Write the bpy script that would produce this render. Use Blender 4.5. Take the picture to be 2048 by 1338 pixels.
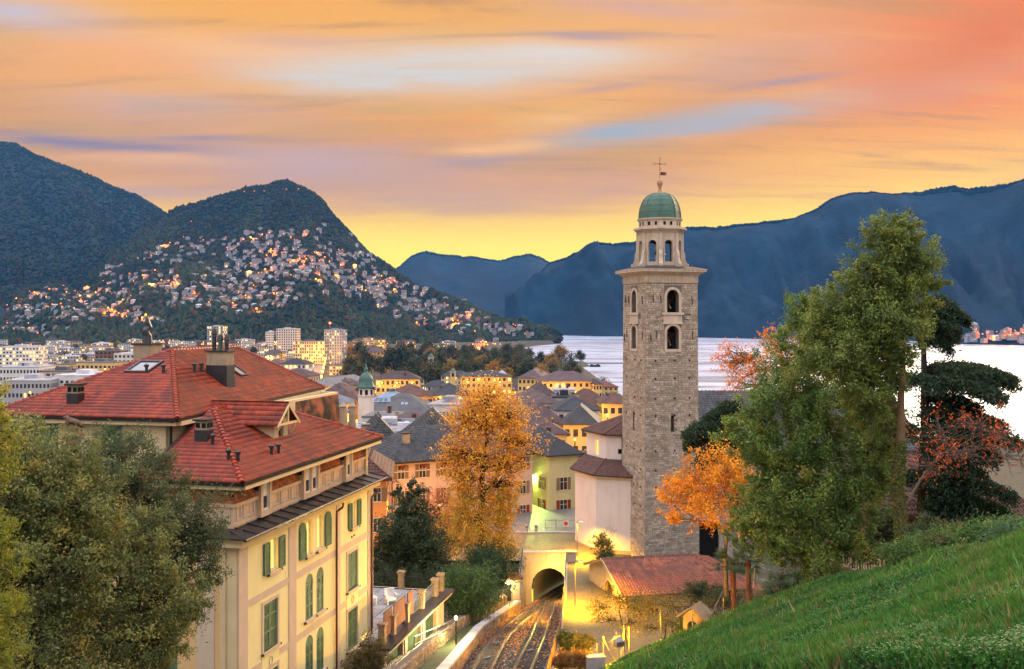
import bpy, math, random
import numpy as np
from mathutils import Vector, Matrix

R = math.radians
sc = bpy.context.scene
COL = sc.collection
for o in list(bpy.data.objects):
    bpy.data.objects.remove(o)

# ------------------------------------------------------------------ camera
F = 2000.0            # focal length in pixels of the 2048 wide photograph
CAMZ = 65.0           # eye height above the lake
HOR = 636.0           # row of the horizon
cam_data = bpy.data.cameras.new('camera')
cam = bpy.data.objects.new('camera', cam_data)
COL.objects.link(cam)
cam.location = (0, 0, CAMZ)
cam.rotation_euler = (R(90), 0, 0)
cam_data.sensor_width = 36.0
cam_data.lens = 36.0 * F / 2048.0
cam_data.shift_y = -(669.0 - HOR) / 2048.0
cam_data.clip_start = 0.3
cam_data.clip_end = 40000
sc.camera = cam

# ------------------------------------------------------------------ colour management
sc.view_settings.view_transform = 'Standard'
sc.view_settings.look = 'None'
sc.view_settings.exposure = 0.8
sc.view_settings.gamma = 1.0
sc.view_settings.use_curve_mapping = False
sc.render.engine = 'CYCLES'
cy = sc.cycles
cy.use_denoising = True
try:
    cy.denoiser = 'OPENIMAGEDENOISE'
except Exception:
    pass
cy.max_bounces = 5
cy.diffuse_bounces = 3
cy.glossy_bounces = 2
cy.transmission_bounces = 3
cy.volume_bounces = 0
cy.transparent_max_bounces = 6
cy.sample_clamp_indirect = 4.0
cy.use_light_tree = True
cy.use_adaptive_sampling = True
cy.adaptive_threshold = 0.02
cy.caustics_reflective = False
cy.caustics_refractive = False

def s2l(c):
    out = []
    for v in c[:3]:
        v = v / 255.0
        out.append(v / 12.92 if v <= 0.04045 else ((v + 0.055) / 1.055) ** 2.4)
    return tuple(out) + (1.0,)

def P(px, py, Y):
    "a point of the place: picture direction of the reference at the distance Y"
    return Vector(((px - 1024.0) / F * Y, Y, CAMZ - (py - HOR) / F * Y))

# ------------------------------------------------------------------ node helper
class NT:
    def __init__(self, tree):
        self.t = tree; self.n = tree.nodes; self.l = tree.links
    def new(self, typ, **kw):
        nd = self.n.new(typ)
        for k, v in kw.items():
            setattr(nd, k, v)
        return nd
    def put(self, sock, v):
        if hasattr(v, 'is_linked'):
            self.l.new(v, sock)
        elif v is not None:
            if isinstance(v, (tuple, list)) and sock.type == 'VECTOR' and len(v) == 4: v = v[:3]
            sock.default_value = v
    def m(self, op, a, b=None, c=None, clamp=False):
        nd = self.n.new('ShaderNodeMath'); nd.operation = op; nd.use_clamp = clamp
        for i, v in enumerate((a, b, c)):
            if v is not None: self.put(nd.inputs[i], v)
        return nd.outputs[0]
    def vm(self, op, a, b=None, s=None):
        nd = self.n.new('ShaderNodeVectorMath'); nd.operation = op
        self.put(nd.inputs[0], a)
        if b is not None: self.put(nd.inputs[1], b)
        if s is not None: self.put(nd.inputs['Scale'], s)
        return nd.outputs[0]
    def mix(self, f, a, b, blend='MIX'):
        nd = self.n.new('ShaderNodeMix'); nd.data_type = 'RGBA'; nd.blend_type = blend
        self.put(nd.inputs[0], f); self.put(nd.inputs[6], a); self.put(nd.inputs[7], b)
        return nd.outputs[2]
    def ramp(self, f, stops, interp='LINEAR'):
        nd = self.n.new('ShaderNodeValToRGB'); cr = nd.color_ramp; cr.interpolation = interp
        while len(cr.elements) < len(stops): cr.elements.new(0.5)
        for e, (p, c) in zip(cr.elements, stops):
            e.position = p; e.color = c
        self.put(nd.inputs[0], f)
        return nd.outputs[0]
    def maprange(self, v, a, b, c=0.0, d=1.0, smooth=False):
        nd = self.n.new('ShaderNodeMapRange'); nd.clamp = True
        if smooth: nd.interpolation_type = 'SMOOTHSTEP'
        self.put(nd.inputs[0], v)
        for i, x in enumerate((a, b, c, d)): nd.inputs[i + 1].default_value = x
        return nd.outputs[0]
    def noise(self, vec, scale, detail=4.0, rough=0.55, dist=0.0, out=0):
        nd = self.n.new('ShaderNodeTexNoise')
        if vec is not None: self.put(nd.inputs['Vector'], vec)
        nd.inputs['Scale'].default_value = scale; nd.inputs['Detail'].default_value = detail
        nd.inputs['Roughness'].default_value = rough; nd.inputs['Distortion'].default_value = dist
        return nd.outputs[out]
    def comb(self, x, y, z):
        nd = self.n.new('ShaderNodeCombineXYZ')
        for i, v in enumerate((x, y, z)): self.put(nd.inputs[i], v)
        return nd.outputs[0]
    def sep(self, v):
        nd = self.n.new('ShaderNodeSeparateXYZ'); self.put(nd.inputs[0], v)
        return nd.outputs

# ------------------------------------------------------------------ sky: Nishita base plus lit cloud sheets at dawn
SUN_AZ, SUN_EL = R(27), R(9.5)
world = bpy.data.worlds.new('World'); sc.world = world
world.use_nodes = True
w = NT(world.node_tree)
for nd in list(w.n): w.n.remove(nd)
wout = w.new('ShaderNodeOutputWorld'); bg = w.new('ShaderNodeBackground')
w.l.new(bg.outputs[0], wout.inputs[0])
tc = w.new('ShaderNodeTexCoord')
dirv = w.vm('NORMALIZE', tc.outputs['Generated'])
dx, dy, dz = w.sep(dirv)
az = w.m('ARCTAN2', dx, dy)
el = w.m('ARCSINE', dz)
# cloud-plane coordinates (a flat sheet high above), gives the right foreshortening
den = w.m('ADD', w.m('MAXIMUM', dz, 0.0), 0.16)
cp = w.comb(w.m('DIVIDE', dx, den), w.m('DIVIDE', dy, den), 0.0)
cp_st = w.comb(w.m('MULTIPLY', w.m('DIVIDE', dx, den), 0.55), w.m('MULTIPLY', w.m('DIVIDE', dy, den), 1.3), 0.0)
n_big = w.noise(cp_st, 1.1, 3, 0.55, 0.6)
n_fine = w.noise(cp_st, 3.2, 4, 0.6, 0.9)
warp = w.m('SUBTRACT', w.noise(cp_st, 2.2, 3, 0.6, 0.3), 0.5)
# the glow stands higher towards the sun
azr = w.maprange(az, R(2), R(30), 0.0, 1.0, True)
azback = w.maprange(az, R(40), R(110), 0.0, 1.0, True)
azk = w.m('MULTIPLY', azr, w.m('SUBTRACT', 1.0, azback))
elw = w.m('ADD', el, w.m('MULTIPLY', warp, 0.028))
elp = w.m('DIVIDE', elw, w.m('ADD', 1.0, w.m('MULTIPLY', azk, 1.15)))
elf = w.m('DIVIDE', elp, R(90), clamp=True)
base = w.ramp(elf, [
    (0.000, s2l((255, 205, 84))), (0.036, s2l((255, 216, 92))), (0.058, s2l((252, 204, 98))),
    (0.078, s2l((234, 176, 112))), (0.100, s2l((220, 168, 124))), (0.135, s2l((240, 184, 124))),
    (0.175, s2l((240, 188, 134))), (0.215, s2l((232, 180, 138))), (0.32, s2l((202, 196, 204))),
    (0.50, s2l((190, 202, 224))), (1.0, s2l((182, 206, 242)))])
# away from the sun the low sky is mauve and grey instead of yellow
away = w.maprange(az, R(-8), R(-40), 0.0, 1.0, True)
away2 = w.maprange(az, R(60), R(110), 0.0, 1.0, True)
awaym = w.m('MAXIMUM', away, away2)
lowm = w.maprange(el, R(0), R(24), 1.0, 0.0, True)
base = w.mix(w.m('MULTIPLY', w.m('MULTIPLY', awaym, lowm), 0.55), base, s2l((220, 178, 160)))
# orange veil on the right of the view
veil = w.m('MULTIPLY', w.maprange(az, R(9), R(27), 0.0, 1.0, True), w.maprange(az, R(45), R(90), 1.0, 0.0, True))
veil = w.m('MULTIPLY', veil, w.maprange(el, R(7), R(12), 0.0, 1.0, True))
veil = w.m('MULTIPLY', veil, w.maprange(el, R(20), R(40), 1.0, 0.0, True))
base = w.mix(w.m('MULTIPLY', veil, 0.9), base, s2l((238, 132, 36)))
# drifting lighter and greyer parts of the cloud sheet
gap = w.maprange(n_big, 0.50, 0.70, 0.0, 1.0, True)
gap = w.m('MULTIPLY', gap, w.maprange(el, R(5), R(10), 0.0, 1.0, True))
base = w.mix(w.m('MULTIPLY', gap, 0.6), base, s2l((188, 178, 184)))
orn = w.maprange(n_fine, 0.48, 0.72, 0.0, 1.0, True)
orn = w.m('MULTIPLY', orn, w.maprange(el, R(4), R(8), 0.0, 1.0, True))
base = w.mix(w.m('MULTIPLY', orn, 0.5), base, s2l((244, 168, 96)))

# fine wind-drawn wisps
wz_ = w.comb(w.m('MULTIPLY', w.m('DIVIDE', dx, den), 0.42), w.m('MULTIPLY', w.m('DIVIDE', dy, den), 2.6), 3.7)
wisp = w.noise(wz_, 2.6, 5, 0.62, 0.7)
welm = w.maprange(el, R(4.5), R(8), 0.0, 1.0, True)
base = w.mix(w.m('MULTIPLY', w.m('MULTIPLY', w.maprange(wisp, 0.50, 0.68, 0.0, 1.0, True), welm), 0.72), base, s2l((190, 150, 146)))
base = w.mix(w.m('MULTIPLY', w.m('MULTIPLY', w.maprange(wisp, 0.48, 0.34, 0.0, 1.0, True), welm), 0.45), base, s2l((252, 190, 112)))
# low sky tinted dimmer and less blue against exposure and haze; overhead pale and bright
tint = w.ramp(w.m('DIVIDE', el, R(90), clamp=True), [(0.0, (.84, .95, .56, 1)), (0.045, (.84, .94, .54, 1)), (0.085, (.71, .55, .08, 1)), (0.20, (.56, .45, .12, 1)), (0.30, (.78, .82, .86, 1)), (0.5, (1.05, 1.05, 1.05, 1))])
base = w.mix(1.0, base, tint, 'MULTIPLY')
# away from the dawn the clouds are unlit: cool grey-blue
backm = w.maprange(w.m('ABSOLUTE', w.m('SUBTRACT', az, R(8))), R(48), R(105), 0.0, 0.85, True)
base = w.mix(backm, base, (.62, .60, .63, 1))
azw_ = w.m('MULTIPLY_ADD', warp, 0.10, az)
elw_ = [w.m('MULTIPLY_ADD', warp, 0.010, el), w.m('MULTIPLY_ADD', warp, 0.026, el)]
nf_ = w.maprange(n_fine, 0.25, 0.65, 0.45, 1.25)
def streak(px, py, wpx, hpx, tilt, col, amt, nz=0.8):
    "one long cloud band or gap of clear sky, given by its direction in the sky"
    global base
    k = (px - 1024) / F; v = (HOR - py) / F
    a0 = math.atan(k); e0 = math.atan(v * math.cos(a0))
    c, s = math.cos(R(tilt)), math.sin(R(tilt))
    e_ = elw_[0 if nz < 0.45 else 1]
    iw, ih = F / wpx, F / hpx
    p = w.m('MULTIPLY_ADD', azw_, c * iw, w.m('MULTIPLY_ADD', e_, s * iw, -(a0 * c + e0 * s) * iw))
    q = w.m('MULTIPLY_ADD', e_, c * ih, w.m('MULTIPLY_ADD', azw_, -s * ih, (a0 * s - e0 * c) * ih))
    r2 = w.m('MULTIPLY_ADD', p, p, w.m('MULTIPLY', q, q))
    g = w.m('MULTIPLY', w.m('POWER', 0.36788, r2), w.m('MULTIPLY', nf_, amt), clamp=True)
    base = w.mix(g, base, tuple(c_ * k_ for c_, k_ in zip(s2l(col), (.68, .66, .60, 1))))

streak(640, 345, 420, 50, 0, (204, 164, 150), 0.75)
streak(1080, 385, 330, 34, 2, (206, 160, 138), 0.55)
streak(330, 235, 330, 30, 0, (206, 164, 148), 0.5)
streak(1500, 110, 260, 60, 0, (204, 156, 140), 0.55)
streak(820, 140, 330, 46, 2, (196, 206, 214), 0.95)
streak(1130, 112, 180, 26, 0, (206, 204, 204), 0.7)
streak(300, 205, 190, 24, 0, (205, 176, 166), 0.55)
streak(60, 32, 150, 34, 0, (186, 176, 188), 0.85)
streak(120, 120, 220, 44, 4, (236, 166, 100), 0.75)
streak(470, 95, 200, 30, -3, (236, 182, 130), 0.5)
streak(1240, 262, 170, 22, 7, (158, 172, 188), 0.95)
streak(1490, 232, 250, 26, 6, (176, 172, 180), 0.85)
streak(580, 312, 170, 20, 0, (202, 168, 168), 0.75)
streak(330, 380, 130, 14, 0, (200, 165, 160), 0.6)
streak(820, 400, 230, 30, 0, (206, 164, 140), 0.6)
streak(200, 286, 190, 13, -1, (146, 128, 150), 0.95, 0.35)
streak(420, 276, 110, 6, 3, (168, 140, 150), 0.85, 0.25)
streak(1215, 70, 130, 8, -2, (160, 138, 152), 0.9, 0.35)
streak(1560, 164, 110, 8, 4, (158, 132, 146), 0.85, 0.35)
streak(1440, 150, 100, 22, 0, (196, 152, 136), 0.6)
streak(1230, 174, 80, 7, 5, (178, 142, 140), 0.75, 0.35)
streak(590, 78, 110, 16, 0, (206, 160, 132), 0.6)
streak(945, 322, 90, 12, 4, (178, 148, 150), 0.85, 0.5)
streak(980, 300, 120, 11, 5, (254, 192, 106), 0.9, 0.5)
streak(300, 318, 150, 12, 2, (246, 184, 122), 0.6, 0.5)
streak(1120, 235, 130, 20, 8, (246, 196, 122), 0.55)
streak(1320, 20, 260, 26, -3, (186, 146, 146), 0.7)
streak(1980, 60, 190, 80, 20, (208, 102, 10), 0.8)
streak(1850, 190, 160, 28, 8, (216, 136, 92), 0.6)
nish = w.new('ShaderNodeTexSky'); nish.sky_type = 'NISHITA'; nish.sun_disc = False
nish.sun_elevation = SUN_EL; nish.sun_rotation = SUN_AZ
# an overcast dome brightens steadily towards the zenith (CIE overcast sky: 1 + 2 sin of the height)
cie = w.m('MAXIMUM', w.m('DIVIDE', w.m('MULTIPLY_ADD', w.m('MAXIMUM', dz, 0.0), 3.0, 1.0), 1.55), 1.0)
skyadd = w.mix(1.0, w.mix(1.0, base, w.comb(cie, cie, cie), 'MULTIPLY'),
               w.mix(1.0, nish.outputs[0], (0.002, 0.002, 0.002, 1), 'MULTIPLY'), 'ADD')
w.l.new(skyadd, bg.inputs['Color'])
bg.inputs['Strength'].default_value = 1.0
world.cycles.sampling_method = 'MANUAL'; world.cycles.sample_map_resolution = 256

# ------------------------------------------------------------------ sun, still low and veiled by the cloud sheet
sl = bpy.data.lights.new('sun', 'SUN'); sun = bpy.data.objects.new('sun', sl); COL.objects.link(sun)
sl.energy = 2.0; sl.angle = R(22); sl.color = (1.0, 0.74, 0.45)
sd = Vector((math.sin(SUN_AZ) * math.cos(SUN_EL), math.cos(SUN_AZ) * math.cos(SUN_EL), math.sin(SUN_EL)))
sun.rotation_euler = (-sd).to_track_quat('-Z', 'Y').to_euler()

# ------------------------------------------------------------------ object helpers
def tag(o, label=None, cat=None, group=None, kind=None):
    if label: o['label'] = label
    if cat: o['category'] = cat
    if group: o['group'] = group
    if kind: o['kind'] = kind
    return o

def empty(name, loc=(0, 0, 0), rz=0.0, label=None, cat=None, group=None):
    o = bpy.data.objects.new(name, None); COL.objects.link(o)
    o.location = loc; o.rotation_euler = (0, 0, rz)
    return tag(o, label, cat, group)

def link(name, me, parent=None, loc=None, rz=None):
    o = bpy.data.objects.new(name, me); COL.objects.link(o)
    if parent is not None: o.parent = parent
    if loc is not None: o.location = loc
    if rz is not None: o.rotation_euler = (0, 0, rz)
    return o

def np_mesh(name, verts, faces, mats, midx=None, cols=None, smooth=False):
    "mesh from numpy arrays: faces is (n,3) or (n,4); cols is one colour per face"
    verts = np.asarray(verts, dtype=np.float32); faces = np.asarray(faces, dtype=np.int32)
    k = faces.shape[1]; n = len(faces)
    me = bpy.data.meshes.new(name)
    me.vertices.add(len(verts)); me.vertices.foreach_set('co', verts.ravel())
    me.loops.add(n * k); me.loops.foreach_set('vertex_index', faces.ravel())
    me.polygons.add(n); me.polygons.foreach_set('loop_start', np.arange(n, dtype=np.int32) * k)
    if midx is not None: me.polygons.foreach_set('material_index', np.asarray(midx, dtype=np.int32))
    if smooth: me.polygons.foreach_set('use_smooth', np.ones(n, dtype=bool))
    for m in mats: me.materials.append(m)
    me.update(calc_edges=True)
    if cols is not None:
        at = me.color_attributes.new('Col', 'FLOAT_COLOR', 'CORNER')
        cc = np.ones((n, k, 4), dtype=np.float32); cc[:, :, :3] = np.asarray(cols, dtype=np.float32)[:, None, :3]
        at.data.foreach_set('color', cc.ravel())
    return me

class MB:
    "collects boxes, prisms, tubes and lathes into one mesh"
    def __init__(self, M=None):
        self.v = []; self.f = []; self.mi = []; self.c = []; self.M = M; self.col = (1, 1, 1)
    def add(self, vs, fs, m=0):
        b = len(self.v)
        for p in vs:
            p = Vector(p)
            self.v.append(self.M @ p if self.M else p)
        for f in fs:
            self.f.append([b + i for i in f]); self.mi.append(m); self.c.append(self.col)
        return self
    def poly(self, pts, m=0):
        return self.add(pts, [list(range(len(pts)))], m)
    def box(self, x0, x1, y0, y1, z0, z1, m=0):
        vs = [(x0, y0, z0), (x1, y0, z0), (x1, y1, z0), (x0, y1, z0), (x0, y0, z1), (x1, y0, z1), (x1, y1, z1), (x0, y1, z1)]
        return self.add(vs, [(3, 2, 1, 0), (4, 5, 6, 7), (0, 1, 5, 4), (1, 2, 6, 5), (2, 3, 7, 6), (3, 0, 4, 7)], m)
    def hexa(self, bot, top, m=0):
        n = len(bot); vs = list(bot) + list(top)
        fs = [list(range(n))[::-1], list(range(n, 2 * n))] + [(i, (i + 1) % n, n + (i + 1) % n, n + i) for i in range(n)]
        return self.add(vs, fs, m)
    def prism(self, pts, z0, z1, m=0):
        return self.hexa([(p[0], p[1], z0) for p in pts], [(p[0], p[1], z1) for p in pts], m)
    def bar(self, a, b, wd, ht, m=0, up=(0, 0, 1)):
        a = Vector(a); b = Vector(b); d = (b - a)
        if d.length < 1e-6: return self
        d.normalize(); s = d.cross(Vector(up))
        if s.length < 1e-4: s = d.cross(Vector((1, 0, 0)))
        s.normalize(); u = s.cross(d).normalized()
        s = s * wd / 2; u = u * ht / 2
        return self.hexa([a - s - u, a + s - u, a + s + u, a - s + u], [b - s - u, b + s - u, b + s + u, b - s + u], m)
    def tube(self, pts, rad, n=6, m=0, cap=True):
        pts = [Vector(p) for p in pts]
        if not isinstance(rad, (list, tuple)): rad = [rad] * len(pts)
        vs = []; fs = []
        pu = None
        for i, p in enumerate(pts):
            d = pts[min(i + 1, len(pts) - 1)] - pts[max(i - 1, 0)]
            if d.length < 1e-6: d = Vector((0, 0, 1))
            d.normalize()
            if pu is None:
                pu = d.cross(Vector((0, 0, 1)))
                if pu.length < 1e-2: pu = d.cross(Vector((0, 1, 0)))
            pu = (pu - d * pu.dot(d)).normalized(); pw = d.cross(pu)
            for j in range(n):
                a = 2 * math.pi * j / n
                vs.append(p + (pu * math.cos(a) + pw * math.sin(a)) * rad[i])
        for i in range(len(pts) - 1):
            for j in range(n):
                fs.append((i * n + j, i * n + (j + 1) % n, (i + 1) * n + (j + 1) % n, (i + 1) * n + j))
        if cap:
            fs.append(list(range(n))[::-1]); fs.append([(len(pts) - 1) * n + j for j in range(n)])
        return self.add(vs, fs, m)
    def lathe(self, prof, n=16, c=(0, 0, 0), m=0, phase=0.0):
        vs = []; fs = []
        for (r, z) in prof:
            for j in range(n):
                a = phase + 2 * math.pi * j / n
                vs.append((c[0] + r * math.cos(a), c[1] + r * math.sin(a), c[2] + z))
        for i in range(len(prof) - 1):
            for j in range(n):
                fs.append((i * n + j, i * n + (j + 1) % n, (i + 1) * n + (j + 1) % n, (i + 1) * n + j))
        fs.append(list(range(n))[::-1]); fs.append([(len(prof) - 1) * n + j for j in range(n)])
        return self.add(vs, fs, m)
    def mesh(self, name, mats, smooth=False):
        me = bpy.data.meshes.new(name)
        me.from_pydata([tuple(p) for p in self.v], [], self.f)
        if not isinstance(mats, (list, tuple)): mats = [mats]
        for m in mats: me.materials.append(m)
        me.polygons.foreach_set('material_index', self.mi)
        if smooth: me.polygons.foreach_set('use_smooth', [True] * len(self.f))
        if any(c != (1, 1, 1) for c in self.c):
            at = me.color_attributes.new('Col', 'FLOAT_COLOR', 'CORNER')
            arr = []
            for f, c in zip(self.f, self.c): arr.extend((c[0], c[1], c[2], 1.0) * len(f))
            at.data.foreach_set('color', arr)
        me.update()
        return me
    def build(self, name, mats, parent=None, smooth=False):
        return link(name, self.mesh(name, mats, smooth), parent)

def copy_tree(o, parent=None):
    c = o.copy(); COL.objects.link(c); c.parent = parent
    for ch in o.children: copy_tree(ch, c)
    return c

# ------------------------------------------------------------------ numpy value noise
_rs = np.random.RandomState(11)
_tab = _rs.rand(64, 64)
def vnoise(x, y):
    x = np.asarray(x, dtype=float); y = np.asarray(y, dtype=float)
    xi = np.floor(x).astype(int); yi = np.floor(y).astype(int)
    fx = x - xi; fy = y - yi
    fx = fx * fx * (3 - 2 * fx); fy = fy * fy * (3 - 2 * fy)
    a = _tab[xi & 63, yi & 63]; b = _tab[(xi + 1) & 63, yi & 63]
    c = _tab[xi & 63, (yi + 1) & 63]; d = _tab[(xi + 1) & 63, (yi + 1) & 63]
    return (a * (1 - fx) + b * fx) * (1 - fy) + (c * (1 - fx) + d * fx) * fy - 0.5
def fbm(x, y, o=4):
    s = 0; a = 1.0
    for i in range(o):
        s = s + a * vnoise(np.asarray(x) * 2 ** i + 17.3 * i, np.asarray(y) * 2 ** i + 5.1 * i); a *= 0.5
    return s

# ------------------------------------------------------------------ materials
MATS = {}
def mat(name, col, rough=0.8, var=0.12, scale=3.0, col2=None, bump=0.0, bscale=20.0, spec=0.3, metal=0.0,
        attr=False, stain=0.0, stain_col=(0.05, 0.045, 0.04, 1), coat=0.0, trans=0.0, objvar=0.0, coord='Object'):
    "painted, plastered or stone surface: two-tone noise, fine relief, optional stains and per-face colours"
    if name in MATS: return MATS[name]
    m = bpy.data.materials.new(name); m.use_nodes = True
    t = NT(m.node_tree); b = t.n['Principled BSDF']
    co = t.new('ShaderNodeTexCoord').outputs[coord]
    if len(col) == 3: col = tuple(col) + (1,)
    c = col
    if attr:
        a = t.new('ShaderNodeVertexColor'); a.layer_name = 'Col'
        c = t.mix(1.0, a.outputs[0], col, 'MULTIPLY')
    n1 = t.noise(co, scale, 5, 0.6)
    dark = (1 - var, 1 - var, 1 - var, 1); lite = (1 + var, 1 + var, 1 + var, 1)
    c = t.mix(1.0, c, t.ramp(n1, [(0.3, dark), (0.7, lite)]), 'MULTIPLY')
    if col2 is not None:
        if len(col2) == 3: col2 = tuple(col2) + (1,)
        f = t.maprange(t.noise(co, scale * 0.37, 4, 0.6, 0.5), 0.45, 0.65)
        c = t.mix(f, c, col2)
    if stain > 0:
        sx = t.new('ShaderNodeMapping'); t.put(sx.inputs[0], co); sx.inputs['Scale'].default_value = (1.2, 1.2, 0.18)
        f = t.maprange(t.noise(sx.outputs[0], 2.0, 5, 0.65, 0.3), 0.52, 0.75)
        c = t.mix(t.m('MULTIPLY', f, stain), c, stain_col)
    if objvar > 0:
        oi = t.new('ShaderNodeObjectInfo')
        v = t.maprange(oi.outputs['Random'], 0, 1, 1 - objvar, 1 + objvar)
        c = t.mix(1.0, c, t.comb(v, v, v), 'MULTIPLY')
    t.put(b.inputs['Base Color'], c)
    b.inputs['Roughness'].default_value = rough
    b.inputs['Specular IOR Level'].default_value = spec
    b.inputs['Metallic'].default_value = metal
    if coat: b.inputs['Coat Weight'].default_value = coat; b.inputs['Coat Roughness'].default_value = 0.15
    if trans: b.inputs['Transmission Weight'].default_value = trans
    if bump > 0:
        bn = t.new('ShaderNodeBump'); bn.inputs['Strength'].default_value = bump; bn.inputs['Distance'].default_value = 0.05
        t.put(bn.inputs['Height'], t.noise(co, bscale, 5, 0.65)); t.l.new(bn.outputs[0], b.inputs['Normal'])
    MATS[name] = m
    return m

def emit(name, col, strength):
    if name in MATS: return MATS[name]
    m = bpy.data.materials.new(name); m.use_nodes = True
    t = NT(m.node_tree); b = t.n['Principled BSDF']
    b.inputs['Base Color'].default_value = tuple(col[:3]) + (1,)
    co = t.new('ShaderNodeTexCoord').outputs['Object']
    n1 = t.noise(co, 1.7, 2, 0.5)
    t.put(b.inputs['Emission Color'], tuple(col[:3]) + (1,))
    t.put(b.inputs['Emission Strength'], t.maprange(n1, 0.3, 0.7, strength * 0.75, strength * 1.25))
    MATS[name] = m
    return m

def leafmat(name, trans=0.42, rough=0.5, spec=0.35, tint=(1.55, 1.5, 1.4, 1)):
    if name in MATS: return MATS[name]
    m = bpy.data.materials.new(name); m.use_nodes = True
    t = NT(m.node_tree); b = t.n['Principled BSDF']; out = t.n['Material Output']
    a = t.new('ShaderNodeVertexColor'); a.layer_name = 'Col'
    co = t.new('ShaderNodeTexCoord').outputs['Object']
    n1 = t.noise(co, 1.4, 4, 0.6)
    c = t.mix(1.0, t.mix(1.0, a.outputs[0], tint, 'MULTIPLY'), t.ramp(n1, [(0.3, (0.78, 0.8, 0.8, 1)), (0.7, (1.2, 1.18, 1.1, 1))]), 'MULTIPLY')
    t.put(b.inputs['Base Color'], c); b.inputs['Roughness'].default_value = rough
    b.inputs['Specular IOR Level'].default_value = spec
    tr = t.new('ShaderNodeBsdfTranslucent'); t.put(tr.inputs[0], c)
    mx = t.new('ShaderNodeMixShader'); mx.inputs[0].default_value = trans
    t.l.new(b.outputs[0], mx.inputs[1]); t.l.new(tr.outputs[0], mx.inputs[2]); t.l.new(mx.outputs[0], out.inputs[0])
    MATS[name] = m
    return m

def lamp_light(name, parent, loc, power, col=(1.0, 0.55, 0.14), radius=0.15, spot=None):
    ld = bpy.data.lights.new(name, 'SPOT' if spot else 'POINT')
    ld.energy = power; ld.color = col; ld.shadow_soft_size = radius
    if spot: ld.spot_size = R(spot); ld.spot_blend = 0.6
    o = bpy.data.objects.new(name, ld); COL.objects.link(o)
    o.parent = parent; o.location = loc
    return o
# ================================================================== the setting: ground, lake, mountains, woods
def ss(x, a, b):
    t = np.clip((np.asarray(x, float) - a) / (b - a), 0, 1); return t * t * (3 - 2 * t)

TRK_Y = np.array([30, 45, 58.9, 74, 84, 93, 102, 109, 118, 130])
TRK_L = np.array([-3.6, -2.6, -1.7, -.85, .35, 1.57, 3.0, 4.05, 6.6, 10.4])      # centre of the west track
TRK_R = np.array([-1.4, -.4, .65, 1.9, 2.55, 3.3, 3.85, 4.25, 6.6, 10.4])        # centre of the east track
def trk(y, side):
    return np.interp(y, TRK_Y, TRK_L if side < 0 else TRK_R)
def track_z(y): return 56.1 - .2 * np.minimum(y, 109) - .12 * np.maximum(np.asarray(y) - 109, 0)
def slope_z(X, Y):
    X = np.asarray(X, float); X = np.where(X > 15, 15 + (X - 15) * .45 - .05 * np.clip(X - 16.2, 0, 9) ** 2, X)
    return 53.8 + .35 * (32 - Y) + .43 * (X - 5.5)
SHORE_Y = [0, 250, 350, 450, 540, 620, 800, 1000, 1300, 1390, 1460, 1600, 1900, 2300, 2480, 3000, 9000]
SHORE_X = [900, 700, 480, 290, 170, 112, 92, 90, 96, 112, 62, 10, -20, 40, 108, 60, -500]
def hill_edge(X): return np.interp(X, [5, 10, 14, 16.5, 18, 30], [60, 60.5, 58, 51, 46, 38])
def path_z(y): return np.interp(y, [50, 62, 75, 90, 109, 125], [43.6, 42.5, 40.9, 39.5, 38.35, 38.3])
def ground_z(X, Y):
    X = np.asarray(X, float); Y = np.asarray(Y, float)
    far = np.interp(Y, [109.6, 110.6, 150, 175, 220, 300, 420, 600, 1500, 2200, 9000], [37.6, 38.1, 38.0, 31, 20, 11.5, 7, 4.5, 5, 9, 9])
    tc_ = np.interp(Y, TRK_Y, (TRK_L + TRK_R) / 2)
    cut = 55.55 - .2 * Y
    left = 55.3 - .195 * Y + 1.6 * ss(Y, 88, 108)
    left = left + np.clip((70 - Y) * 0.05, 0, 4) * ss(-X, 10, 40)
    gard = np.interp(Y, [0, 62, 75, 90, 112], [48, 42.1, 40.5, 39.1, 37.8]) + .30 * np.clip(X - 15, 0, 40) * ss(Y, 112, 60)
    hill = slope_z(X, Y) + .55 * fbm(X * .2, Y * .2, 3)
    hz = np.where(X > 3, hill, 62)
    edge = hill_edge(X)
    hw = ss(Y, edge + 2.5, edge - 0.3) * ss(X, 4.2, 5.4)
    right = gard * (1 - hw) + hill * hw
    a = ss(X - tc_, -3.2, -4.4); b = ss(X - tc_, 3.0, 3.6)
    near = cut * (1 - a) * (1 - b) + left * a + right * b
    near = np.where(X > 6, np.minimum(near, 66), np.minimum(near, 62.2))
    z = np.where(Y < 109.6, near, far + np.where(Y < 112, 0, 0))
    xs = np.interp(Y, SHORE_Y, SHORE_X)
    return z * (1 - ss(X, xs - 4, xs + 2)) + (-5) * ss(X, xs - 4, xs + 2)

def axis(parts):
    out = []
    for a, b, st in parts: out += list(np.arange(a, b, st))
    return np.array(out + [parts[-1][1]], float)

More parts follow.
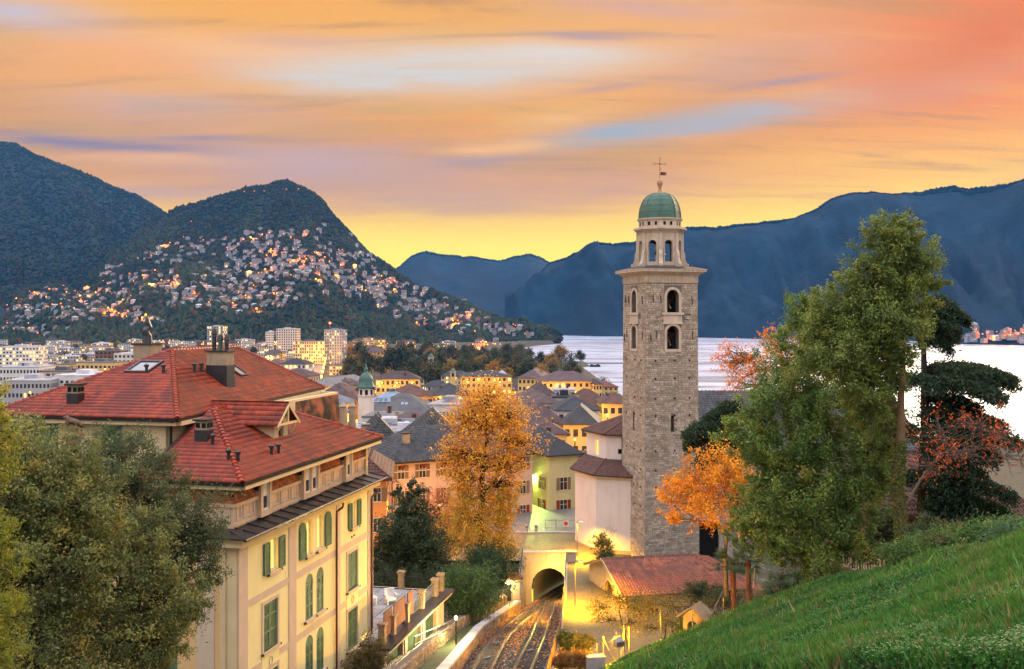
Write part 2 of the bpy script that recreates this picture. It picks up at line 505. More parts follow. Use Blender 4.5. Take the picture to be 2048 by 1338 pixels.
gx = axis([(-9000, -1500, 500), (-1500, -300, 60), (-300, -40, 13), (-40, 34, 0.8), (34, 300, 13), (300, 1500, 60), (1500, 9000, 500)])
gy = axis([(-300, 20, 20), (20, 40, 1.5), (40, 109, 0.8), (109, 111, 0.4), (111, 130, 1.5), (130, 300, 6), (300, 700, 14), (700, 2600, 38), (2600, 12000, 470)])
GX, GY = np.meshgrid(gx, gy)
GZ = ground_z(GX, GY) + 0.12 * fbm(GX * .3, GY * .3, 3)
def grid_faces(ny, nx):
    i = np.arange(ny - 1)[:, None] * nx + np.arange(nx - 1)[None, :]
    i = i.ravel()
    return np.stack([i, i + 1, i + nx + 1, i + nx], 1)
m_soil = mat('soil', (0.075, 0.062, 0.045), 0.95, .3, 0.6, (0.05, 0.065, 0.03), bump=.5, bscale=4)
gv = np.stack([GX, GY, GZ], -1).reshape(-1, 3); gf = grid_faces(len(gy), len(gx))
gc = gv[gf].mean(1)                                   # the tunnel mouth pierces the step under the piazza
gf = gf[~((gc[:, 0] > 1.7) & (gc[:, 0] < 6.6) & (gc[:, 1] > 108.7) & (gc[:, 1] < 111.3))]
me = np_mesh('ground', gv, gf, [m_soil], smooth=True)
tag(link('ground', me), kind='structure')

# --- lake
m = bpy.data.materials.new('lake_water'); m.use_nodes = True; MATS['lake_water'] = m
t = NT(m.node_tree); b = t.n['Principled BSDF']
co = t.new('ShaderNodeTexCoord').outputs['Object']
mp = t.new('ShaderNodeMapping'); t.put(mp.inputs[0], co); mp.inputs['Scale'].default_value = (.0035, .012, 1)
patch = t.maprange(t.noise(mp.outputs[0], 1.0, 5, 0.6, 1.2), 0.42, 0.62)
b.inputs['Base Color'].default_value = (0.45, 0.54, 0.69, 1); b.inputs['Metallic'].default_value = 0.72      # rough, wind-ruffled water seen at a grazing angle: nearly all mirror
t.put(b.inputs['Roughness'], t.maprange(patch, 0, 1, 0.26, 0.60))
b.inputs['IOR'].default_value = 1.333
b.inputs['Specular IOR Level'].default_value = 0.75
mp2 = t.new('ShaderNodeMapping'); t.put(mp2.inputs[0], co); mp2.inputs['Scale'].default_value = (.10, .22, 1)
bn = t.new('ShaderNodeBump'); bn.inputs['Distance'].default_value = 0.5
t.put(bn.inputs['Strength'], t.maprange(patch, 0, 1, .25, .6))
t.put(bn.inputs['Height'], t.noise(mp2.outputs[0], 1.0, 4, 0.6)); t.l.new(bn.outputs[0], b.inputs['Normal'])
lx = axis([(-300, 300, 50), (300, 6000, 400)]); ly = axis([(240, 3000, 80), (3000, 9500, 600)])
LX, LY = np.meshgrid(lx, ly)
me = np_mesh('lake', np.stack([LX, LY, LX * 0], -1).reshape(-1, 3), grid_faces(len(ly), len(lx)), [m])
tag(link('lake', me), kind='structure')

# --- mountains: real height fields, foot at the valley floor, crest at the distance of the range
def mountain_grid(pxs, ridge, ydist, yfoot, nt, spur, seed, foot_z=-2.0, prof=0.75, spf=0.012):
    pxs = np.asarray(pxs, float)
    rpy = np.interp(pxs, [p[0] for p in ridge], [p[1] for p in ridge])
    rpy = rpy + 5.0 * fbm(pxs * .03 + seed, pxs * 0 + seed, 3)
    yr = np.interp(pxs, [p[0] for p in ydist], [p[1] for p in ydist])
    yf = np.interp(pxs, [p[0] for p in yfoot], [p[1] for p in yfoot])
    zr = CAMZ - (rpy - HOR) / F * yr
    ts = np.concatenate([np.linspace(0, 1, nt), [1.04, 1.1, 1.25]])
    T, PX = np.meshgrid(ts, pxs, indexing='ij')
    Y = yf + (yr - yf) * T
    X = (PX - 1024) / F * Y
    tt = np.clip(T, 0, 1)
    Z = foot_z + (zr - foot_z) * (prof * tt + (1 - prof) * tt ** 2)
    sp = fbm(PX * spf + seed + T * 1.3, T * 1.7 + seed, 4)
    Z = Z + sp * spur * np.sin(np.pi * np.clip(tt, 0, 1)) ** 0.8
    Z = np.where(T > 1, zr - (T - 1) * (zr * 1.2 + 60), Z)
    return pxs, ts, X, Y, Z

m_mount = mat('mountain_wood', (0.018, 0.032, 0.030), 0.95, .4, 0.012, (0.030, 0.034, 0.026), bump=1.0, bscale=0.05, spec=.1)
MATS['mountain_wood'].node_tree.nodes['Bump'].inputs['Distance'].default_value = 9.0

RNG = np.random.RandomState(5)
OCT_V = np.array([[1, 0, 0], [.31, .95, 0], [-.81, .59, 0], [-.81, -.59, 0], [.31, -.95, 0], [0, 0, 1], [0, 0, -.7]], float)
OCT_F = np.array([[i, (i + 1) % 5, 5] for i in range(5)] + [[(i + 1) % 5, i, 6] for i in range(5)])
def crowns(pts, rad, cols, name, mt, zsq=1.1):
    "thousands of small tree crowns as one mass"
    n = len(pts)
    rot = RNG.rand(n) * 6.28
    c, s = np.cos(rot)[:, None], np.sin(rot)[:, None]
    J = OCT_V[None] * (1 + .35 * (RNG.rand(n, 7, 1) - .5))
    V = np.empty((n, 7, 3))
    V[..., 0] = J[..., 0] * c - J[..., 1] * s; V[..., 1] = J[..., 0] * s + J[..., 1] * c; V[..., 2] = J[..., 2] * zsq
    V = V * rad[:, None, None] + pts[:, None, :]
    Fc = OCT_F[None] + (np.arange(n) * 7)[:, None, None]
    C = np.repeat(cols, 10, 0)
    return np_mesh(name, V.reshape(-1, 3), Fc.reshape(-1, 3), [mt], cols=C)

m_far_leaf = mat('far_leaves', (1, 1, 1), 0.95, .25, .05, attr=True, spec=.05)
def wood_cols(n, autumn=.25):
    base = .82 * np.array([[.030, .046, .022], [.040, .052, .022], [.022, .036, .020], [.070, .050, .020], [.085, .042, .016], [.055, .055, .022]])
    p = np.array([.3, .2, .5 - autumn, autumn * .45, autumn * .25, autumn * .3]); p = p / p.sum()
    return base[RNG.choice(6, n, p=p)] * (0.75 + .5 * RNG.rand(n, 1))

def sample_grid(G, n, tmin=0.02, tmax=1.0, px0=None, px1=None):
    pxs, ts, X, Y, Z = G
    nt = np.searchsorted(ts, 1.0) 
    pa = RNG.uniform(px0 if px0 is not None else pxs[0], px1 if px1 is not None else pxs[-1], n)
    ta = RNG.uniform(tmin, tmax, n)
    return grid_at(G, pa, ta)
def grid_at(G, pa, ta):
    pxs, ts, X, Y, Z = G
    fi = np.clip(np.interp(pa, pxs, np.arange(len(pxs))), 0, len(pxs) - 1.001); ft = np.clip(np.interp(ta, ts, np.arange(len(ts))), 0, len(ts) - 1.001)
    i0 = fi.astype(int); t0 = ft.astype(int); a = fi - i0; bb = ft - t0
    def L(A): return (A[t0, i0] * (1 - a) + A[t0, i0 + 1] * a) * (1 - bb) + (A[t0 + 1, i0] * (1 - a) + A[t0 + 1, i0 + 1] * a) * bb
    return np.stack([L(X), L(Y), L(Z)], -1)

m_mountr = mat('hazy_mountain_wood', (0.012, 0.034, 0.056), 0.95, .45, 0.006, (0.014, 0.026, 0.040), bump=1.0, bscale=0.03, spec=.1)  # blue haze is put into the colour of the wood
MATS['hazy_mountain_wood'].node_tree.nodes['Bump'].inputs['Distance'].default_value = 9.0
def mountain(name, G, mt=None):
    pxs, ts, X, Y, Z = G
    me = np_mesh(name, np.stack([X, Y, Z], -1).reshape(-1, 3), grid_faces(len(ts), len(pxs)), [mt or m_mount], smooth=True)
    return tag(link(name, me), kind='structure')

# far range behind the lake
G_far = mountain_grid(np.linspace(560, 1420, 130), [(560, 600), (700, 570), (795, 537), (822, 512), (850, 504), (885, 510), (930, 514), (1000, 519), (1030, 511), (1058, 507), (1082, 515), (1100, 525), (1160, 545), (1420, 600)],
                      [(560, 6400), (1420, 6000)], [(560, 4300), (1420, 4300)], 40, 60, 3)
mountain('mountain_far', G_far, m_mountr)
G_right = mountain_grid(np.linspace(1010, 2500, 210), [(1010, 640), (1060, 575), (1098, 527), (1150, 505), (1195, 487), (1240, 486), (1285, 482), (1330, 466), (1372, 456), (1430, 459), (1480, 450), (1530, 444), (1590, 436), (1620, 422), (1660, 402), (1700, 390), (1745, 384), (1790, 390), (1850, 382), (1900, 374), (1940, 378), (1985, 375), (2048, 362), (2200, 345), (2500, 330)],
                        [(1010, 4600), (1300, 4400), (1700, 4100), (2048, 3900), (2500, 3900)], [(1010, 3700), (1120, 3650), (1400, 3300), (1700, 2800), (1900, 2500), (2048, 2380), (2500, 2200)], 90, 260, 9, spf=0.011)
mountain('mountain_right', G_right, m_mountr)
G_boglia = mountain_grid(np.linspace(-500, 460, 150), [(-500, 262), (-300, 262), (-150, 266), (0, 281), (40, 293), (90, 316), (140, 336), (185, 352), (230, 378), (270, 392), (305, 408), (333, 428), (380, 470), (460, 520)],
                         [(-500, 5000), (0, 4900), (460, 4600)], [(-500, 2600), (0, 2500), (460, 2700)], 60, 120, 21)
mountain('mountain_left', G_boglia)
G_bre = mountain_grid(np.linspace(-420, 1122, 260), [(-420, 560), (-150, 590), (0, 575), (90, 560), (170, 540), (235, 500), (285, 455), (333, 424), (370, 412), (410, 400), (455, 386), (500, 377), (540, 368), (575, 362), (600, 370), (625, 384), (645, 402), (665, 428), (690, 455), (715, 484), (745, 512), (780, 536), (805, 556), (840, 572), (880, 588), (930, 608), (975, 630), (1020, 648), (1060, 666), (1095, 680), (1122, 690)],
                      [(-420, 3300), (0, 3300), (200, 3500), (333, 3900), (575, 3900), (700, 3500), (800, 3200), (900, 2950), (1000, 2720), (1122, 2560)],
                      [(-420, 1900), (300, 1950), (600, 2000), (750, 2120), (900, 2250), (1050, 2430), (1122, 2540)], 70, 70, 33, foot_z=2.0, prof=.72)
mountain('hill_slope', G_bre)

# woods of the hillsides: too many trees to count, one mass for each hill
def woods(name, label, G, n, rmin, rmax, autumn, tmin=.0, px0=None, px1=None, crest=0, tone=(1, 1, 1), clear=None):
    pts = sample_grid(G, n, tmin, 1.0, px0, px1)
    if crest:
        pa = RNG.uniform(px0 if px0 is not None else G[0][0], px1 if px1 is not None else G[0][-1], crest)
        pts = np.concatenate([pts, grid_at(G, pa, RNG.uniform(.975, 1.005, crest))])
    r = RNG.uniform(rmin, rmax, len(pts)) * (0.7 + .6 * RNG.rand(len(pts)))
    pts[:, 2] += r * .25
    keep = pts[:, 2] > 6
    if clear is not None:
        for hx, hy in clear: keep &= ~((np.abs(pts[:, 0] - hx) < 9) & (pts[:, 1] > hy - 17) & (pts[:, 1] < hy + 4))
    pts, r = pts[keep], r[keep]
    cl = wood_cols(len(pts), autumn) * (1 + .7 * vnoise(pts[:, 0] * .01, pts[:, 1] * .006))[:, None]
    cl = cl * np.array([tone])
    o = link(name, crowns(pts, r, cl, name, m_far_leaf))
    return tag(o, label, 'forest', kind='stuff')
# where the hillside houses stand, so that the wood leaves room for them
def locate(G, px, py):
    "point of a hillside seen in the given direction"
    pxs, ts, X, Y, Z = G
    i = int(np.clip(np.searchsorted(pxs, px), 1, len(pxs) - 1)); nt = int(np.sum(ts <= 1.0))
    row = HOR - (Z[:nt, i] - CAMZ) / Y[:nt, i] * F
    mono = np.minimum.accumulate(row)
    if py < mono[-1] or py > mono[0]: return None
    t = float(np.interp(-py, -mono, ts[:nt]))
    return grid_at(G, np.array([px]), np.array([t]))[0]
clus = [(540, 500, 75, 26, .20), (620, 535, 80, 22, .18), (500, 555, 70, 26, .14), (350, 580, 80, 22, .12), (440, 600, 70, 14, .06), (130, 592, 90, 16, .08), (50, 628, 60, 14, .08), (200, 622, 90, 16, .10), (560, 600, 45, 14, .06), (330, 515, 50, 10, .03), (390, 490, 40, 8, .02), (250, 545, 40, 10, .03),
        (700, 565, 50, 25, .09), (770, 580, 45, 22, .09), (850, 615, 50, 20, .10), (930, 645, 45, 16, .09), (1000, 662, 34, 10, .07), (300, 640, 60, 8, .03), (60, 660, 60, 6, .04), (540, 470, 60, 6, .03), (700, 515, 40, 10, .04)]
cw = [c[4] for c in clus]; rh_ = random.Random(17); placed = []
def village(px): return 'left edge' if px < 120 else 'left third' if px < 300 else 'slope above the villa' if px < 450 else 'slope below the summit' if px < 600 else 'slope right of the summit' if px < 760 else 'lake end'
tries = 0
while len(placed) < 640 and tries < 6000:
    tries += 1; c = rh_.choices(clus, cw)[0]; px, py = rh_.gauss(c[0], c[2] * .75), rh_.gauss(c[1], c[3] * .75)
    if px < -20 or (330 < px < 620 and py > 628) or (600 < px < 720 and py > 598): continue
    p = locate(G_bre, px, py)
    if p is None: continue
    k_ = p[1]
    if any(abs(px - q[0]) < 7.5 and abs(py - q[1]) < 3.6 for q in placed): continue
    placed.append((px, py, p))
placed.sort(key=lambda q: q[2][1])
woods('forest', 'dark wood covering the village hill in the middle distance', G_bre, 32000, 4.5, 7.5, .22, .01, -80, 1122, 1500, clear=[(q[2][0], q[2][1]) for q in placed])
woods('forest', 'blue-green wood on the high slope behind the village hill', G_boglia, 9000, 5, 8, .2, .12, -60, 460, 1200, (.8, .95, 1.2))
woods('forest', 'hazy blue wood on the steep mountain across the lake', G_right, 1, 3, 5, .04, .02, 1010, 2120, 3200, (.42, .8, 2.3))  # tone here and below puts the same blue haze into the crowns
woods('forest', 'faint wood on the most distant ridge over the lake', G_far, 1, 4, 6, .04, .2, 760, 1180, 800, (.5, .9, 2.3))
# ================================================================== walls with openings, tiled roofs
def arc_pts(x0, x1, zs, n=8):
    r = (x1 - x0) / 2; c = (x0 + x1) / 2
    return [(c + r * math.cos(math.pi - math.pi * i / n), zs + r * math.sin(math.pi - math.pi * i / n)) for i in range(n + 1)]

def wall_panel(mb, W, z0, z1, openings, fr, depth=0.25, m=0, mrev=None):
    """a wall in the plane given by fr(x, d, z) (d = depth into the wall), with real openings.
    opening: (x0, x1, z0, z1, arched)"""
    mrev = m if mrev is None else mrev
    xs = sorted(set([W[0], W[1]] + [o[0] for o in openings] + [o[1] for o in openings]))
    zs = sorted(set([z0, z1] + [o[2] for o in openings] + [o[3] for o in openings]))
    for i in range(len(xs) - 1):
        for j in range(len(zs) - 1):
            cx, cz = (xs[i] + xs[i + 1]) / 2, (zs[j] + zs[j + 1]) / 2
            if any(o[0] < cx < o[1] and o[2] < cz < o[3] for o in openings): continue
            mb.poly([fr(xs[i], 0, zs[j]), fr(xs[i + 1], 0, zs[j]), fr(xs[i + 1], 0, zs[j + 1]), fr(xs[i], 0, zs[j + 1])], m)
    for (a, b, c, d, arch) in openings:
        if arch:
            sp = d - (b - a) / 2; pts = arc_pts(a, b, sp)
            h = len(pts) // 2
            mb.poly([fr(x, 0, z) for x, z in pts[:h + 1]] + [fr(a, 0, d)], m)
            mb.poly([fr(x, 0, z) for x, z in pts[h:]] + [fr(b, 0, d)], m)
            per = [(a, c)] + pts + [(b, c)]
        else:
            per = [(a, c), (a, d), (b, d), (b, c)]
        for k in range(len(per)):
            p, q = per[k], per[(k + 1) % len(per)]
            mb.poly([fr(p[0], 0, p[1]), fr(q[0], 0, q[1]), fr(q[0], depth, q[1]), fr(p[0], depth, p[1])], mrev)

def opening_poly(o, grow=0.0, n=8):
    a, b, c, d, arch = o; a -= grow; b += grow; c -= grow; d += grow
    if arch: return [(a, c)] + arc_pts(a, b, d - (b - a) / 2, n) + [(b, c)]
    return [(a, c), (a, d), (b, d), (b, c)]

def plate(mb, pts, fr, d0, d1, m=0):
    "a flat piece with thickness: outline pts (x, z), between depth d0 and d1 of the wall frame"
    mb.hexa([fr(x, d0, z) for x, z in pts], [fr(x, d1, z) for x, z in pts], m)

def surround(mb, o, fr, wd, d0, d1, m=0):
    "frame around an opening: a ring of blocks"
    ins = opening_poly(o); out = opening_poly(o, wd)
    n = len(ins)
    for k in range(n):
        p, q, p2, q2 = ins[k], ins[(k + 1) % n], out[k], out[(k + 1) % n]
        mb.hexa([fr(p[0], d0, p[1]), fr(q[0], d0, q[1]), fr(q2[0], d0, q2[1]), fr(p2[0], d0, p2[1])],
                [fr(p[0], d1, p[1]), fr(q[0], d1, q[1]), fr(q2[0], d1, q2[1]), fr(p2[0], d1, p2[1])], m)

# one tile: a roll, a trough and a second small rib, its lower edge lifted over the course below
def tile_shape(kind):
    if kind == 'flat':   return [(0, .006), (.10, .034), (.22, .034), (.32, .008), (.52, .006), (.62, .024), (.72, .024), (.82, .006), (1, .006)]
    return [(0, .0), (.14, .055), (.28, .075), (.42, .055), (.56, .0), (.78, -.012), (1, .0)]
def tile_arrays(kind, tw, th, zs=1.0, lift=.03):
    pr = tile_shape(kind); n = len(pr)
    V = [(x * tw, -0.02, z * zs + lift) for x, z in pr] + [(x * tw, th * 1.04, z * zs + .004) for x, z in pr] + [(x * tw, -0.02, -.012) for x, z in pr]
    Fc = [(i, i + 1, n + i + 1, n + i) for i in range(n - 1)] + [(2 * n + i, 2 * n + i + 1, i + 1, i) for i in range(n - 1)]
    return np.array(V, float), np.array(Fc, int)

class TileRoof:
    "covers planar roof slopes with courses of tiles; the nearest ones can be single parts"
    def __init__(self, kind, tw, th, zs=1.0, seed=1):
        self.V, self.F = tile_arrays(kind, tw, th, zs); self.tw, self.th = tw, th
        self.pos = []; self.rng = np.random.RandomState(seed)
    def slope(self, poly, eave):
        poly = [Vector(p) for p in poly]
        u = (Vector(eave[1]) - Vector(eave[0])).normalized()
        nrm = Vector((0, 0, 0))
        for i in range(1, len(poly) - 1): nrm += (poly[i] - poly[0]).cross(poly[i + 1] - poly[0])
        nrm.normalize()
        if nrm.z < 0: nrm = -nrm
        v = nrm.cross(u).normalized()
        if v.z < 0: v = -v; u = -u
        if u.cross(v).dot(nrm) < 0: u = -u
        o = poly[0]
        p2 = [((p - o).dot(u), (p - o).dot(v)) for p in poly]
        v0, v1 = min(p[1] for p in p2), max(p[1] for p in p2)
        nrow = int((v1 - v0) / self.th) + 1
        for r in range(nrow):
            vv = v0 + r * self.th; vm = min(vv + self.th * .5, v1 - 1e-4)
            xs = []
            for i in range(len(p2)):
                a, b = p2[i], p2[(i + 1) % len(p2)]
                if (a[1] - vm) * (b[1] - vm) < 0: xs.append(a[0] + (b[0] - a[0]) * (vm - a[1]) / (b[1] - a[1]))
            if len(xs) < 2: continue
            x = min(xs) + (0 if r % 2 else -self.tw * .0)
            x = math.floor(x / self.tw) * self.tw
            while x < max(xs) - self.tw * .35:
                if x > min(xs) - self.tw * .65:
                    q = o + u * x + v * vv + nrm * .01
                    self.pos.append((q, u, v, nrm))
                x += self.tw
    def build(self, parent, mt, singles=0, cam_local=None, name='roof_tile', palette=None):
        pos = self.pos
        if singles and cam_local is not None:
            pos = sorted(pos, key=lambda p: (p[0] - cam_local).length)
        single, rest = pos[:singles], pos[singles:]
        if single:
            me = np_mesh(name, self.V, self.F, [mt], cols=np.ones((len(self.F), 3)))
            for q, u, v, nn in single:
                o = link(name, me, parent)
                o.matrix_local = Matrix(((u.x, v.x, nn.x, q.x), (u.y, v.y, nn.y, q.y), (u.z, v.z, nn.z, q.z), (0, 0, 0, 1)))
        if rest:
            Q = np.array([p[0] for p in rest]); U = np.array([p[1] for p in rest]); Vv = np.array([p[2] for p in rest]); N = np.array([p[3] for p in rest])
            J = self.V
            W = Q[:, None] + U[:, None] * J[None, :, 0:1] + Vv[:, None] * J[None, :, 1:2] + N[:, None] * (J[None, :, 2:3] + self.rng.rand(len(Q), 1, 1) * .008)
            Fc = self.F[None] + (np.arange(len(Q)) * len(J))[:, None, None]
            cl = (.62 + .62 * self.rng.rand(len(Q), 1)) * (1 + np.array([[0, .25, .3]]) * self.rng.rand(len(Q), 1)); cl[self.rng.rand(len(Q)) < .05] *= .5
            me = np_mesh(name + 's', W.reshape(-1, 3), Fc.reshape(-1, 4), [mt], cols=np.repeat(cl, len(self.F), 0))
            tag(link(name + 's', me, parent), kind='stuff')

def ridge_caps(parent, a, b, mt, step=.36, r=.13, name='ridge_tile'):
    a = Vector(a); b = Vector(b); d = b - a; L = d.length; d.normalize()
    key = 'cap_%s_%.2f' % (mt.name, r)
    me = bpy.data.meshes.get(key)
    if me is None:
        mb = MB(); mb.col = (.99, .97, .96); n = 6; vs = []
        for (y, k) in ((-.03, 1.16), (step * .92, .9)):
            for j in range(n + 1):
                an = math.pi * j / n
                vs.append((math.cos(an) * r * k, y, math.sin(an) * r * k - .04))
        for j in range(n + 1): vs.append((math.cos(math.pi * j / n) * r * .8, -.03, math.sin(math.pi * j / n) * r * .8 - .06))
        fs = [(j, j + 1, n + 2 + j, n + 1 + j) for j in range(n)] + [(2 * n + 2 + j, 2 * n + 3 + j, j + 1, j) for j in range(n)]
        mb.add(vs, fs); me = mb.mesh(key, mt)
    s = d.cross(Vector((0, 0, 1))).normalized(); u = s.cross(d)
    k = int(L / step)
    for i in range(k):
        p = a + d * (i * L / k)
        o = link(name, me, parent)
        o.matrix_local = Matrix(((s.x, d.x, u.x, p.x), (s.y, d.y, u.y, p.y), (s.z, d.z, u.z, p.z + .03), (0, 0, 0, 1)))

# common materials
m_redtile = mat('red_clay_tile', (0.26, 0.027, 0.005), 0.36, .34, 1.3, (0.13, 0.015, 0.005), spec=.34, attr=True, objvar=.32, bump=.15, bscale=60)
m_browntile = mat('brown_clay_tile', (0.13, 0.045, 0.030), 0.5, .25, 1.5, (0.10, 0.05, 0.04), spec=.45, attr=True)
m_greytile = mat('grey_stone_tile', (0.055, 0.055, 0.06), 0.5, .35, 1.5, (0.09, 0.085, 0.085), spec=.4, attr=True)
m_deck = mat('roof_underlay', (0.10, 0.035, 0.022), .9)
m_lead = mat('dark_lead_sheet', (0.028, 0.028, 0.030), 0.32, .25, 2.5, spec=.5, bump=.12, bscale=6)
m_black = mat('black_metal', (0.014, 0.013, 0.013), .4, .2)
m_iron = mat('grey_galvanised_steel', (0.22, 0.22, 0.23), .45, .2, metal=.6)
m_glass = mat('dark_window_glass', (0.02, 0.025, 0.03), 0.06, .2, 1.0, spec=.8)
m_dark = mat('dark_interior', (0.006, 0.006, 0.006), .95)
m_cream = mat('cream_render', (0.72, 0.56, 0.32), 0.9, .08, .8, (0.68, 0.52, 0.29), bump=.08, bscale=30, stain=.25, stain_col=(.42, .30, .17, 1))
m_yellow = mat('yellow_facade_render', (0.88, 0.77, 0.37), 0.9, .06, .5, bump=.06, bscale=40, stain=.32, stain_col=(.60, .48, .24, 1))
m_trim = mat('pinkish_trim_render', (0.64, 0.50, 0.36), 0.9, .07, 1.2, bump=.06, bscale=30, stain=.2, stain_col=(.4, .28, .2, 1))
m_attic = mat('tan_attic_render', (0.66, 0.47, 0.30), 0.9, .08, 1.0, bump=.1, bscale=25, stain=.45, stain_col=(.26, .18, .12, 1))
m_shutter = mat('green_shutter_paint', (0.105, 0.185, 0.105), 0.55, .14, 2.0, spec=.3, stain=.2, stain_col=(.06, .10, .06, 1))
m_pipe = mat('brown_copper_pipe', (0.11, 0.035, 0.02), .4, .2)
m_white = mat('white_paint', (0.72, 0.70, 0.66), .7, .06)
m_wood = mat('brown_timber', (0.12, 0.055, 0.03), .7, .25, 4.0)
m_litwin = emit('lit_window_glow', (1.0, 0.60, 0.10), 1.0)
# ================================================================== bell tower
m_stone = mat('tower_ashlar', (0.345, 0.295, 0.24), 0.9, .24, 1.1, attr=True, objvar=.24, bump=.5, bscale=14)
m_mortar = mat('tower_mortar', (0.15, 0.135, 0.12), .95, .25, 2.0, bump=.4, bscale=20)
m_lime = mat('tower_limestone', (0.56, 0.46, 0.36), 0.85, .12, 1.5, (0.50, 0.40, 0.30), bump=.2, bscale=14, stain=.55, stain_col=(.12, .10, .085, 1))
m_copper = mat('green_copper_sheet', (0.055, 0.13, 0.092), 0.5, .32, 2.2, (0.05, 0.12, 0.095), spec=.4, stain=.4, stain_col=(.05, .07, .06, 1))
m_bronze = mat('bell_bronze', (0.06, 0.05, 0.035), .45, .2, metal=.7)

TB = 37.6                           # ground level at the tower
tower = empty('bell_tower', (16.84, 113.9, TB), R(16.3), 'tall stone bell tower with a green copper dome and open arched belfry', 'tower')
HT = 3.14                           # half the width at the top
def twid(z): return HT + .16 * (1 - min(z - TB, 31.3) / 31.3)
TM = Matrix.Translation((0, 0, -TB))
# openings as (x0, x1, z0, z1, arched); the face seen best and the one left of it
op_r = [(-.62, .82, 65.62, 68.15, True), (-.62, .82, 61.55, 64.15, True), (-.12, .22, 52.4, 54.2, True)]
op_l = [(-.62, .72, 65.62, 68.15, True), (-.62, .72, 61.55, 64.15, True), (-.15, .2, 52.4, 54.4, True)]
def face_frame(k):
    c, s = math.cos(k * math.pi / 2), math.sin(k * math.pi / 2)
    def fr(x, d, z, h=None):
        hw = twid(z); y = -hw + d
        return Vector((x * c - y * s, x * s + y * c, z))
    return fr
for k, ops in ((0, op_r), (3, op_l), (1, op_r), (2, op_l)):
    fr = face_frame(k)
    wmb = MB(TM)
    # straight outline: the wall tapers gently
    big = [o for o in ops]
    wall_panel(wmb, (-HT, HT), TB - 1.5, 68.9, big, fr, .75, 0)
    wmb.poly([fr(-HT - .16, .0, TB - 1.5), fr(-HT, .0, TB - 1.5), fr(-HT, .0, 68.9), fr(-HT, 0, 68.9)], 0)
    wmb.poly([fr(HT, .0, TB - 1.5), fr(HT + .16, .0, TB - 1.5), fr(HT, .0, 68.9), fr(HT, 0, 68.9)], 0)
    wall = wmb.build('wall', [m_mortar], tower)
    s_mb = MB(TM)
    for o in ops[:2]:
        surround(s_mb, o, fr, .30, -.09, .12)
    s_mb.build('window_surround', m_lime, wall)
    b_mb = MB(TM)
    plate(b_mb, [(-1.05, 64.5), (1.2, 64.5), (1.2, 65.45), (-1.05, 65.45)], fr, -.08, .05)
    plate(b_mb, [(-1.25, 65.35), (1.4, 65.35), (1.4, 65.6), (-1.25, 65.6)], fr, -.2, .02)
    plate(b_mb, [(-1.2, 64.32), (1.35, 64.32), (1.35, 64.5), (-1.2, 64.5)], fr, -.16, .02)
    b_mb.build('sill_panel', m_lime, wall)
    if k in (0, 3):
        # iron wall anchors and putlog holes
        for (x, z) in ((-2.3, 67.6), (-1.4, 67.5), (2.4, 67.4), (-1.9, 63.6), (2.45, 63.5), (-2.6, 63.2)):
            MB(TM).bar(fr(x, -.1, z), fr(x + .06, -.1, z - .85), .07, .07).build('wall_anchor', m_black, tower)
        for zi, z in enumerate((60.2, 58.2, 56.0, 54.1, 50.2, 48.1, 46.2, 44.0)):
            for x in (-2.0, .3, 2.1):
                MB(TM).box(*sorted((0, .0)), 0, 0, 0, 0) if False else None
                hb = MB(TM); plate(hb, [(x - .09, z), (x + .09, z), (x + .09, z + .2), (x - .09, z + .2)], fr, -.075, .03)
                hb.build('putlog_hole', m_dark, tower)
# dark belfry inside: floors and a bell behind the arches
ib = MB(TM); ib.box(-2.2, 2.2, -2.2, 2.2, TB, 61.2); ib.box(-2.2, 2.2, -2.2, 2.2, 64.4, 65.3)
ib.build('belfry_floor', m_dark, tower)
for (z, sx) in ((65.4, .1), (61.3, 0.1)):
    bm_ = MB(TM); bm_.lathe([(.05, 1.5), (.35, 1.45), (.42, 1.2), (.5, .7), (.66, .35), (.72, .3)], 14, (sx, -1.2, z + .3)); bm_.build('bell', m_bronze, tower, True)
    bb = MB(TM); bb.bar((-2.2, -1.2, z + 2.0), (2.2, -1.2, z + 2.0), .22, .22); bb.bar((-.9, -1.6, z), (.9, -1.6, z + 1.9), .13, .13); bb.build('bell_beam', m_wood, tower)
# ashlar stones of the two faces in view: the 300 largest are single parts, the rest one mass
unit = MB().hexa([(-.5, 0, -.5), (.5, 0, -.5), (.5, 0, .5), (-.5, 0, .5)], [(-.47, -1, -.44), (.47, -1, -.44), (.47, -1, .44), (-.47, -1, .44)])
unit.col = (1, 1, 1)
rs = random.Random(4); stones = []
for k, ops in ((0, op_r), (3, op_l)):
    z = TB - .4
    while z < 68.75:
        h = rs.choice((.15, .18, .2, .22, .22, .26, .31)); h = min(h, 68.88 - z)
        hw = twid(z + h / 2); x = -hw - rs.uniform(0, .3)
        while x < hw:
            ln = rs.uniform(.26, .62) * (1.7 if rs.random() < .25 else 1)
            a, b_ = max(x, -hw - (.0 if k == 3 else .0)), min(x + ln, hw)
            x += ln
            if b_ - a < .08: continue
            for o in ops:
                g = .3 if o[1] - o[0] > .8 else .03
                zz1 = o[3] + g; zz0 = o[2] - g
                if z + h > zz0 and z < zz1 and b_ > o[0] - g and a < o[1] + g:
                    if a < o[0] - g: b_ = min(b_, o[0] - g)
                    elif b_ > o[1] + g: a = max(a, o[1] + g)
                    else: a = b_
            if -1.25 < a < 1.4 and 64.3 < z + h / 2 < 65.6: continue
            if b_ - a < .07: continue
            stones.append((k, (a + b_) / 2, z + h / 2, b_ - a - .022, h - .02, rs.uniform(.02, .055)))
        z += h
stones.sort(key=lambda s: -s[3] * s[4])
me_un = unit.mesh('stone', m_stone)
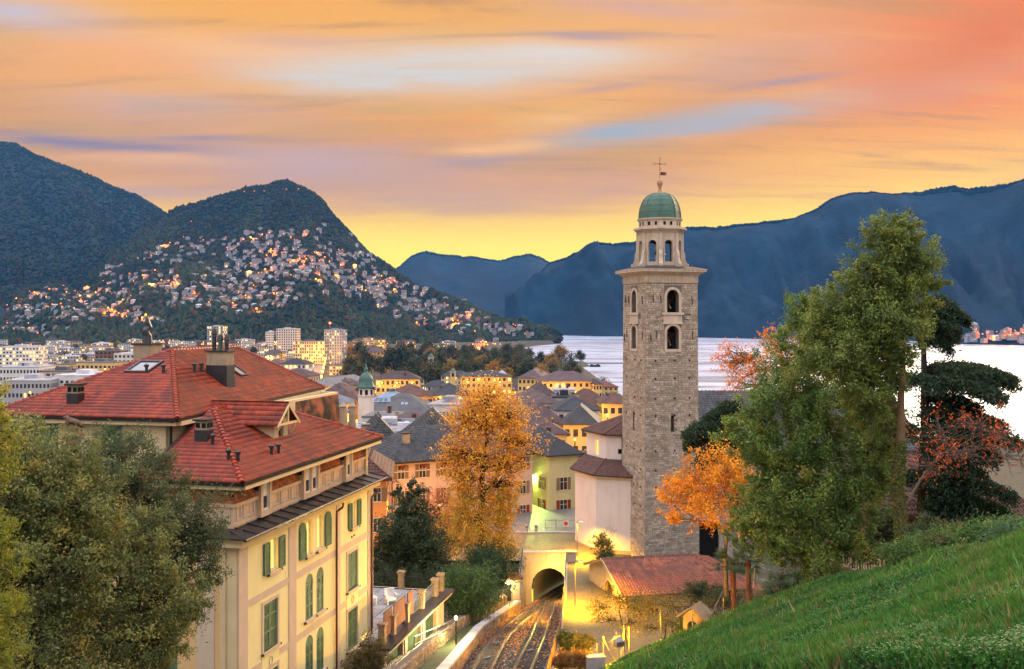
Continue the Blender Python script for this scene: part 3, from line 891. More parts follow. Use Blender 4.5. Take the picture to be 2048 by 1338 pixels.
at = me_un.color_attributes.new('Col', 'FLOAT_COLOR', 'CORNER'); at.data.foreach_set('color', [1.0] * (4 * len(me_un.loops)))
rest = MB(TM)
for i, (k, x, z, ln, h, d) in enumerate(stones):
    fr = face_frame(k); c = fr(x, 0, z)
    if i < 300:
        o = link('stone', me_un, tower, c - Vector((0, 0, TB)), k * math.pi / 2); o.scale = (ln, d, h)
    else:
        tone = .68 + .52 * rs.random(); warm = .06 * rs.random()
        up = .08 * (z - 50) / 20  # higher stones painted warmer and lighter, after the light on the tower top
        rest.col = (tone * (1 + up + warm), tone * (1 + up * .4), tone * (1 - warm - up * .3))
        pts = [(x - ln / 2, z - h / 2), (x + ln / 2, z - h / 2), (x + ln / 2, z + h / 2), (x - ln / 2, z + h / 2)]
        in_ = [(x - ln / 2 + .018, z - h / 2 + .018), (x + ln / 2 - .018, z - h / 2 + .018), (x + ln / 2 - .018, z + h / 2 - .018), (x - ln / 2 + .018, z + h / 2 - .018)]
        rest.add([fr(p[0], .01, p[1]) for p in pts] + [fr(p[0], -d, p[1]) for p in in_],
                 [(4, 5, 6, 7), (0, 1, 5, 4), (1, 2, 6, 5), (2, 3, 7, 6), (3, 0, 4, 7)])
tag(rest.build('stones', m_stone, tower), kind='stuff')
# frieze, cornice and lantern
fz = MB(TM); fz.box(-HT - .06, HT + .06, -HT - .06, HT + .06, 68.9, 69.75); fz.build('frieze', m_lime, tower)
for k in (0, 3):
    fr = face_frame(k); tg = MB(TM)
    for i in range(19):
        x = -HT + .1 + i * (2 * HT - .2) / 18
        plate(tg, [(x - .07, 69.0), (x + .07, 69.0), (x + .07, 69.55), (x - .07, 69.55)], fr, -.13, .0)
    tg.build('triglyphs', m_lime, tower)
cn = MB(TM)
for (e, z0, z1) in ((.22, 69.75, 69.95), (.48, 69.95, 70.12), (.74, 70.12, 70.34), (.80, 70.34, 70.42)):
    cn.box(-HT - e, HT + e, -HT - e, HT + e, z0, z1)
cn.build('cornice', m_lime, tower)
fl = MB(TM); fl.hexa([(-HT - .8, -HT - .8, 70.43), (HT + .8, -HT - .8, 70.43), (HT + .8, HT + .8, 70.43), (-HT - .8, HT + .8, 70.43)], [(-2.7, -2.7, 70.75), (2.7, -2.7, 70.75), (2.7, 2.7, 70.75), (-2.7, 2.7, 70.75)])
fl.build('flashing', m_lead, tower)
def octa(r, ph=math.pi / 8): return [(r * math.cos(ph + i * math.pi / 4), r * math.sin(ph + i * math.pi / 4)) for i in range(8)]
lr = 2.52; ap = lr * math.cos(math.pi / 8); sd_ = lr * math.sin(math.pi / 8)
lan = None
for i in range(8):
    an = i * math.pi / 4 + math.pi / 4
    def fr(x, d, z, an=an): 
        r_ = ap - d; c, s = math.cos(an), math.sin(an)
        return Vector((c * r_ - s * x, s * r_ + c * x, z))
    lm = MB(TM); wall_panel(lm, (-sd_, sd_), 70.7, 74.6, [(-.48, .48, 71.3, 73.75, True)], fr, .3)
    o = lm.build('lantern_wall', m_lime, tower)
    ls = MB(TM); surround(ls, (-.48, .48, 71.3, 73.75, True), fr, .14, -.06, .05)
    plate(ls, [(-.75, 70.9), (.75, 70.9), (.75, 71.12), (-.75, 71.12)], fr, -.12, .02); ls.build('window_surround', m_lime, o)
    # scroll bracket on each corner
    a2 = an + math.pi / 8; c, s = math.cos(a2), math.sin(a2); sb = MB(TM)
    prof = [(2.45, 70.72), (3.18, 70.72), (3.2, 71.0), (3.0, 71.25), (2.86, 71.7), (2.84, 72.2), (2.7, 72.6), (2.45, 72.7)]
    hw = .2
    sb.hexa([Vector((c * r_ + s * hw, s * r_ - c * hw, z)) for r_, z in prof], [Vector((c * r_ - s * hw, s * r_ + c * hw, z)) for r_, z in prof])
    sb.lathe([(.1, 0), (.22, .06), (.22, .34), (.1, .4)], 10, (c * 3.05, s * 3.05, 70.75))
    sb.build('scroll_bracket', m_lime, tower)
    pl = MB(TM); pl.lathe([(.2, 70.7), (.2, 74.55), (.26, 74.6)], 8, (c * (lr - .03), s * (lr - .03), 0)); pl.build('corner_pilaster', m_lime, tower)
li = MB(TM); li.prism(octa(1.9), 70.7, 70.95); li.bar((-1.6, 0, 73.6), (1.6, 0, 73.6), .16, .16); li.bar((0, -1.6, 73.6), (0, 1.6, 73.6), .16, .16); li.build('lantern_floor', m_dark, tower)
lb = MB(TM); lb.lathe([(.05, 1.3), (.3, 1.25), (.4, .9), (.5, .5), (.66, .15), (.7, .1)], 14, (0, 0, 72.1)); lb.build('bell', m_bronze, tower, True)
lc = MB(TM)
for (r_, z0, z1) in ((2.62, 74.6, 74.78), (2.8, 74.78, 74.95), (3.02, 74.95, 75.12), (2.95, 75.12, 75.2)): lc.prism(octa(r_), z0, z1)
lc.build('lantern_cornice', m_lime, tower)
dr = MB(TM); dr.prism(octa(2.40), 75.2, 76.0); dr.prism(octa(2.52), 76.0, 76.12); dr.prism(octa(2.62), 76.12, 76.24)
drum = dr.build('drum', m_lime, tower)
for i in range(8):
    an = i * math.pi / 4; r_ = 2.40 * math.cos(math.pi / 8)
    for off in (-.45, .35):
        vb = MB(TM); c, s = math.cos(an), math.sin(an)
        vb.hexa([Vector((c * (r_ - .05) - s * (off + q), s * (r_ - .05) + c * (off + q), z)) for q, z in ((-.14, 75.42), (.14, 75.42), (.14, 75.82), (-.14, 75.82))],
                [Vector((c * (r_ + .02) - s * (off + q), s * (r_ + .02) + c * (off + q), z)) for q, z in ((-.14, 75.42), (.14, 75.42), (.14, 75.82), (-.14, 75.82))])
        vb.build('vent', m_dark, drum)
# dome: eight copper gores, each of seamed sheets
rows = 6
def dome_r(t): return 2.36 * math.cos(t * math.pi / 2 * .94) ** .72
def dome_z(t): return 76.24 + 2.95 * math.sin(t * math.pi / 2 * .98)
for i in range(8):
    a0, a1 = i * math.pi / 4 + math.pi / 8, (i + 1) * math.pi / 4 + math.pi / 8
    for rrow in range(rows):
        g = MB(TM); ns = 3
        for q in range(ns):
            t0, t1 = (rrow + q / ns) / rows, (rrow + (q + 1) / ns) / rows
            lift = .03 * (1 - q / ns)
            p = []
            for (tt, aa, lf) in ((t0, a0, lift), (t0, a1, lift), (t1, a1, lift - .01), (t1, a0, lift - .01)):
                rr = dome_r(tt) + lf; p.append((rr * math.cos(aa), rr * math.sin(aa), dome_z(tt)))
            g.poly(p)
        if i * rows + rrow == 0: dome_first = True
        g.build('dome_sheet', m_copper, tower)
for i in range(8):
    an = i * math.pi / 4 + math.pi / 8; rb = MB(TM)
    rb.tube([((dome_r(t / 12) + .03) * math.cos(an), (dome_r(t / 12) + .03) * math.sin(an), dome_z(t / 12)) for t in range(13)], .05, 5)
    rb.build('dome_rib', m_copper, tower)
fn = MB(TM); fn.lathe([(.34, 79.1), (.3, 79.25), (.17, 79.55), (.15, 79.8), (.22, 79.9), (.2, 79.98), (.26, 80.1), (.33, 80.3), (.33, 80.45), (.24, 80.68), (.08, 80.8)], 14)
fn.build('finial', mat('terracotta_stone', (.42, .24, .14), .8), tower, True)
cr = MB(TM); cr.tube([(0, 0, 80.7), (0, 0, 83.15)], .035, 6); cr.tube([(-.62, 0, 82.55), (.62, 0, 82.55)], .03, 6)
for (x, z) in ((0, 83.25), (-.7, 82.55), (.7, 82.55), (0, 81.95)):
    cr.tube([(x + .1 * math.cos(a * .7854), 0, z + .1 * math.sin(a * .7854)) for a in range(9)], .02, 4, cap=False)
for an in range(4):
    a = math.pi / 4 + an * math.pi / 2; cr.tube([(0, 0, 82.55), (.26 * math.cos(a), 0, 82.55 + .26 * math.sin(a))], .015, 4)
cr.build('cross', m_pipe, tower)
vn = MB(TM); vn.hexa([(.08, -.012, 81.25), (.85, -.012, 81.3), (.7, -.012, 81.45), (.85, -.012, 81.62), (.08, -.012, 81.65)], [(.08, .012, 81.25), (.85, .012, 81.3), (.7, .012, 81.45), (.85, .012, 81.62), (.08, .012, 81.65)])
vn.build('weather_vane', m_pipe, tower)

# ================================================================== church beside the tower
m_church = mat('white_church_render', (0.70, 0.62, 0.57), 0.9, .07, .35, bump=.07, bscale=20, stain=.30, stain_col=(.40, .33, .28, 1))
CB = 37.6
church = empty('church_apse', (12.0, 118.0, CB), 0, 'white many-sided church apse with two brown tiled roofs beside the tower', 'church')
CM = Matrix.Translation((-12.0, -118.0, -CB))
low = [(7.55, 119.6), (9.66, 115.0), (13.6, 113.6), (21.0, 117.0), (22.5, 124), (9.0, 126.5)]
upp = [(9.15, 122.4), (11.1, 118.0), (14.6, 116.8), (19.5, 119.2), (20.2, 124.5), (11.5, 126.5)]
MB(CM).prism(low, CB - 1, 47.0).build('lower_wall', m_church, church)
MB(CM).prism([(p[0] * 1.012 - .14, p[1] * 1.0 - .18) for p in low], CB - 1, 38.5).build('plinth', mat('tan_plinth', (.40, .30, .2), .9, .15), church)
def grow(poly, d):
    cx = sum(p[0] for p in poly) / len(poly); cy_ = sum(p[1] for p in poly) / len(poly)
    return [(cx + (p[0] - cx) * d, cy_ + (p[1] - cy_) * d) for p in poly]
MB(CM).prism(grow(low, 1.05), 46.65, 47.0).build('eave_moulding', m_cream, church)
uw = MB(CM); n = len(upp)
for i in range(n):
    a, b_ = upp[i], upp[(i + 1) % n]; L = math.dist(a, b_); ux, uy = (b_[0] - a[0]) / L, (b_[1] - a[1]) / L
    def fr(x, d, z, a=a, ux=ux, uy=uy): return Vector((a[0] + ux * x - uy * d, a[1] + uy * x + ux * d, z))
    ops = [(L * .52 - .38, L * .52 + .38, 48.6, 50.5, True)] if i == 0 else ([(L * .5 - .42, L * .5 + .42, 49.0, 49.6, False)] if i == 1 else [])
    wall_panel(uw, (0, L), 46.5, 51.3, ops, fr, .35)
    for o in ops:
        g_ = MB(CM); plate(g_, opening_poly(o), fr, .28, .3); g_.build('window_pane', m_litwin if i == 0 else m_dark, church)
uw.build('upper_wall', m_church, church)
MB(CM).prism(grow(upp, 1.05), 51.0, 51.32).build('eave_moulding', m_cream, church)
tr = TileRoof('roll', .26, .36, 1.2, 3)
lo2 = grow(low, 1.09); n = len(low)
rd = MB(CM)
for i in range(n):
    a, b_, c, d = lo2[i], lo2[(i + 1) % n], upp[(i + 1) % n], upp[i]
    q = [(a[0], a[1], 47.0), (b_[0], b_[1], 47.0), (c[0], c[1], 48.35), (d[0], d[1], 48.35)]
    rd.poly(q)
    if i < 3: tr.slope([CM @ Vector(p) for p in q], [CM @ Vector(q[0]), CM @ Vector(q[1])])
up2 = grow(upp, 1.12); apx = (15.6, 121.6, 53.9)
for i in range(n):
    a, b_ = up2[i], up2[(i + 1) % n]
    q = [(a[0], a[1], 51.3), (b_[0], b_[1], 51.3), apx]
    rd.poly(q)
    if i < 3: tr.slope([CM @ Vector(p) for p in q], [CM @ Vector(q[0]), CM @ Vector(q[1])])
rd.build('roof_deck', m_deck, church)
tr.build(church, m_browntile)
for i in range(3):
    a, b_ = lo2[i], upp[i]; ridge_caps(church, CM @ Vector((a[0], a[1], 47.05)), CM @ Vector((b_[0], b_[1], 48.4)), m_browntile, .4, .13)
    a = up2[i]; ridge_caps(church, CM @ Vector((a[0], a[1], 51.35)), CM @ Vector(apx), m_browntile, .4, .13)
dp = MB(CM); dp.tube([(12.9, 116.95, 51.2), (12.9, 117.1, 50.8), (12.9, 117.1, 47.9)], .07, 6); dp.build('downpipe', m_pipe, church)
for i in (0, 1):
    a, b_ = lo2[i], lo2[i + 1]; MB(CM).tube([(a[0], a[1], 46.96), (b_[0], b_[1], 46.96)], .08, 6).build('gutter', m_black, church)
    a, b_ = up2[i], up2[i + 1]; MB(CM).tube([(a[0], a[1], 51.26), (b_[0], b_[1], 51.26)], .08, 6).build('gutter', m_black, church)

# nave and porch right of the tower
nave = empty('church_nave', (27, 122, CB), 0, 'church side with pale arched porch and dark stone roof behind the orange tree', 'church')
NM = Matrix.Translation((-27, -122, -CB))
pw_ = MB(NM)
def fr(x, d, z): return Vector((19.6 + x, 111.6 + d + .12 * x, z))
wall_panel(pw_, (0, 5.2), CB - 1, 44.6, [(.5, 3.6, CB - .9, 42.3, True)], fr, .5)
pw_.box(19.7, 24.6, 112.9, 118, 44.0, 44.5)
pw_.build('porch_wall', mat('grey_render', (.36, .30, .26), .9, .15, .6, stain=.5), nave)
pd = MB(NM); plate(pd, opening_poly((.5, 3.6, CB - .9, 42.3, True)), fr, .45, .5); pd.build('porch_door', m_dark, nave)  # near-black sheet stands for the shade inside the open arch
MB(NM).box(21.5, 48, 119, 138, CB - 1, 49.5).build('wall', mat('grey_render', (.3, .26, .23), .9), nave)
pr_ = MB(NM); pr_.poly([(19.0, 111.0, 44.4), (25.2, 111.8, 44.4), (25.2, 119.5, 47.6), (19.0, 119.5, 47.6)]); pr_.build('porch_roof', m_greytile, nave)
nr = [(20.8, 118.0, 49.3), (48.5, 118.0, 49.3), (48.5, 128.5, 55.5), (20.8, 128.5, 55.5)]
rd = MB(NM); rd.poly(nr); rd.poly([(20.8, 139, 49.3), (48.5, 139, 49.3), (48.5, 128.5, 55.5), (20.8, 128.5, 55.5)]); rd.poly([(20.9, 119, 49.4), (20.9, 138, 49.4), (20.9, 128.5, 55.2)]); rd.build('roof_deck', m_deck, nave)
tr = TileRoof('roll', .5, .5, 1.0, 5); tr.slope([NM @ Vector(p) for p in nr], [NM @ Vector(nr[0]), NM @ Vector(nr[1])]); tr.build(nave, m_greytile, name='stone_slate')
# ================================================================== big yellow house with red tiled roofs
HB = 42.5
house = empty('yellow_villa', (-12.6, 46.0, HB), math.atan2(.975, .223), 'tall yellow apartment house with green shutters and wet red tiled hip roofs', 'house')
HMx = Matrix.Translation((0, 0, -HB))
house_w = Matrix.Translation((-12.6, 46.0, 0)) @ Matrix.Rotation(math.atan2(.975, .223), 4, 'Z')     # absolute heights
def cam_ray_plane(px, py, p0, n):
    "where the photographed point meets a plane of the house (house coordinates, absolute heights)"
    inv = house_w.inverted()
    o = inv @ Vector((0, 0, CAMZ)); d = inv @ P(px, py, 10.0) - o
    t_ = (Vector(p0) - o).dot(n) / d.dot(n)
    return o + d * t_
def ff(x, d, z): return Vector((x, d, z))            # street facade, plane y = 0, seen from the right
def fn_(x, d, z): return Vector((d, -x, z))          # end facade, plane x = 0; x counts to the right

# ---- walls
row = {'A2': (2.46, 3.96, 48.8, 51.1), 'A3': (2.46, 3.96, 45.5, 47.8), 'C2': (13.1, 14.6, 48.9, 51.1), 'C3': (13.1, 14.6, 45.4, 47.7)}
opn = [(3.08, 4.08, 52.5, 54.05, False), (7.42, 8.2, 52.3, 54.2, True), (8.82, 9.6, 52.3, 54.2, True), (13.7, 14.55, 52.5, 54.05, False)]
opc = [r_ + (False,) for r_ in row.values()] + [(a, b, c, d, True) for (a, b) in ((7.3, 8.26), (8.72, 9.68)) for (c, d) in ((48.9, 51.3), (45.6, 48.0))]
fw = MB(HMx); wall_panel(fw, (0, 17.2), HB - 1, 54.7, opn + opc, ff, .3)
facade = fw.build('street_wall', m_yellow, house)
end_ops = [(-4.1, -3.1, 47.4, 49.7, False), (-4.1, -3.1, 51.6, 53.4, False), (-9.6, -8.6, 51.0, 53.2, False)]
ew = MB(HMx); wall_panel(ew, (-12, 0), HB - 1, 54.7, end_ops, fn_, .3)
endw = ew.build('end_wall', mat('orange_end_render', (0.74, 0.48, 0.22), .9, .07, .6, (.60, .36, .16), stain=.25, stain_col=(.4, .26, .12, 1)), house)  # the orange light on this end wall is put into its colour
bw = MB(HMx); bw.box(.3, 17.1, 11.7, 12, HB - 1, 54.7); bw.box(16.9, 17.2, .3, 11.7, HB - 1, 57.2); bw.box(.3, 16.9, .31, 11.7, 54.5, 54.69); bw.build('back_wall', m_cream, house)
it = MB(HMx); it.box(.8, 16.6, .8, 11, HB, 54.4); it.build('dark_rooms', m_dark, house)
# ---- stucco strips
st = [(0.0, .85), (5.25, 6.1), (11.42, 11.95), (16.35, 17.2)]
for a, b in st:
    s_ = MB(HMx); plate(s_, [(a, HB - 1), (b, HB - 1), (b, 54.6), (a, 54.6)], ff, -.05, .0); s_.build('pilaster_strip', m_trim, facade)
for z in (51.6, 48.3, 45.0):
    for a, b in ((.85, 5.25), (6.1, 11.42), (11.95, 16.35)):
        s_ = MB(HMx); plate(s_, [(a, z - .17), (b, z - .17), (b, z + .17), (a, z + .17)], ff, -.03, 0); s_.build('string_course', m_trim, facade)
s_ = MB(HMx); plate(s_, [(-.9, HB - 1), (-.05, HB - 1), (-.05, 54.6), (-.9, 54.6)], fn_, -.05, 0); s_.build('pilaster_strip', m_cream, endw)
s_ = MB(HMx); plate(s_, [(-2.1, HB - 1), (-1.2, HB - 1), (-1.2, 54.6), (-2.1, 54.6)], fn_, -.035, 0); s_.build('pilaster_strip', m_trim, endw)
# ---- windows and shutters
def leaf(x0, x1, z0, z1, arch, half, fr, d, nm='shutter', par=facade):
    "one louvred shutter leaf: stiles, rails and sunk panels; half: -1 left half of an arch, 1 right half, 2 whole arch"
    mb = MB(HMx)
    w_ = x1 - x0
    if arch:
        if half == 2: pts = opening_poly((x0, x1, z0, z1, True))
        else:
            full = arc_pts(x0 if half < 0 else x0 - w_, x1 + w_ if half < 0 else x1, z1 - w_)
            h = len(full) // 2
            pts = ([(x0, z0)] + full[:h + 1] + [(x1, z0)]) if half < 0 else ([(x0, z0)] + full[h:] + [(x1, z0)])
    else: pts = [(x0, z0), (x0, z1), (x1, z1), (x1, z0)]
    plate(mb, pts, fr, d - .02, d + .02)
    sh = mb.build(nm, m_shutter, par)
    zt = z1 - (w_ * (.5 if half == 2 else 1) if arch else 0) - .02
    f_ = MB(HMx); q = .09
    plate(f_, [(x0, z0), (x0 + q, z0), (x0 + q, zt), (x0, zt)], fr, d - .045, d - .02)
    plate(f_, [(x1 - q, z0), (x1, z0), (x1, zt), (x1 - q, zt)], fr, d - .045, d - .02)
    for zz in (z0, z0 + (zt - z0) * .36, z0 + (zt - z0) * .70, zt - q):
        plate(f_, [(x0 + q, zz), (x1 - q, zz), (x1 - q, zz + q), (x0 + q, zz + q)], fr, d - .045, d - .02)
    f_.build('stile', m_shutter, sh)
    sl = MB(HMx)
    nsl = int((zt - z0) / .085)
    for i in range(nsl):
        zz = z0 + .1 + i * .085
        if zz > zt - .12: break
        sl.add([fr(x0 + q, d - .02, zz), fr(x1 - q, d - .02, zz), fr(x1 - q, d - .038, zz + .05), fr(x0 + q, d - .038, zz + .05)], [(0, 1, 2, 3)])
    if nsl > 2: tag(sl.build('slats', m_shutter, sh), kind='stuff')
    return sh
def sill(x0, x1, z, fr, par=facade):
    s_ = MB(HMx); plate(s_, [(x0 - .12, z - .14), (x1 + .12, z - .14), (x1 + .12, z), (x0 - .12, z)], fr, -.14, .05); s_.build('sill', m_trim, par)
    for x in (x0 - .2, x1 + .2):
        h = MB(HMx); h.bar(fr(x, -.02, z - .1), fr(x, -.16, z - .05), .05, .1); h.build('shutter_catch', m_pipe, par)
def window(o, fr, lit, par=facade, bars=True):
    a, b, c, d, arch = o
    g_ = MB(HMx); plate(g_, opening_poly(o), fr, .24, .26); pane = g_.build('window_pane', m_litwin if lit else m_glass, par)
    k = MB(HMx); surround(k, (a + .07, b - .07, c + .07, d - .07, arch), fr, .07, .17, .24)
    if bars: plate(k, [((a + b) / 2 - .04, c), ((a + b) / 2 + .04, c), ((a + b) / 2 + .04, d - (.0 if not arch else .12)), ((a + b) / 2 - .04, d - (.0 if not arch else .12))], fr, .18, .235)
    k.build('window_frame', m_white, pane)
for o in opn[:1] + opn[3:]:
    window(o, ff, True); sill(o[0], o[1], o[2], ff)
    w2 = (o[1] - o[0]) * .62
    leaf(o[0] - w2 - .02, o[0] - .02, o[2], o[3], False, 0, ff, -.07); leaf(o[1] + .02, o[1] + w2 + .02, o[2], o[3], False, 0, ff, -.07)
for i, o in enumerate(opn[1:3]):
    window(o, ff, True); sill(o[0], o[1], o[2], ff)
    x = (o[0] - .95) if i == 0 else o[1] + .17
    leaf(x, x + .78, o[2], o[3], True, 2, ff, -.07)
for o in opc:
    a, b, c, d, arch = o
    mid = (a + b) / 2
    leaf(a + .01, mid - .01, c, d, arch, -1, ff, .05); leaf(mid + .01, b - .01, c, d, arch, 1, ff, .05); sill(a, b, c, ff)
    if not arch:
        s_ = MB(HMx); surround(s_, o, ff, .16, -.06, .02); s_.build('window_surround', m_trim, facade)
        s_ = MB(HMx); plate(s_, [(a - .16, c - 1.1), (b + .16, c - 1.1), (b + .16, c - .15), (a - .16, c - .15)], ff, -.035, 0)
        ap_ = s_.build('apron_panel', m_yellow, facade)
        rg = MB(HMx); rg.tube([Vector((mid + .17 * math.cos(q * .5236), -.05, c - .62 + .22 * math.sin(q * .5236))) for q in range(13)], .022, 5, cap=False); rg.build('medallion', m_trim, ap_)
for o in end_ops:
    a, b, c, d, arch = o; mid = (a + b) / 2
    leaf(a + .01, mid - .01, c, d, arch, -1, fn_, .05, par=endw); leaf(mid + .01, b - .01, c, d, arch, 1, fn_, .05, par=endw); sill(a, b, c, fn_, endw)
# small iron balcony below the end window
bl = MB(HMx); bl.box(-.9, 0, 2.5, 4.8, 47.1, 47.25); bal = bl.build('balcony', m_trim, house)
rl = MB(HMx)
for yy in np.arange(2.55, 4.76, .15): rl.bar((-.85, yy, 47.25), (-.85, yy, 48.15), .02, .02)
for xx in np.arange(-.85, 0, .15): rl.bar((xx, 2.55, 47.25), (xx, 2.55, 48.15), .02, .02)
rl.bar((-.85, 2.5, 48.18), (-.85, 4.8, 48.18), .05, .05); rl.bar((-.87, 2.55, 48.18), (0, 2.55, 48.18), .05, .05); rl.build('railing', m_black, bal)
for (x, z) in ((13.75, 52.0), (14.1, 52.02), (13.6, 45.05), (13.95, 45.05)):
    v_ = MB(HMx); v_.tube([(x, -.06, z), (x, .02, z)], .06, 8); v_.build('vent_cap', m_pipe, facade)
# ---- downpipes
for (x, zt) in ((11.18, 54.5), (16.75, 54.4)):
    d_ = MB(HMx); d_.tube([(x, -.55, zt), (x, -.5, zt - .25), (x, -.16, zt - .5), (x, -.14, zt - .8), (x, -.14, HB)], .065, 7); d_.build('downpipe', m_pipe, house)
d_ = MB(HMx); d_.tube([(-.12, .62, 54.6), (-.12, .62, HB)], .05, 6); d_.build('downpipe', m_cream, house)
# ---- cornice and sheet metal ledge, one panel after another
c_ = MB(HMx); c_.box(-.42, 17.5, -.42, 0, 54.5, 54.82); c_.box(-.42, 0, 0, 12, 54.5, 54.82); c_.box(-.58, 17.6, -.58, -.0, 54.82, 54.9); c_.box(-.58, 0, 0, 12, 54.82, 54.9)
c_.build('cornice', m_cream, house)
npn = 16
for i in range(npn):
    a, b = -.66 + i * 18.4 / npn, -.66 + (i + 1) * 18.4 / npn
    pl = MB(HMx); a2 = max(a, .35); pl.hexa([(a, -.68, 54.92), (b, -.68, 54.92), (b, .42, 55.14), (max(a, .0), .42, 55.14)], [(a, -.68, 54.98), (b, -.68, 54.98), (b, .42, 55.2), (max(a, .0), .42, 55.2)])
    pl.bar((b, -.69, 54.99), (b, .4, 55.22), .05, .07); pl.build('ledge_panel', m_lead, house)
for i in range(6):
    a, b = -.66 + i * 2.1, -.66 + (i + 1) * 2.1
    pl = MB(HMx); pl.hexa([(-.68, b, 54.92), (-.68, a, 54.92), (.42, max(a, 0), 55.14), (.42, b, 55.14)], [(-.68, b, 54.98), (-.68, a, 54.98), (.42, max(a, 0), 55.2), (.42, b, 55.2)]); pl.build('ledge_panel', m_lead, house)
MB(HMx).tube([(-.7, -.72, 54.93), (17.75, -.72, 54.93)], .07, 6).build('gutter', m_black, house)
# ---- attic storey with panels, mansard tiles and pedimented dormers
at_ = MB(HMx); at_.box(.42, 16.8, .42, 11.6, 54.9, 56.3); attic = at_.build('attic_wall', m_attic, house)
dorm = [(3.15, .95, 1), (8.5, 1.9, 2), (13.85, .9, 1)]
def free(a, b): return not any(a < c + w_ / 2 + .25 and b > c - w_ / 2 - .25 for c, w_, k in dorm)
def fat(x, d, z): return Vector((x, .42 + d, z))
def fate(x, d, z): return Vector((.42 + d, -x, z))
x = .6
for (a, b) in ((.55, 1.05), (1.2, 2.35), (4.0, 5.0), (5.15, 6.2), (6.35, 7.2), (9.8, 10.6), (10.75, 11.8), (11.95, 13.05), (14.65, 15.5), (15.65, 16.6)):
    pn = MB(HMx); surround(pn, (a + .1, b - .1, 55.6, 56.12, False), fat, .07, -.05, 0); pn.build('stucco_panel', m_trim, attic)
for (a, b) in ((-1.1, -.6), (-2.4, -1.3), (-4.0, -2.7)):
    pn = MB(HMx); surround(pn, (a + .1, b - .1, 55.6, 56.12, False), fate, .07, -.05, 0); pn.build('stucco_panel', m_trim, attic)
mo = MB(HMx); mo.box(.3, 16.95, .3, .42, 56.2, 56.36); mo.box(.3, .42, .42, 11.6, 56.2, 56.36); mo.box(.36, 16.9, .36, .42, 55.28, 55.42); mo.build('moulding', m_attic, attic)
mf = MB(HMx); mf.hexa([(.42, .42, 56.3), (16.8, .42, 56.3), (16.8, 11.6, 56.3), (.42, 11.6, 56.3)], [(.95, .95, 57.4), (16.3, .95, 57.4), (16.3, 11, 57.4), (.95, 11, 57.4)]); mf.build('mansard', m_deck, house)
ms = TileRoof('flat', .2, .17, .8, 8)
ms.slope([HMx @ Vector(p) for p in [(.40, .40, 56.32), (16.82, .40, 56.32), (16.3, .93, 57.42), (.93, .93, 57.42)]], [HMx @ Vector((.40, .40, 56.32)), HMx @ Vector((16.8, .40, 56.32))])
ms.slope([HMx @ Vector(p) for p in [(.40, .40, 56.32), (.40, 8, 56.32), (.93, 8, 57.42), (.93, .93, 57.42)]], [HMx @ Vector((.40, .40, 56.32)), HMx @ Vector((.40, 8, 56.32))])
m_scale = mat('orange_scale_tile', (0.44, 0.125, 0.04), .55, .25, 2.0, (.30, .08, .035), attr=True)
ms.build(house, m_scale, name='scale_tile')
for cx, wd, k in dorm:
    a, b = cx - wd / 2, cx + wd / 2
    db = MB(HMx)
    def fd(x, d, z): return Vector((x, .15 + d, z))
    if k == 1: ops = [(a + .14, b - .14, 55.6, 56.95, False)]
    else: ops = [(a + .14, cx - .09, 55.6, 56.95, False), (cx + .09, b - .14, 55.6, 56.95, False)]
    wall_panel(db, (a - .1, b + .1), 55.3, 57.05, ops, fd, .18)
    db.box(a - .1, a + .02, .16, 1.6, 55.3, 57.05); db.box(b - .02, b + .1, .16, 1.6, 55.3, 57.05)
    dm = db.build('dormer', m_attic, house)
    for o in ops:
        g_ = MB(HMx); plate(g_, opening_poly(o), fd, .14, .16); pn = g_.build('window_pane', m_glass, dm)
        k_ = MB(HMx); surround(k_, (o[0] + .06, o[1] - .06, o[2] + .06, o[3] - .06, False), fd, .06, .07, .14); plate(k_, [(o[0], 56.25), (o[1], 56.25), (o[1], 56.95), (o[0], 56.95)], fd, .11, .125); k_.build('window_frame', m_white, dm)
    pm = MB(HMx); pm.box(a - .3, b + .3, -.08, .3, 57.05, 57.17)
    pm.hexa([(a - .3, -.08, 57.18), (b + .3, -.08, 57.18), (cx, -.08, 57.62)], [(a - .3, .1, 57.18), (b + .3, .1, 57.18), (cx, .1, 57.62)])
    pm.bar((a - .38, -.1, 57.18), (cx, -.1, 57.66), .1, .1); pm.bar((b + .38, -.1, 57.18), (cx, -.1, 57.66), .1, .1); pm.build('pediment', m_attic, dm)
    hd = MB(HMx); hd.poly([(a - .35, .1, 57.2), (cx, .1, 57.68), (cx, 1.7, 57.68), (a - .35, 1.7, 57.2)]); hd.poly([(b + .35, .1, 57.2), (b + .35, 1.7, 57.2), (cx, 1.7, 57.68), (cx, .1, 57.68)])
    hd.poly([(a - .35, .1, 57.2), (a - .35, 1.7, 57.2), (a - .1, 1.7, 56.6), (a - .1, .3, 56.6)]); hd.build('hood', m_lead, dm)
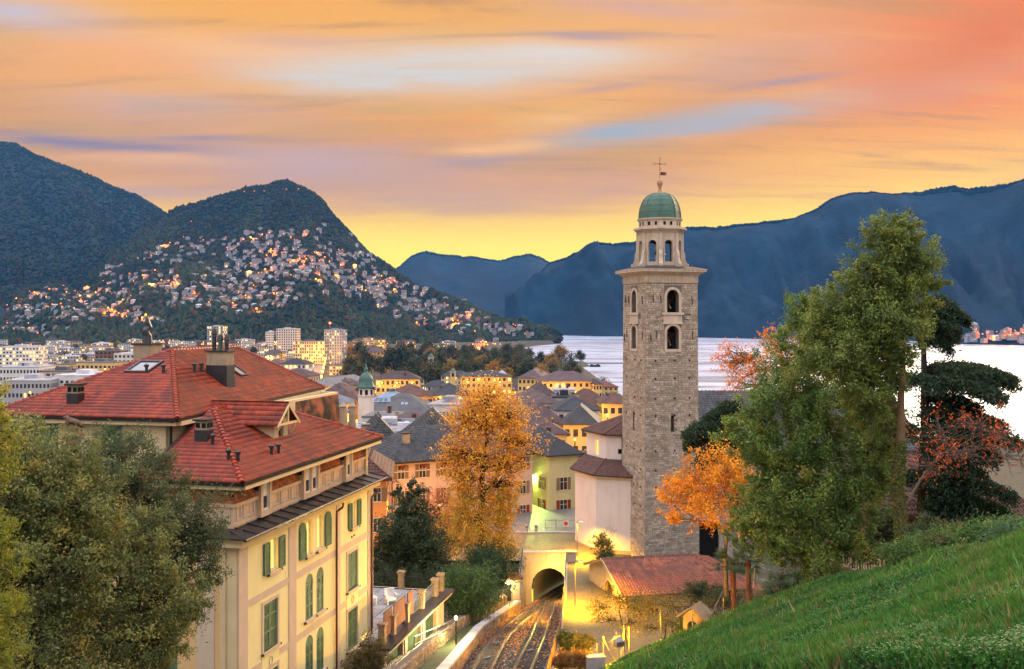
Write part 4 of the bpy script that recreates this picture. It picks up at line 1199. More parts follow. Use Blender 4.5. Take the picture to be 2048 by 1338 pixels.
# ---- main block that rises behind
MX0, MY0, MY1 = 3.2, 5.4, 15.0
mb_ops = [(-9.3, -8.2, 58.1, 59.5, False), (-13.0, -11.9, 58.1, 59.5, False)]
def fm(x, d, z): return Vector((MX0 + d, -x, z))
mw = MB(HMx); wall_panel(mw, (-MY1, -MY0), 54, 59.75, mb_ops, fm, .25)
mainw = mw.build('upper_wall', m_cream, house)
mw = MB(HMx); mw.box(MX0, 24.6, MY0, MY0 + .3, 54, 59.75); mw.box(24.3, 24.6, MY0 + .3, MY1, HB, 59.75); mw.box(MX0 + .3, 24.3, MY1 - .3, MY1, HB, 59.75); mw.box(17.2, 24.6, MY0, MY0 + .3, HB, 54); mw.build('side_wall', m_cream, house)
for o in mb_ops:
    a, b, c, d, arch = o; mid = (a + b) / 2
    leaf(a, mid - .01, c, d, False, 0, fm, .02, par=mainw); leaf(mid + .01, b, c, d, False, 0, fm, .02, par=mainw)
fl_ = MB(HMx); fl_.box(.2, 3.1, 4.8, 12.3, 57.35, 57.5); fl_.box(-.1, .2, 4.6, 12.4, 57.2, 57.62); fl_.build('flat_roof', m_lead, house)
for i in range(5):
    bt = MB(HMx); bt.bar((.1, 5.6 + i * 1.5, 57.55), (3.1, 5.6 + i * 1.5, 57.55), .06, .08); bt.build('roof_seam', m_lead, house)
lw = MB(HMx); lw.box(.5, 3.2, 4.8, 12.0, 56.5, 57.3); lw.build('low_wall', m_cream, house)
# ---- roof slopes
EZ, MZ = 57.5, 60.0
E1, E2, H1, H2 = (-.45, -.45, EZ), (17.7, -.45, EZ), (6.2, 4.75, 60.15), (10.6, 4.75, 60.15)
WL, WR = (-.45, 4.9, EZ), (17.7, 6.5, EZ + .2)
N1, N2, F1, F2 = (2.6, 4.7, MZ), (2.6, 15.7, MZ), (25.3, 6.8, MZ), (25.3, 15.7, MZ)
R1, R2 = (11.4, 10.4, 63.1), (20.0, 11.0, 63.05)
slopes = [([E1, E2, H2, H1], (E1, E2)), ([WL, E1, H1, (6.2, 4.9, 60.15)], (WL, E1)), ([E2, WR, H2], (E2, WR)),
          ([N1, F1, R2, R1], (N1, F1)), ([N2, N1, R1], (N2, N1)), ([F1, F2, R2], (F1, F2)), ([F2, N2, R1, R2], (F2, N2))]
rd = MB(HMx)
for q, e in slopes: rd.poly([Vector(p) - Vector((0, 0, .03)) for p in q])
rd.build('roof_deck', m_deck, house)
tr = TileRoof('flat', .24, .37, 1.25, 2)
for q, e in slopes[:6]: tr.slope([HMx @ Vector(p) for p in q], [HMx @ Vector(e[0]), HMx @ Vector(e[1])])
tr.build(house, m_redtile, 300, HMx @ (house_w.inverted() @ Vector((0, 0, CAMZ))))
for a, b in ((E1, H1), (E2, H2), (H1, H2), (N1, R1), (R1, R2), (F1, R2), (N2, R1)):
    ridge_caps(house, HMx @ Vector(a), HMx @ Vector(b), m_redtile, .38, .15)
# eaves: cream soffit board, black gutter
ev = MB(HMx)
for a, b in ((E1, E2), (WL, E1), (E2, WR), (N2, N1), (N1, F1), (F1, F2)):
    a = Vector(a); b = Vector(b); ins = Vector((0, 0, 0))
    g_ = MB(HMx); g_.bar(a - Vector((0, 0, .09)), b - Vector((0, 0, .09)), .17, .15); g_.build('gutter', m_black, house)
    cx_ = Vector((10, 8, 0)) if a.z > 59 else Vector((8, 5, 0))
    def inn(p, d=.28): 
        v = cx_ - p; v.z = 0; return p + v.normalized() * d
    s_ = MB(HMx); s_.bar(inn(a) - Vector((0, 0, .26)), inn(b) - Vector((0, 0, .26)), .36, .22); s_.build('eave_board', m_cream, house)
d_ = MB(HMx); d_.tube([(2.7, 5.0, 59.85), (2.85, 5.2, 59.6), (2.9, 5.22, 59.3), (2.9, 5.25, 57.6)], .07, 6); d_.build('downpipe', m_black, house)
d_ = MB(HMx); d_.tube([(25.2, 6.9, 59.85), (24.75, 6.6, 59.5), (24.7, 6.5, 56)], .07, 6); d_.build('downpipe', m_black, house)
rk = MB(HMx); rk.bar((-.45, 4.85, 57.55), (6.2, 4.85, 60.1), .2, .14); rk.build('flashing', m_lead, house)
fb = MB(HMx); fb.hexa([(17.6, 5.2, 56.2), (24.6, 5.2, 56.2), (24.6, 5.5, 59.6), (17.6, 5.5, 59.6)], [(17.6, 5.1, 56.2), (24.6, 5.1, 56.2), (24.6, 5.4, 59.6), (17.6, 5.4, 59.6)]); fb.build('far_mansard', m_scale, house)

# ---- chimneys, skylights, vents and the roof dormer
def plane_of(q):
    a, b, c = [Vector(p) for p in q[:3]]; return a, (b - a).cross(c - a).normalized()
PN = {k: plane_of(slopes[i][0]) for k, i in (('wr', 0), ('wn', 1), ('mr', 3), ('mn', 4))}
def on_roof(px, py, k): return cam_ray_plane(px, py, *PN[k])
m_stack = mat('chimney_render', (.36, .28, .18), .9, .2, 2.0, stain=.6)
def chimney(px, py, k, w_, d_, h, dark, cap, pots=0, par=house):
    p = on_roof(px, py, k); c = MB(HMx)
    c.box(p.x - w_ / 2, p.x + w_ / 2, p.y - d_ / 2, p.y + d_ / 2, p.z - .8, p.z + dark)
    c2 = MB(HMx); c2.box(p.x - w_ / 2 + .03, p.x + w_ / 2 - .03, p.y - d_ / 2 + .03, p.y + d_ / 2 - .03, p.z + dark, p.z + h)
    ch = c.build('chimney', m_lead, par); c2.build('stack', m_stack, ch)
    c3 = MB(HMx); c3.box(p.x - w_ / 2 - .08, p.x + w_ / 2 + .08, p.y - d_ / 2 - .08, p.y + d_ / 2 + .08, p.z + h, p.z + h + .09); c3.build('cap', m_lead, ch)
    if cap == 'vents':
        for sx in (-1, 1):
            for sy in (-1,):
                v = MB(HMx); v.box(p.x + sx * w_ * .24 - .11, p.x + sx * w_ * .24 + .11, p.y - d_ / 2 - .0, p.y - d_ / 2 + .1, p.z + h - .34, p.z + h - .1); v.build('flue_opening', m_dark, ch)
            v = MB(HMx); v.box(p.x - w_ / 2 - .0, p.x - w_ / 2 + .1, p.y + sx * d_ * .24 - .11, p.y + sx * d_ * .24 + .11, p.z + h - .34, p.z + h - .1); v.build('flue_opening', m_dark, ch)
    for i in range(pots):
        v = MB(HMx); y = p.y + (i - (pots - 1) / 2) * d_ * .3; hh = .55 + (.35 if i == pots - 1 else 0)
        v.lathe([(.13, p.z + h + .09), (.13, p.z + h + hh), (.19, p.z + h + hh), (.02, p.z + h + hh + .25)], 8, (p.x, y, 0)); v.build('chimney_pot', m_copper if i == 1 else m_lead, ch)
        b_ = MB(HMx); b_.lathe([(.11, p.z + h + hh + .06), (.2, p.z + h + hh + .12), (.12, p.z + h + hh + .42), (.03, p.z + h + hh + .5)], 8, (p.x, y, 0)); b_.build('cowl', m_lead, ch)
    return ch
chimney(151, 805, 'mn', .58, .66, .92, .5, 'vents')
chimney(441, 762, 'mr', .95, 1.35, 1.75, .95, '', 3)
chimney(408, 879, 'wn', .64, .68, .95, .5, 'vents')
for (px, py, k) in ((293, 748, 'mn'), (327, 748, 'mn'), (389, 745, 'mr'), (403, 744, 'mr'), (425, 890, 'wn'), (457, 921, 'wn'), (476, 924, 'wr'), (543, 911, 'wr'), (557, 908, 'wr')):
    p = on_roof(px, py, k); v = MB(HMx); v.tube([(p.x, p.y, p.z - .2), (p.x, p.y, p.z + .42)], .085, 8); v.lathe([(.14, p.z + .40), (.15, p.z + .5), (.04, p.z + .58)], 8, (p.x, p.y, 0)); v.build('roof_vent', m_lead, house)
for (px, py, k, m_) in ((686, 852, 'wr', m_stack), (705, 851, 'wr', m_copper)):
    p = on_roof(px, py, 'wr'); v = MB(HMx); v.tube([(p.x, p.y, p.z - .2), (p.x, p.y, p.z + 1.15)], .22, 10); v.lathe([(.16, p.z + 1.15), (.27, p.z + 1.2), (.1, p.z + 1.4), (.04, p.z + 1.55)], 10, (p.x, p.y, 0)); v.build('flue_pipe', m_stack, house)
p = Vector((13.5, 13.4, 62.0)); v = MB(HMx); v.box(p.x - .6, p.x + .6, p.y - .6, p.y + .6, 60, 63.35); ch = v.build('chimney', m_stack, house)
v = MB(HMx); v.box(p.x - .68, p.x + .68, p.y - .68, p.y + .68, 63.35, 63.45); v.build('cap', m_lead, ch)
v = MB(HMx); v.tube([(p.x, p.y, 63.4), (p.x, p.y, 63.9), (p.x - .1, p.y + .05, 64.2), (p.x + .12, p.y, 64.45), (p.x + .02, p.y, 64.75), (p.x + .0, p.y, 65.1)], [.32, .26, .2, .24, .15, .05], 9); v.build('twisted_cowl', m_lead, ch)
def skylight(px, py, k, w_, h_):
    p = on_roof(px, py, k); a, n = PN[k]
    if n.z < 0: n = -n
    q = slopes[{'mn': 4, 'mr': 3}[k]][1]; u = (Vector(q[1]) - Vector(q[0])).normalized(); v = n.cross(u)
    if v.z < 0: v = -v
    f_ = MB(HMx)
    for (s0, s1, t0, t1) in ((-.5, .5, -.5, -.42), (-.5, .5, .42, .5), (-.5, -.42, -.42, .42), (.42, .5, -.42, .42)):
        pts = [p + u * (s * w_) + v * (t_ * h_) for s, t_ in ((s0, t0), (s1, t0), (s1, t1), (s0, t1))]
        f_.hexa([x + n * .0 for x in pts], [x + n * .16 for x in pts])
    fo = f_.build('skylight', m_lead, house)
    g_ = MB(HMx); pts = [p + u * (s * w_ * .84) + v * (t_ * h_ * .84) + n * .1 for s, t_ in ((-.5, -.5), (.5, -.5), (.5, .5), (-.5, .5))]; g_.poly(pts)
    g_.build('skylight_pane', mat('sky_glass', (.10, .13, .16), .03, .05, spec=1.0, coat=1.0), fo)
skylight(289, 736, 'mn', 1.5, 1.7); skylight(472, 742, 'mr', 1.2, 1.3)
# gabled roof dormer
dx0, dx1, dyf, dpk, dev = 6.55, 8.85, 1.6, 60.4, 59.45
db = MB(HMx); cxd = (dx0 + dx1) / 2
def fg(x, d, z): return Vector((x, dyf + d, z))
wall_panel(db, (dx0 + .3, dx1 - .3), 58.3, dev, [(dx0 + .85, dx1 - .85, 58.45, dev - .05, False)], fg, .2)
db.poly([(dx0 + .3, dyf, dev), (dx1 - .3, dyf, dev), (cxd, dyf, dpk - .2)])
db.box(dx0 + .3, dx0 + .42, dyf + .01, 5, 58.2, dev); db.box(dx1 - .42, dx1 - .3, dyf + .01, 5, 58.2, dev)
rdm = db.build('roof_dormer', m_cream, house)
g_ = MB(HMx); plate(g_, opening_poly((dx0 + .85, dx1 - .85, 58.45, dev - .05, False)), fg, .16, .18); g_.build('window_pane', m_glass, rdm)
pb = MB(HMx); pb.box(dx0 + .1, dx1 - .1, dyf - .75, dyf - .02, 58.05, 58.12);  pb.build('dormer_sill', m_lead, rdm)
for s_, x_ in ((-1, dx0 - .2), (1, dx1 + .2)):
    q = [(x_, dyf - .45, dev - .12), (x_, 5.6, dev - .12), (cxd, 5.6, dpk), (cxd, dyf - .45, dpk)]
    dk = MB(HMx); dk.poly(q); dk.build('dormer_roof', m_deck, rdm)
    t2 = TileRoof('flat', .24, .37, 1.2, 6); t2.slope([HMx @ Vector(p) for p in q], [HMx @ Vector(q[0]), HMx @ Vector(q[1])]); t2.build(rdm, m_redtile)
    bb = MB(HMx); bb.bar((x_, dyf - .47, dev - .2), (cxd, dyf - .47, dpk - .06), .05, .12); bb.build('barge_board', m_cream, rdm)
kp = MB(HMx); kp.bar((dx0, dyf - .4, dev - .1), (dx1, dyf - .4, dev - .1), .12, .12); kp.bar((cxd, dyf - .4, dev - .1), (cxd, dyf - .4, dpk - .1), .1, .1)
for x_ in (dx0 + .2, dx1 - .2): kp.bar((x_, dyf - .1, dev - .7), (x_, dyf - .45, dev - .1), .1, .1)
kp.build('king_post', m_cream, rdm)

# ---- stone eagle on its pedestal in front of the upper wall
ep = P(147, 872, 49.5); eg = empty('eagle_statue', ep, .3, 'brown stone eagle statue on a pedestal below the house eave', 'statue')
e_ = MB(); e_.box(-.32, .32, -.32, .32, -1.2, .0); e_.box(-.4, .4, -.4, .4, .0, .12); e_.lathe([(.28, .12), (.22, .3), (.3, .36)], 10); e_.build('pedestal', mat('brick_pedestal', (.26, .12, .08), .9, .3, 5), eg)
b_ = MB(); b_.tube([(-.2, 0, .45), (-.25, 0, .62), (-.2, 0, .8), (-.32, 0, .95), (-.5, 0, .92)], [.12, .17, .16, .1, .03], 8); b_.tube([(-.2, 0, .8), (.15, .02, .65), (.55, .02, .35)], [.15, .16, .04], 8)
b_.tube([(-.2, .1, .75), (.1, .22, .72), (.42, .2, .48)], [.1, .12, .03], 6); b_.tube([(-.2, -.1, .75), (.1, -.22, .72), (.42, -.2, .48)], [.1, .12, .03], 6)
b_.tube([(-.2, .07, .5), (-.2, .08, .34)], .05, 6); b_.tube([(-.2, -.07, .5), (-.2, -.08, .34)], .05, 6)
b_.build('eagle', mat('weathered_bronze', (.14, .07, .045), .6, .25), eg, True)

# ================================================================== terrace building beyond the house
TBm = Matrix.Translation((0, 0, -HB + 2))
ter = empty('terrace_building', (-12.6, 46.0, HB - 2), math.atan2(.975, .223), 'low annex with a paved roof terrace and large green panels beyond the yellow house', 'building')
X0, X1, YF, ZT = 14.7, 27.4, -1.55, 45.35
def ft(x, d, z): return Vector((x, YF + d, z))
bays = [(15.4, 18.4), (19.3, 22.1), (23.0, 25.6)]
tw_ = MB(TBm); wall_panel(tw_, (X0, X1), HB - 4, ZT - .45, [(a, b, 41.7, ZT - .75, False) for a, b in bays], ft, .3)
tw_.box(X0, X1, YF + .3, 6, HB - 4, ZT - .5); tw = tw_.build('wall', mat('ochre_annex_render', (.50, .33, .19), .9, .1, 1.0, stain=.45), ter)
for a, b in bays:
    g_ = MB(TBm); plate(g_, [(a, 41.7), (b, 41.7), (b, ZT - .75), (a, ZT - .75)], ft, .2, .24); g_.build('green_panel', mat('green_awning', (.09, .14, .085), .75, .12, .8), ter)
    s_ = MB(TBm); surround(s_, (a, b, 41.7, ZT - .75, False), ft, .14, -.06, .05); s_.build('panel_frame', m_trim, ter)
for x_ in (15.0, 18.85, 22.55, 26.1, 27.0):
    s_ = MB(TBm); plate(s_, [(x_ - .2, HB - 4), (x_ + .2, HB - 4), (x_ + .2, ZT - .45), (x_ - .2, ZT - .45)], ft, -.12, 0); s_.build('pilaster', m_trim, ter)
c_ = MB(TBm); c_.box(X0 - .3, X1 + .5, YF - .55, 6.2, ZT - .42, ZT - .2); c_.build('cornice', m_trim, ter)
c_ = MB(TBm); c_.box(X0 - .35, X1 + .6, YF - .66, YF + .5, ZT - .2, ZT - .05); c_.build('ledge', m_lead, ter)
m_flag = mat('grey_flagstone', (.30, .31, .33), .45, .15, 1.5, objvar=.2)
pav = MB().hexa([(0, 0, 0), (.96, 0, 0), (.96, .96, 0), (0, .96, 0)], [(.02, .02, .05), (.94, .02, .05), (.94, .94, .05), (.02, .94, .05)]).mesh('paving_slab', m_flag)
for i in range(12):
    for j in range(7):
        o = link('paving_slab', pav, ter, (X0 + .3 + i, YF + .55 + j, ZT - .1 - HB + 2)); 
u_ = MB(TBm); u_.box(X0, X1, YF + .5, 6.1, ZT - .2, ZT - .09); u_.build('terrace_bed', m_dark, ter)
m_post = mat('mossy_stone_post', (.30, .20, .12), .9, .35, 5.0, bump=.4, stain=.4)
for x_ in (15.2, 17.0, 19.6, 22.8, 25.9, 27.3):
    p_ = MB(TBm); p_.box(x_ - .2, x_ + .2, YF - .05, YF + .35, ZT - .1, ZT + 1.05); p_.box(x_ - .26, x_ + .26, YF - .11, YF + .41, ZT + 1.05, ZT + 1.2); p_.build('railing_post', m_post, ter)
for y_ in (1.6, 4.6):
    p_ = MB(TBm); p_.box(27.1, 27.5, y_ - .2, y_ + .2, ZT - .1, ZT + 1.05); p_.box(27.04, 27.56, y_ - .26, y_ + .26, ZT + 1.05, ZT + 1.2); p_.build('railing_post', m_post, ter)
for (a, b) in ((15.4, 16.8), (17.2, 19.4), (19.8, 20.9)):
    s_ = MB(TBm); s_.box(a, b, YF + .1, YF + .16, ZT + .2, ZT + 1.75)
    s_.build('rusty_screen', mat('rusty_corten_sheet', (.16, .055, .03), .85, .3, 3.0, (.10, .04, .025), bump=.3), ter)
for (a, b, ax) in ((20.9, 22.6, 0), (23.0, 25.7, 0), (26.1, 27.1, 0), (YF + .4, 1.4, 1), (1.8, 4.4, 1), (4.8, 6.0, 1)):
    r_ = MB(TBm)
    pt = (lambda s, z: (s, YF + .15, z)) if ax == 0 else (lambda s, z: (27.3, s, z))
    for zz in (ZT + .15, ZT + .95, ZT + .78): r_.bar(pt(a, zz), pt(b, zz), .05, .04)
    for s in np.arange(a, b, .14): r_.bar(pt(s, ZT + .15), pt(s, ZT + .78), .025, .025)
    r_.build('railing', m_black if ax else m_iron, ter)
# white garden furniture on the terrace
def chair(x, y, rz, lab):
    c = empty('garden_armchair', house_w @ Vector((x, y, ZT - .04)), rz, lab, 'chair')
    a = MB(); a.box(-.35, .35, -.35, .35, .28, .42); a.build('seat', m_white, c)
    a = MB(); a.hexa([(-.35, .28, .42), (.35, .28, .42), (.35, .4, .42), (-.35, .4, .42)], [(-.35, .36, .95), (.35, .36, .95), (.35, .48, .95), (-.35, .48, .95)]); a.build('backrest', m_white, c)
    for s in (-1, 1):
        a = MB(); a.box(s * .38 - .06, s * .38 + .06, -.35, .4, .42, .62); a.build('armrest', m_white, c)
        for q in (-1, 1):
            a = MB(); a.box(s * .3 - .04, s * .3 + .04, q * .3 - .04, q * .3 + .04, 0, .28); a.build('leg', m_white, c)
chair(21.6, 3.6, 2.2, 'white armchair on the terrace nearest the yellow wall'); chair(23.4, 1.0, .4, 'white armchair on the terrace beside the rusty screens')
tb_ = empty('garden_table', house_w @ Vector((22.8, 2.4, ZT - .04)), .6, 'small square white table on the paved terrace', 'table')
a = MB(); a.box(-.45, .45, -.45, .45, .5, .56); a.build('table_top', m_white, tb_)
for s in (-1, 1):
    for q in (-1, 1):
        a = MB(); a.box(s * .38 - .03, s * .38 + .03, q * .38 - .03, q * .38 + .03, 0, .5); a.build('leg', m_white, tb_)
# ================================================================== funicular railway, walls, path, piazza
def brickmat(name, c1, c2, mortar, scale, rough=.9, bw=.5, rh=.25, bump=.4):
    if name in MATS: return MATS[name]
    m = bpy.data.materials.new(name); m.use_nodes = True; t = NT(m.node_tree); b = t.n['Principled BSDF']
    co = t.new('ShaderNodeTexCoord').outputs['Object']
    vo = t.new('ShaderNodeTexVoronoi'); vo.feature = 'DISTANCE_TO_EDGE'; t.put(vo.inputs['Vector'], co); vo.inputs['Scale'].default_value = scale
    v2 = t.new('ShaderNodeTexVoronoi'); t.put(v2.inputs['Vector'], co); v2.inputs['Scale'].default_value = scale
    r_ = t.sep(v2.outputs['Color'])[0]
    c = t.mix(r_, c1, c2)
    c = t.mix(1.0, c, t.ramp(t.noise(co, .35, 5, .6), [(.3, (.72, .72, .72, 1)), (.7, (1.2, 1.2, 1.2, 1))]), 'MULTIPLY')
    jt = t.maprange(vo.outputs[0], .0, .07)
    c = t.mix(jt, mortar, c)
    t.put(b.inputs['Base Color'], c); b.inputs['Roughness'].default_value = rough
    bn = t.new('ShaderNodeBump'); bn.inputs['Strength'].default_value = bump; bn.inputs['Distance'].default_value = .03
    t.put(bn.inputs['Height'], jt); t.l.new(bn.outputs[0], b.inputs['Normal'])
    MATS[name] = m
    return m
m_cobble = brickmat('cobbled_paving', (.20, .14, .045, 1), (.13, .09, .03, 1), (.06, .045, .02, 1), 5.0, .6)
m_ballast = brickmat('railway_ballast', (.10, .10, .105, 1), (.05, .05, .055, 1), (.02, .02, .02, 1), 13.0, .8, bump=.9)
m_wallstone = mat('field_stone', (.30, .22, .145), .9, .25, 3.0, attr=True, objvar=.3, bump=.5, bscale=12)
m_conc = mat('weathered_concrete', (.42, .36, .27), .9, .12, .7, bump=.15, bscale=12, stain=.4)
m_rail = mat('worn_rail_steel', (.34, .28, .23), .3, .2, 3.0, metal=.85)
m_sleeper = mat('dark_sleeper', (.05, .042, .036), .85, .25, 4.0, objvar=.25)
m_cope = mat('pale_coping_stone', (.40, .38, .38), .7, .18, 2.0, objvar=.15, bump=.2)

def strip(name, ys, xl, xr, zl, zr, mt, parent=None, nx=2, kind=None, wob=0.0):
    ys = np.asarray(ys, float); V = []
    for j in range(nx):
        f_ = j / (nx - 1)
        x = xl(ys) * (1 - f_) + xr(ys) * f_; z = zl(ys) * (1 - f_) + zr(ys) * f_
        V.append(np.stack([x, ys, z + wob * fbm(x * 1.3, ys * 1.3, 3)], -1))
    V = np.stack(V, 1)
    o = link(name, np_mesh(name, V.reshape(-1, 3), grid_faces(len(ys), nx), [mt], smooth=True), parent)
    if kind: tag(o, kind=kind)
    return o
x_in = lambda y: trk(y, -1) - 1.42
x_out = lambda y: trk(y, -1) - 3.05 - .35 * ss(np.asarray(y, float), 95, 60)
x_rw = lambda y: trk(y, 1) + 1.5
tz = lambda y: track_z(y)
ysb = np.arange(38, 131, .8)
strip('track_bed', ysb, lambda y: x_in(y) - .2, lambda y: x_rw(y) + .2, lambda y: tz(y) - .12, lambda y: tz(y) - .12, m_ballast, nx=9, kind='structure', wob=.10)

# ballast stones and fallen leaves lying on the bed
nb = 16000
yy = 44 + 66 * RNG.rand(nb) ** .9; fx = RNG.rand(nb)
xx = x_in(yy) + .1 + (x_rw(yy) - x_in(yy) - .2) * fx
pts = np.stack([xx, yy, tz(yy) - .10 + .03 * RNG.rand(nb)], -1)
g_ = .035 + .09 * RNG.rand(nb, 1); wrm = (RNG.rand(nb, 1) < .25)
cl = g_ * np.where(wrm, np.array([[1.5, 1.1, .8]]), np.array([[1, 1, 1.04]]))
tag(link('ballast_stones', crowns(pts, .035 + .045 * RNG.rand(nb), cl, 'ballast_stones', mat('ballast_stone', (1, 1, 1), .8, .2, 4, attr=True), .7)), 'dark crushed stone ballast around the rails', 'gravel', kind='stuff')

def leaf_quads(C, size, cols, name, mt, up=.5, aspect=.5, rng=RNG, N=None, fold=.18, droop=0.0, A=None):
    "one small folded leaf at each point (two faces); orientation random with a bias N"
    n = len(C)
    d = rng.normal(size=(n, 3))
    if N is not None: d = d * (1 - up) + N * up * 1.6
    d /= np.linalg.norm(d, axis=1, keepdims=True) + 1e-9
    a = rng.normal(size=(n, 3)); a[:, 2] -= droop
    if A is not None: a = a * .55 + A
    a -= d * (a * d).sum(1, keepdims=True); a /= np.linalg.norm(a, axis=1, keepdims=True) + 1e-9
    b = np.cross(d, a)
    s = np.asarray(size, float).reshape(-1, 1) * np.ones((n, 1))
    V = np.empty((n, 4, 3))
    V[:, 0] = C - a * s * .5; V[:, 1] = C + b * s * aspect * .5 + d * s * fold; V[:, 2] = C + a * s * .5; V[:, 3] = C - b * s * aspect * .5 + d * s * fold
    i = np.arange(n)[:, None] * 4
    Fc = np.concatenate([i + np.array([[0, 1, 2]]), i + np.array([[0, 2, 3]])], 1).reshape(-1, 3)
    return np_mesh(name, V.reshape(-1, 3), Fc, [mt], cols=np.repeat(np.asarray(cols), 2, 0))
m_leaf = leafmat('leaf'); m_gloss = leafmat('glossy_leaf', .32, .45, .35)
nl = 5200
yy = np.concatenate([70 + 39 * RNG.rand(nl - 1500), 50 + 55 * RNG.rand(1500)]); fx = np.clip(RNG.beta(.9, 1.25, nl), 0, 1)
xx = x_in(yy) + .1 + (x_rw(yy) - x_in(yy) - .2) * fx
pts = np.stack([xx, yy, tz(yy) - .03 + .05 * RNG.rand(nl)], -1)
pal = np.array([[.42, .17, .03], [.34, .11, .025], [.48, .25, .05], [.22, .09, .03]])
tag(link('fallen_leaves', leaf_quads(pts, .14 + .08 * RNG.rand(nl), pal[RNG.randint(0, 4, nl)], 'fallen_leaves', m_leaf, .8, .7, N=np.array([[0, 0, 1.]]))), 'orange fallen leaves scattered over the railway ballast', 'leaves', kind='stuff')

for side, lab in ((-1, 'curved west railway track nearer the stone wall'), (1, 'straighter east railway track beside the brown fence')):
    y0 = 46.0; root = empty('railway_track', (float(trk(y0, side)), y0, float(tz(y0))), 0, lab, 'railway track')
    TMx = Matrix.Translation(-root.location)
    yy = np.arange(40, 130 if side < 0 else 107, 1.2)
    for s in (-.5, .5):
        r_ = MB(TMx)
        pp = [Vector((float(trk(y, side)) + s, float(y), float(tz(y)) + .02)) for y in yy]
        sec = [(-.06, 0), (.06, 0), (.025, .03), (.02, .09), (.04, .1), (.04, .15), (-.04, .15), (-.04, .1), (-.02, .09), (-.025, .03)]
        vs = []; fs = []; n = len(sec)
        for p in pp: vs += [p + Vector((a, 0, b)) for a, b in sec]
        for i in range(len(pp) - 1):
            for j in range(n): fs.append((i * n + j, i * n + (j + 1) % n, (i + 1) * n + (j + 1) % n, (i + 1) * n + j))
        r_.add(vs, fs); r_.build('rail', m_rail, root)
    c_ = MB(TMx); c_.tube([Vector((float(trk(y, side)), float(y), float(tz(y)) + .06)) for y in yy], .018, 5); c_.build('haulage_cable', m_black, root)
    sm = MB().box(-.85, .85, -.1, .1, -.1, .05).mesh('sleeper', m_sleeper)
    for y in np.arange(45, 109, .75):
        dxy = float(trk(y + .4, side) - trk(y - .4, side)) / .8
        link('sleeper', sm, root, TMx @ Vector((float(trk(y, side)), float(y), float(tz(y)) - .015)), -math.atan(dxy))
    for (y) in ((62.5, 70, 86) if side < 0 else (66.,)):
        b_ = MB(TMx); q = Vector((float(trk(y, side)), y, float(tz(y)))); b_.bar(q + Vector((-.25, 0, .12)), q + Vector((.2, .3, .1)), .12, .1); b_.build('cable_roller', m_iron, root)

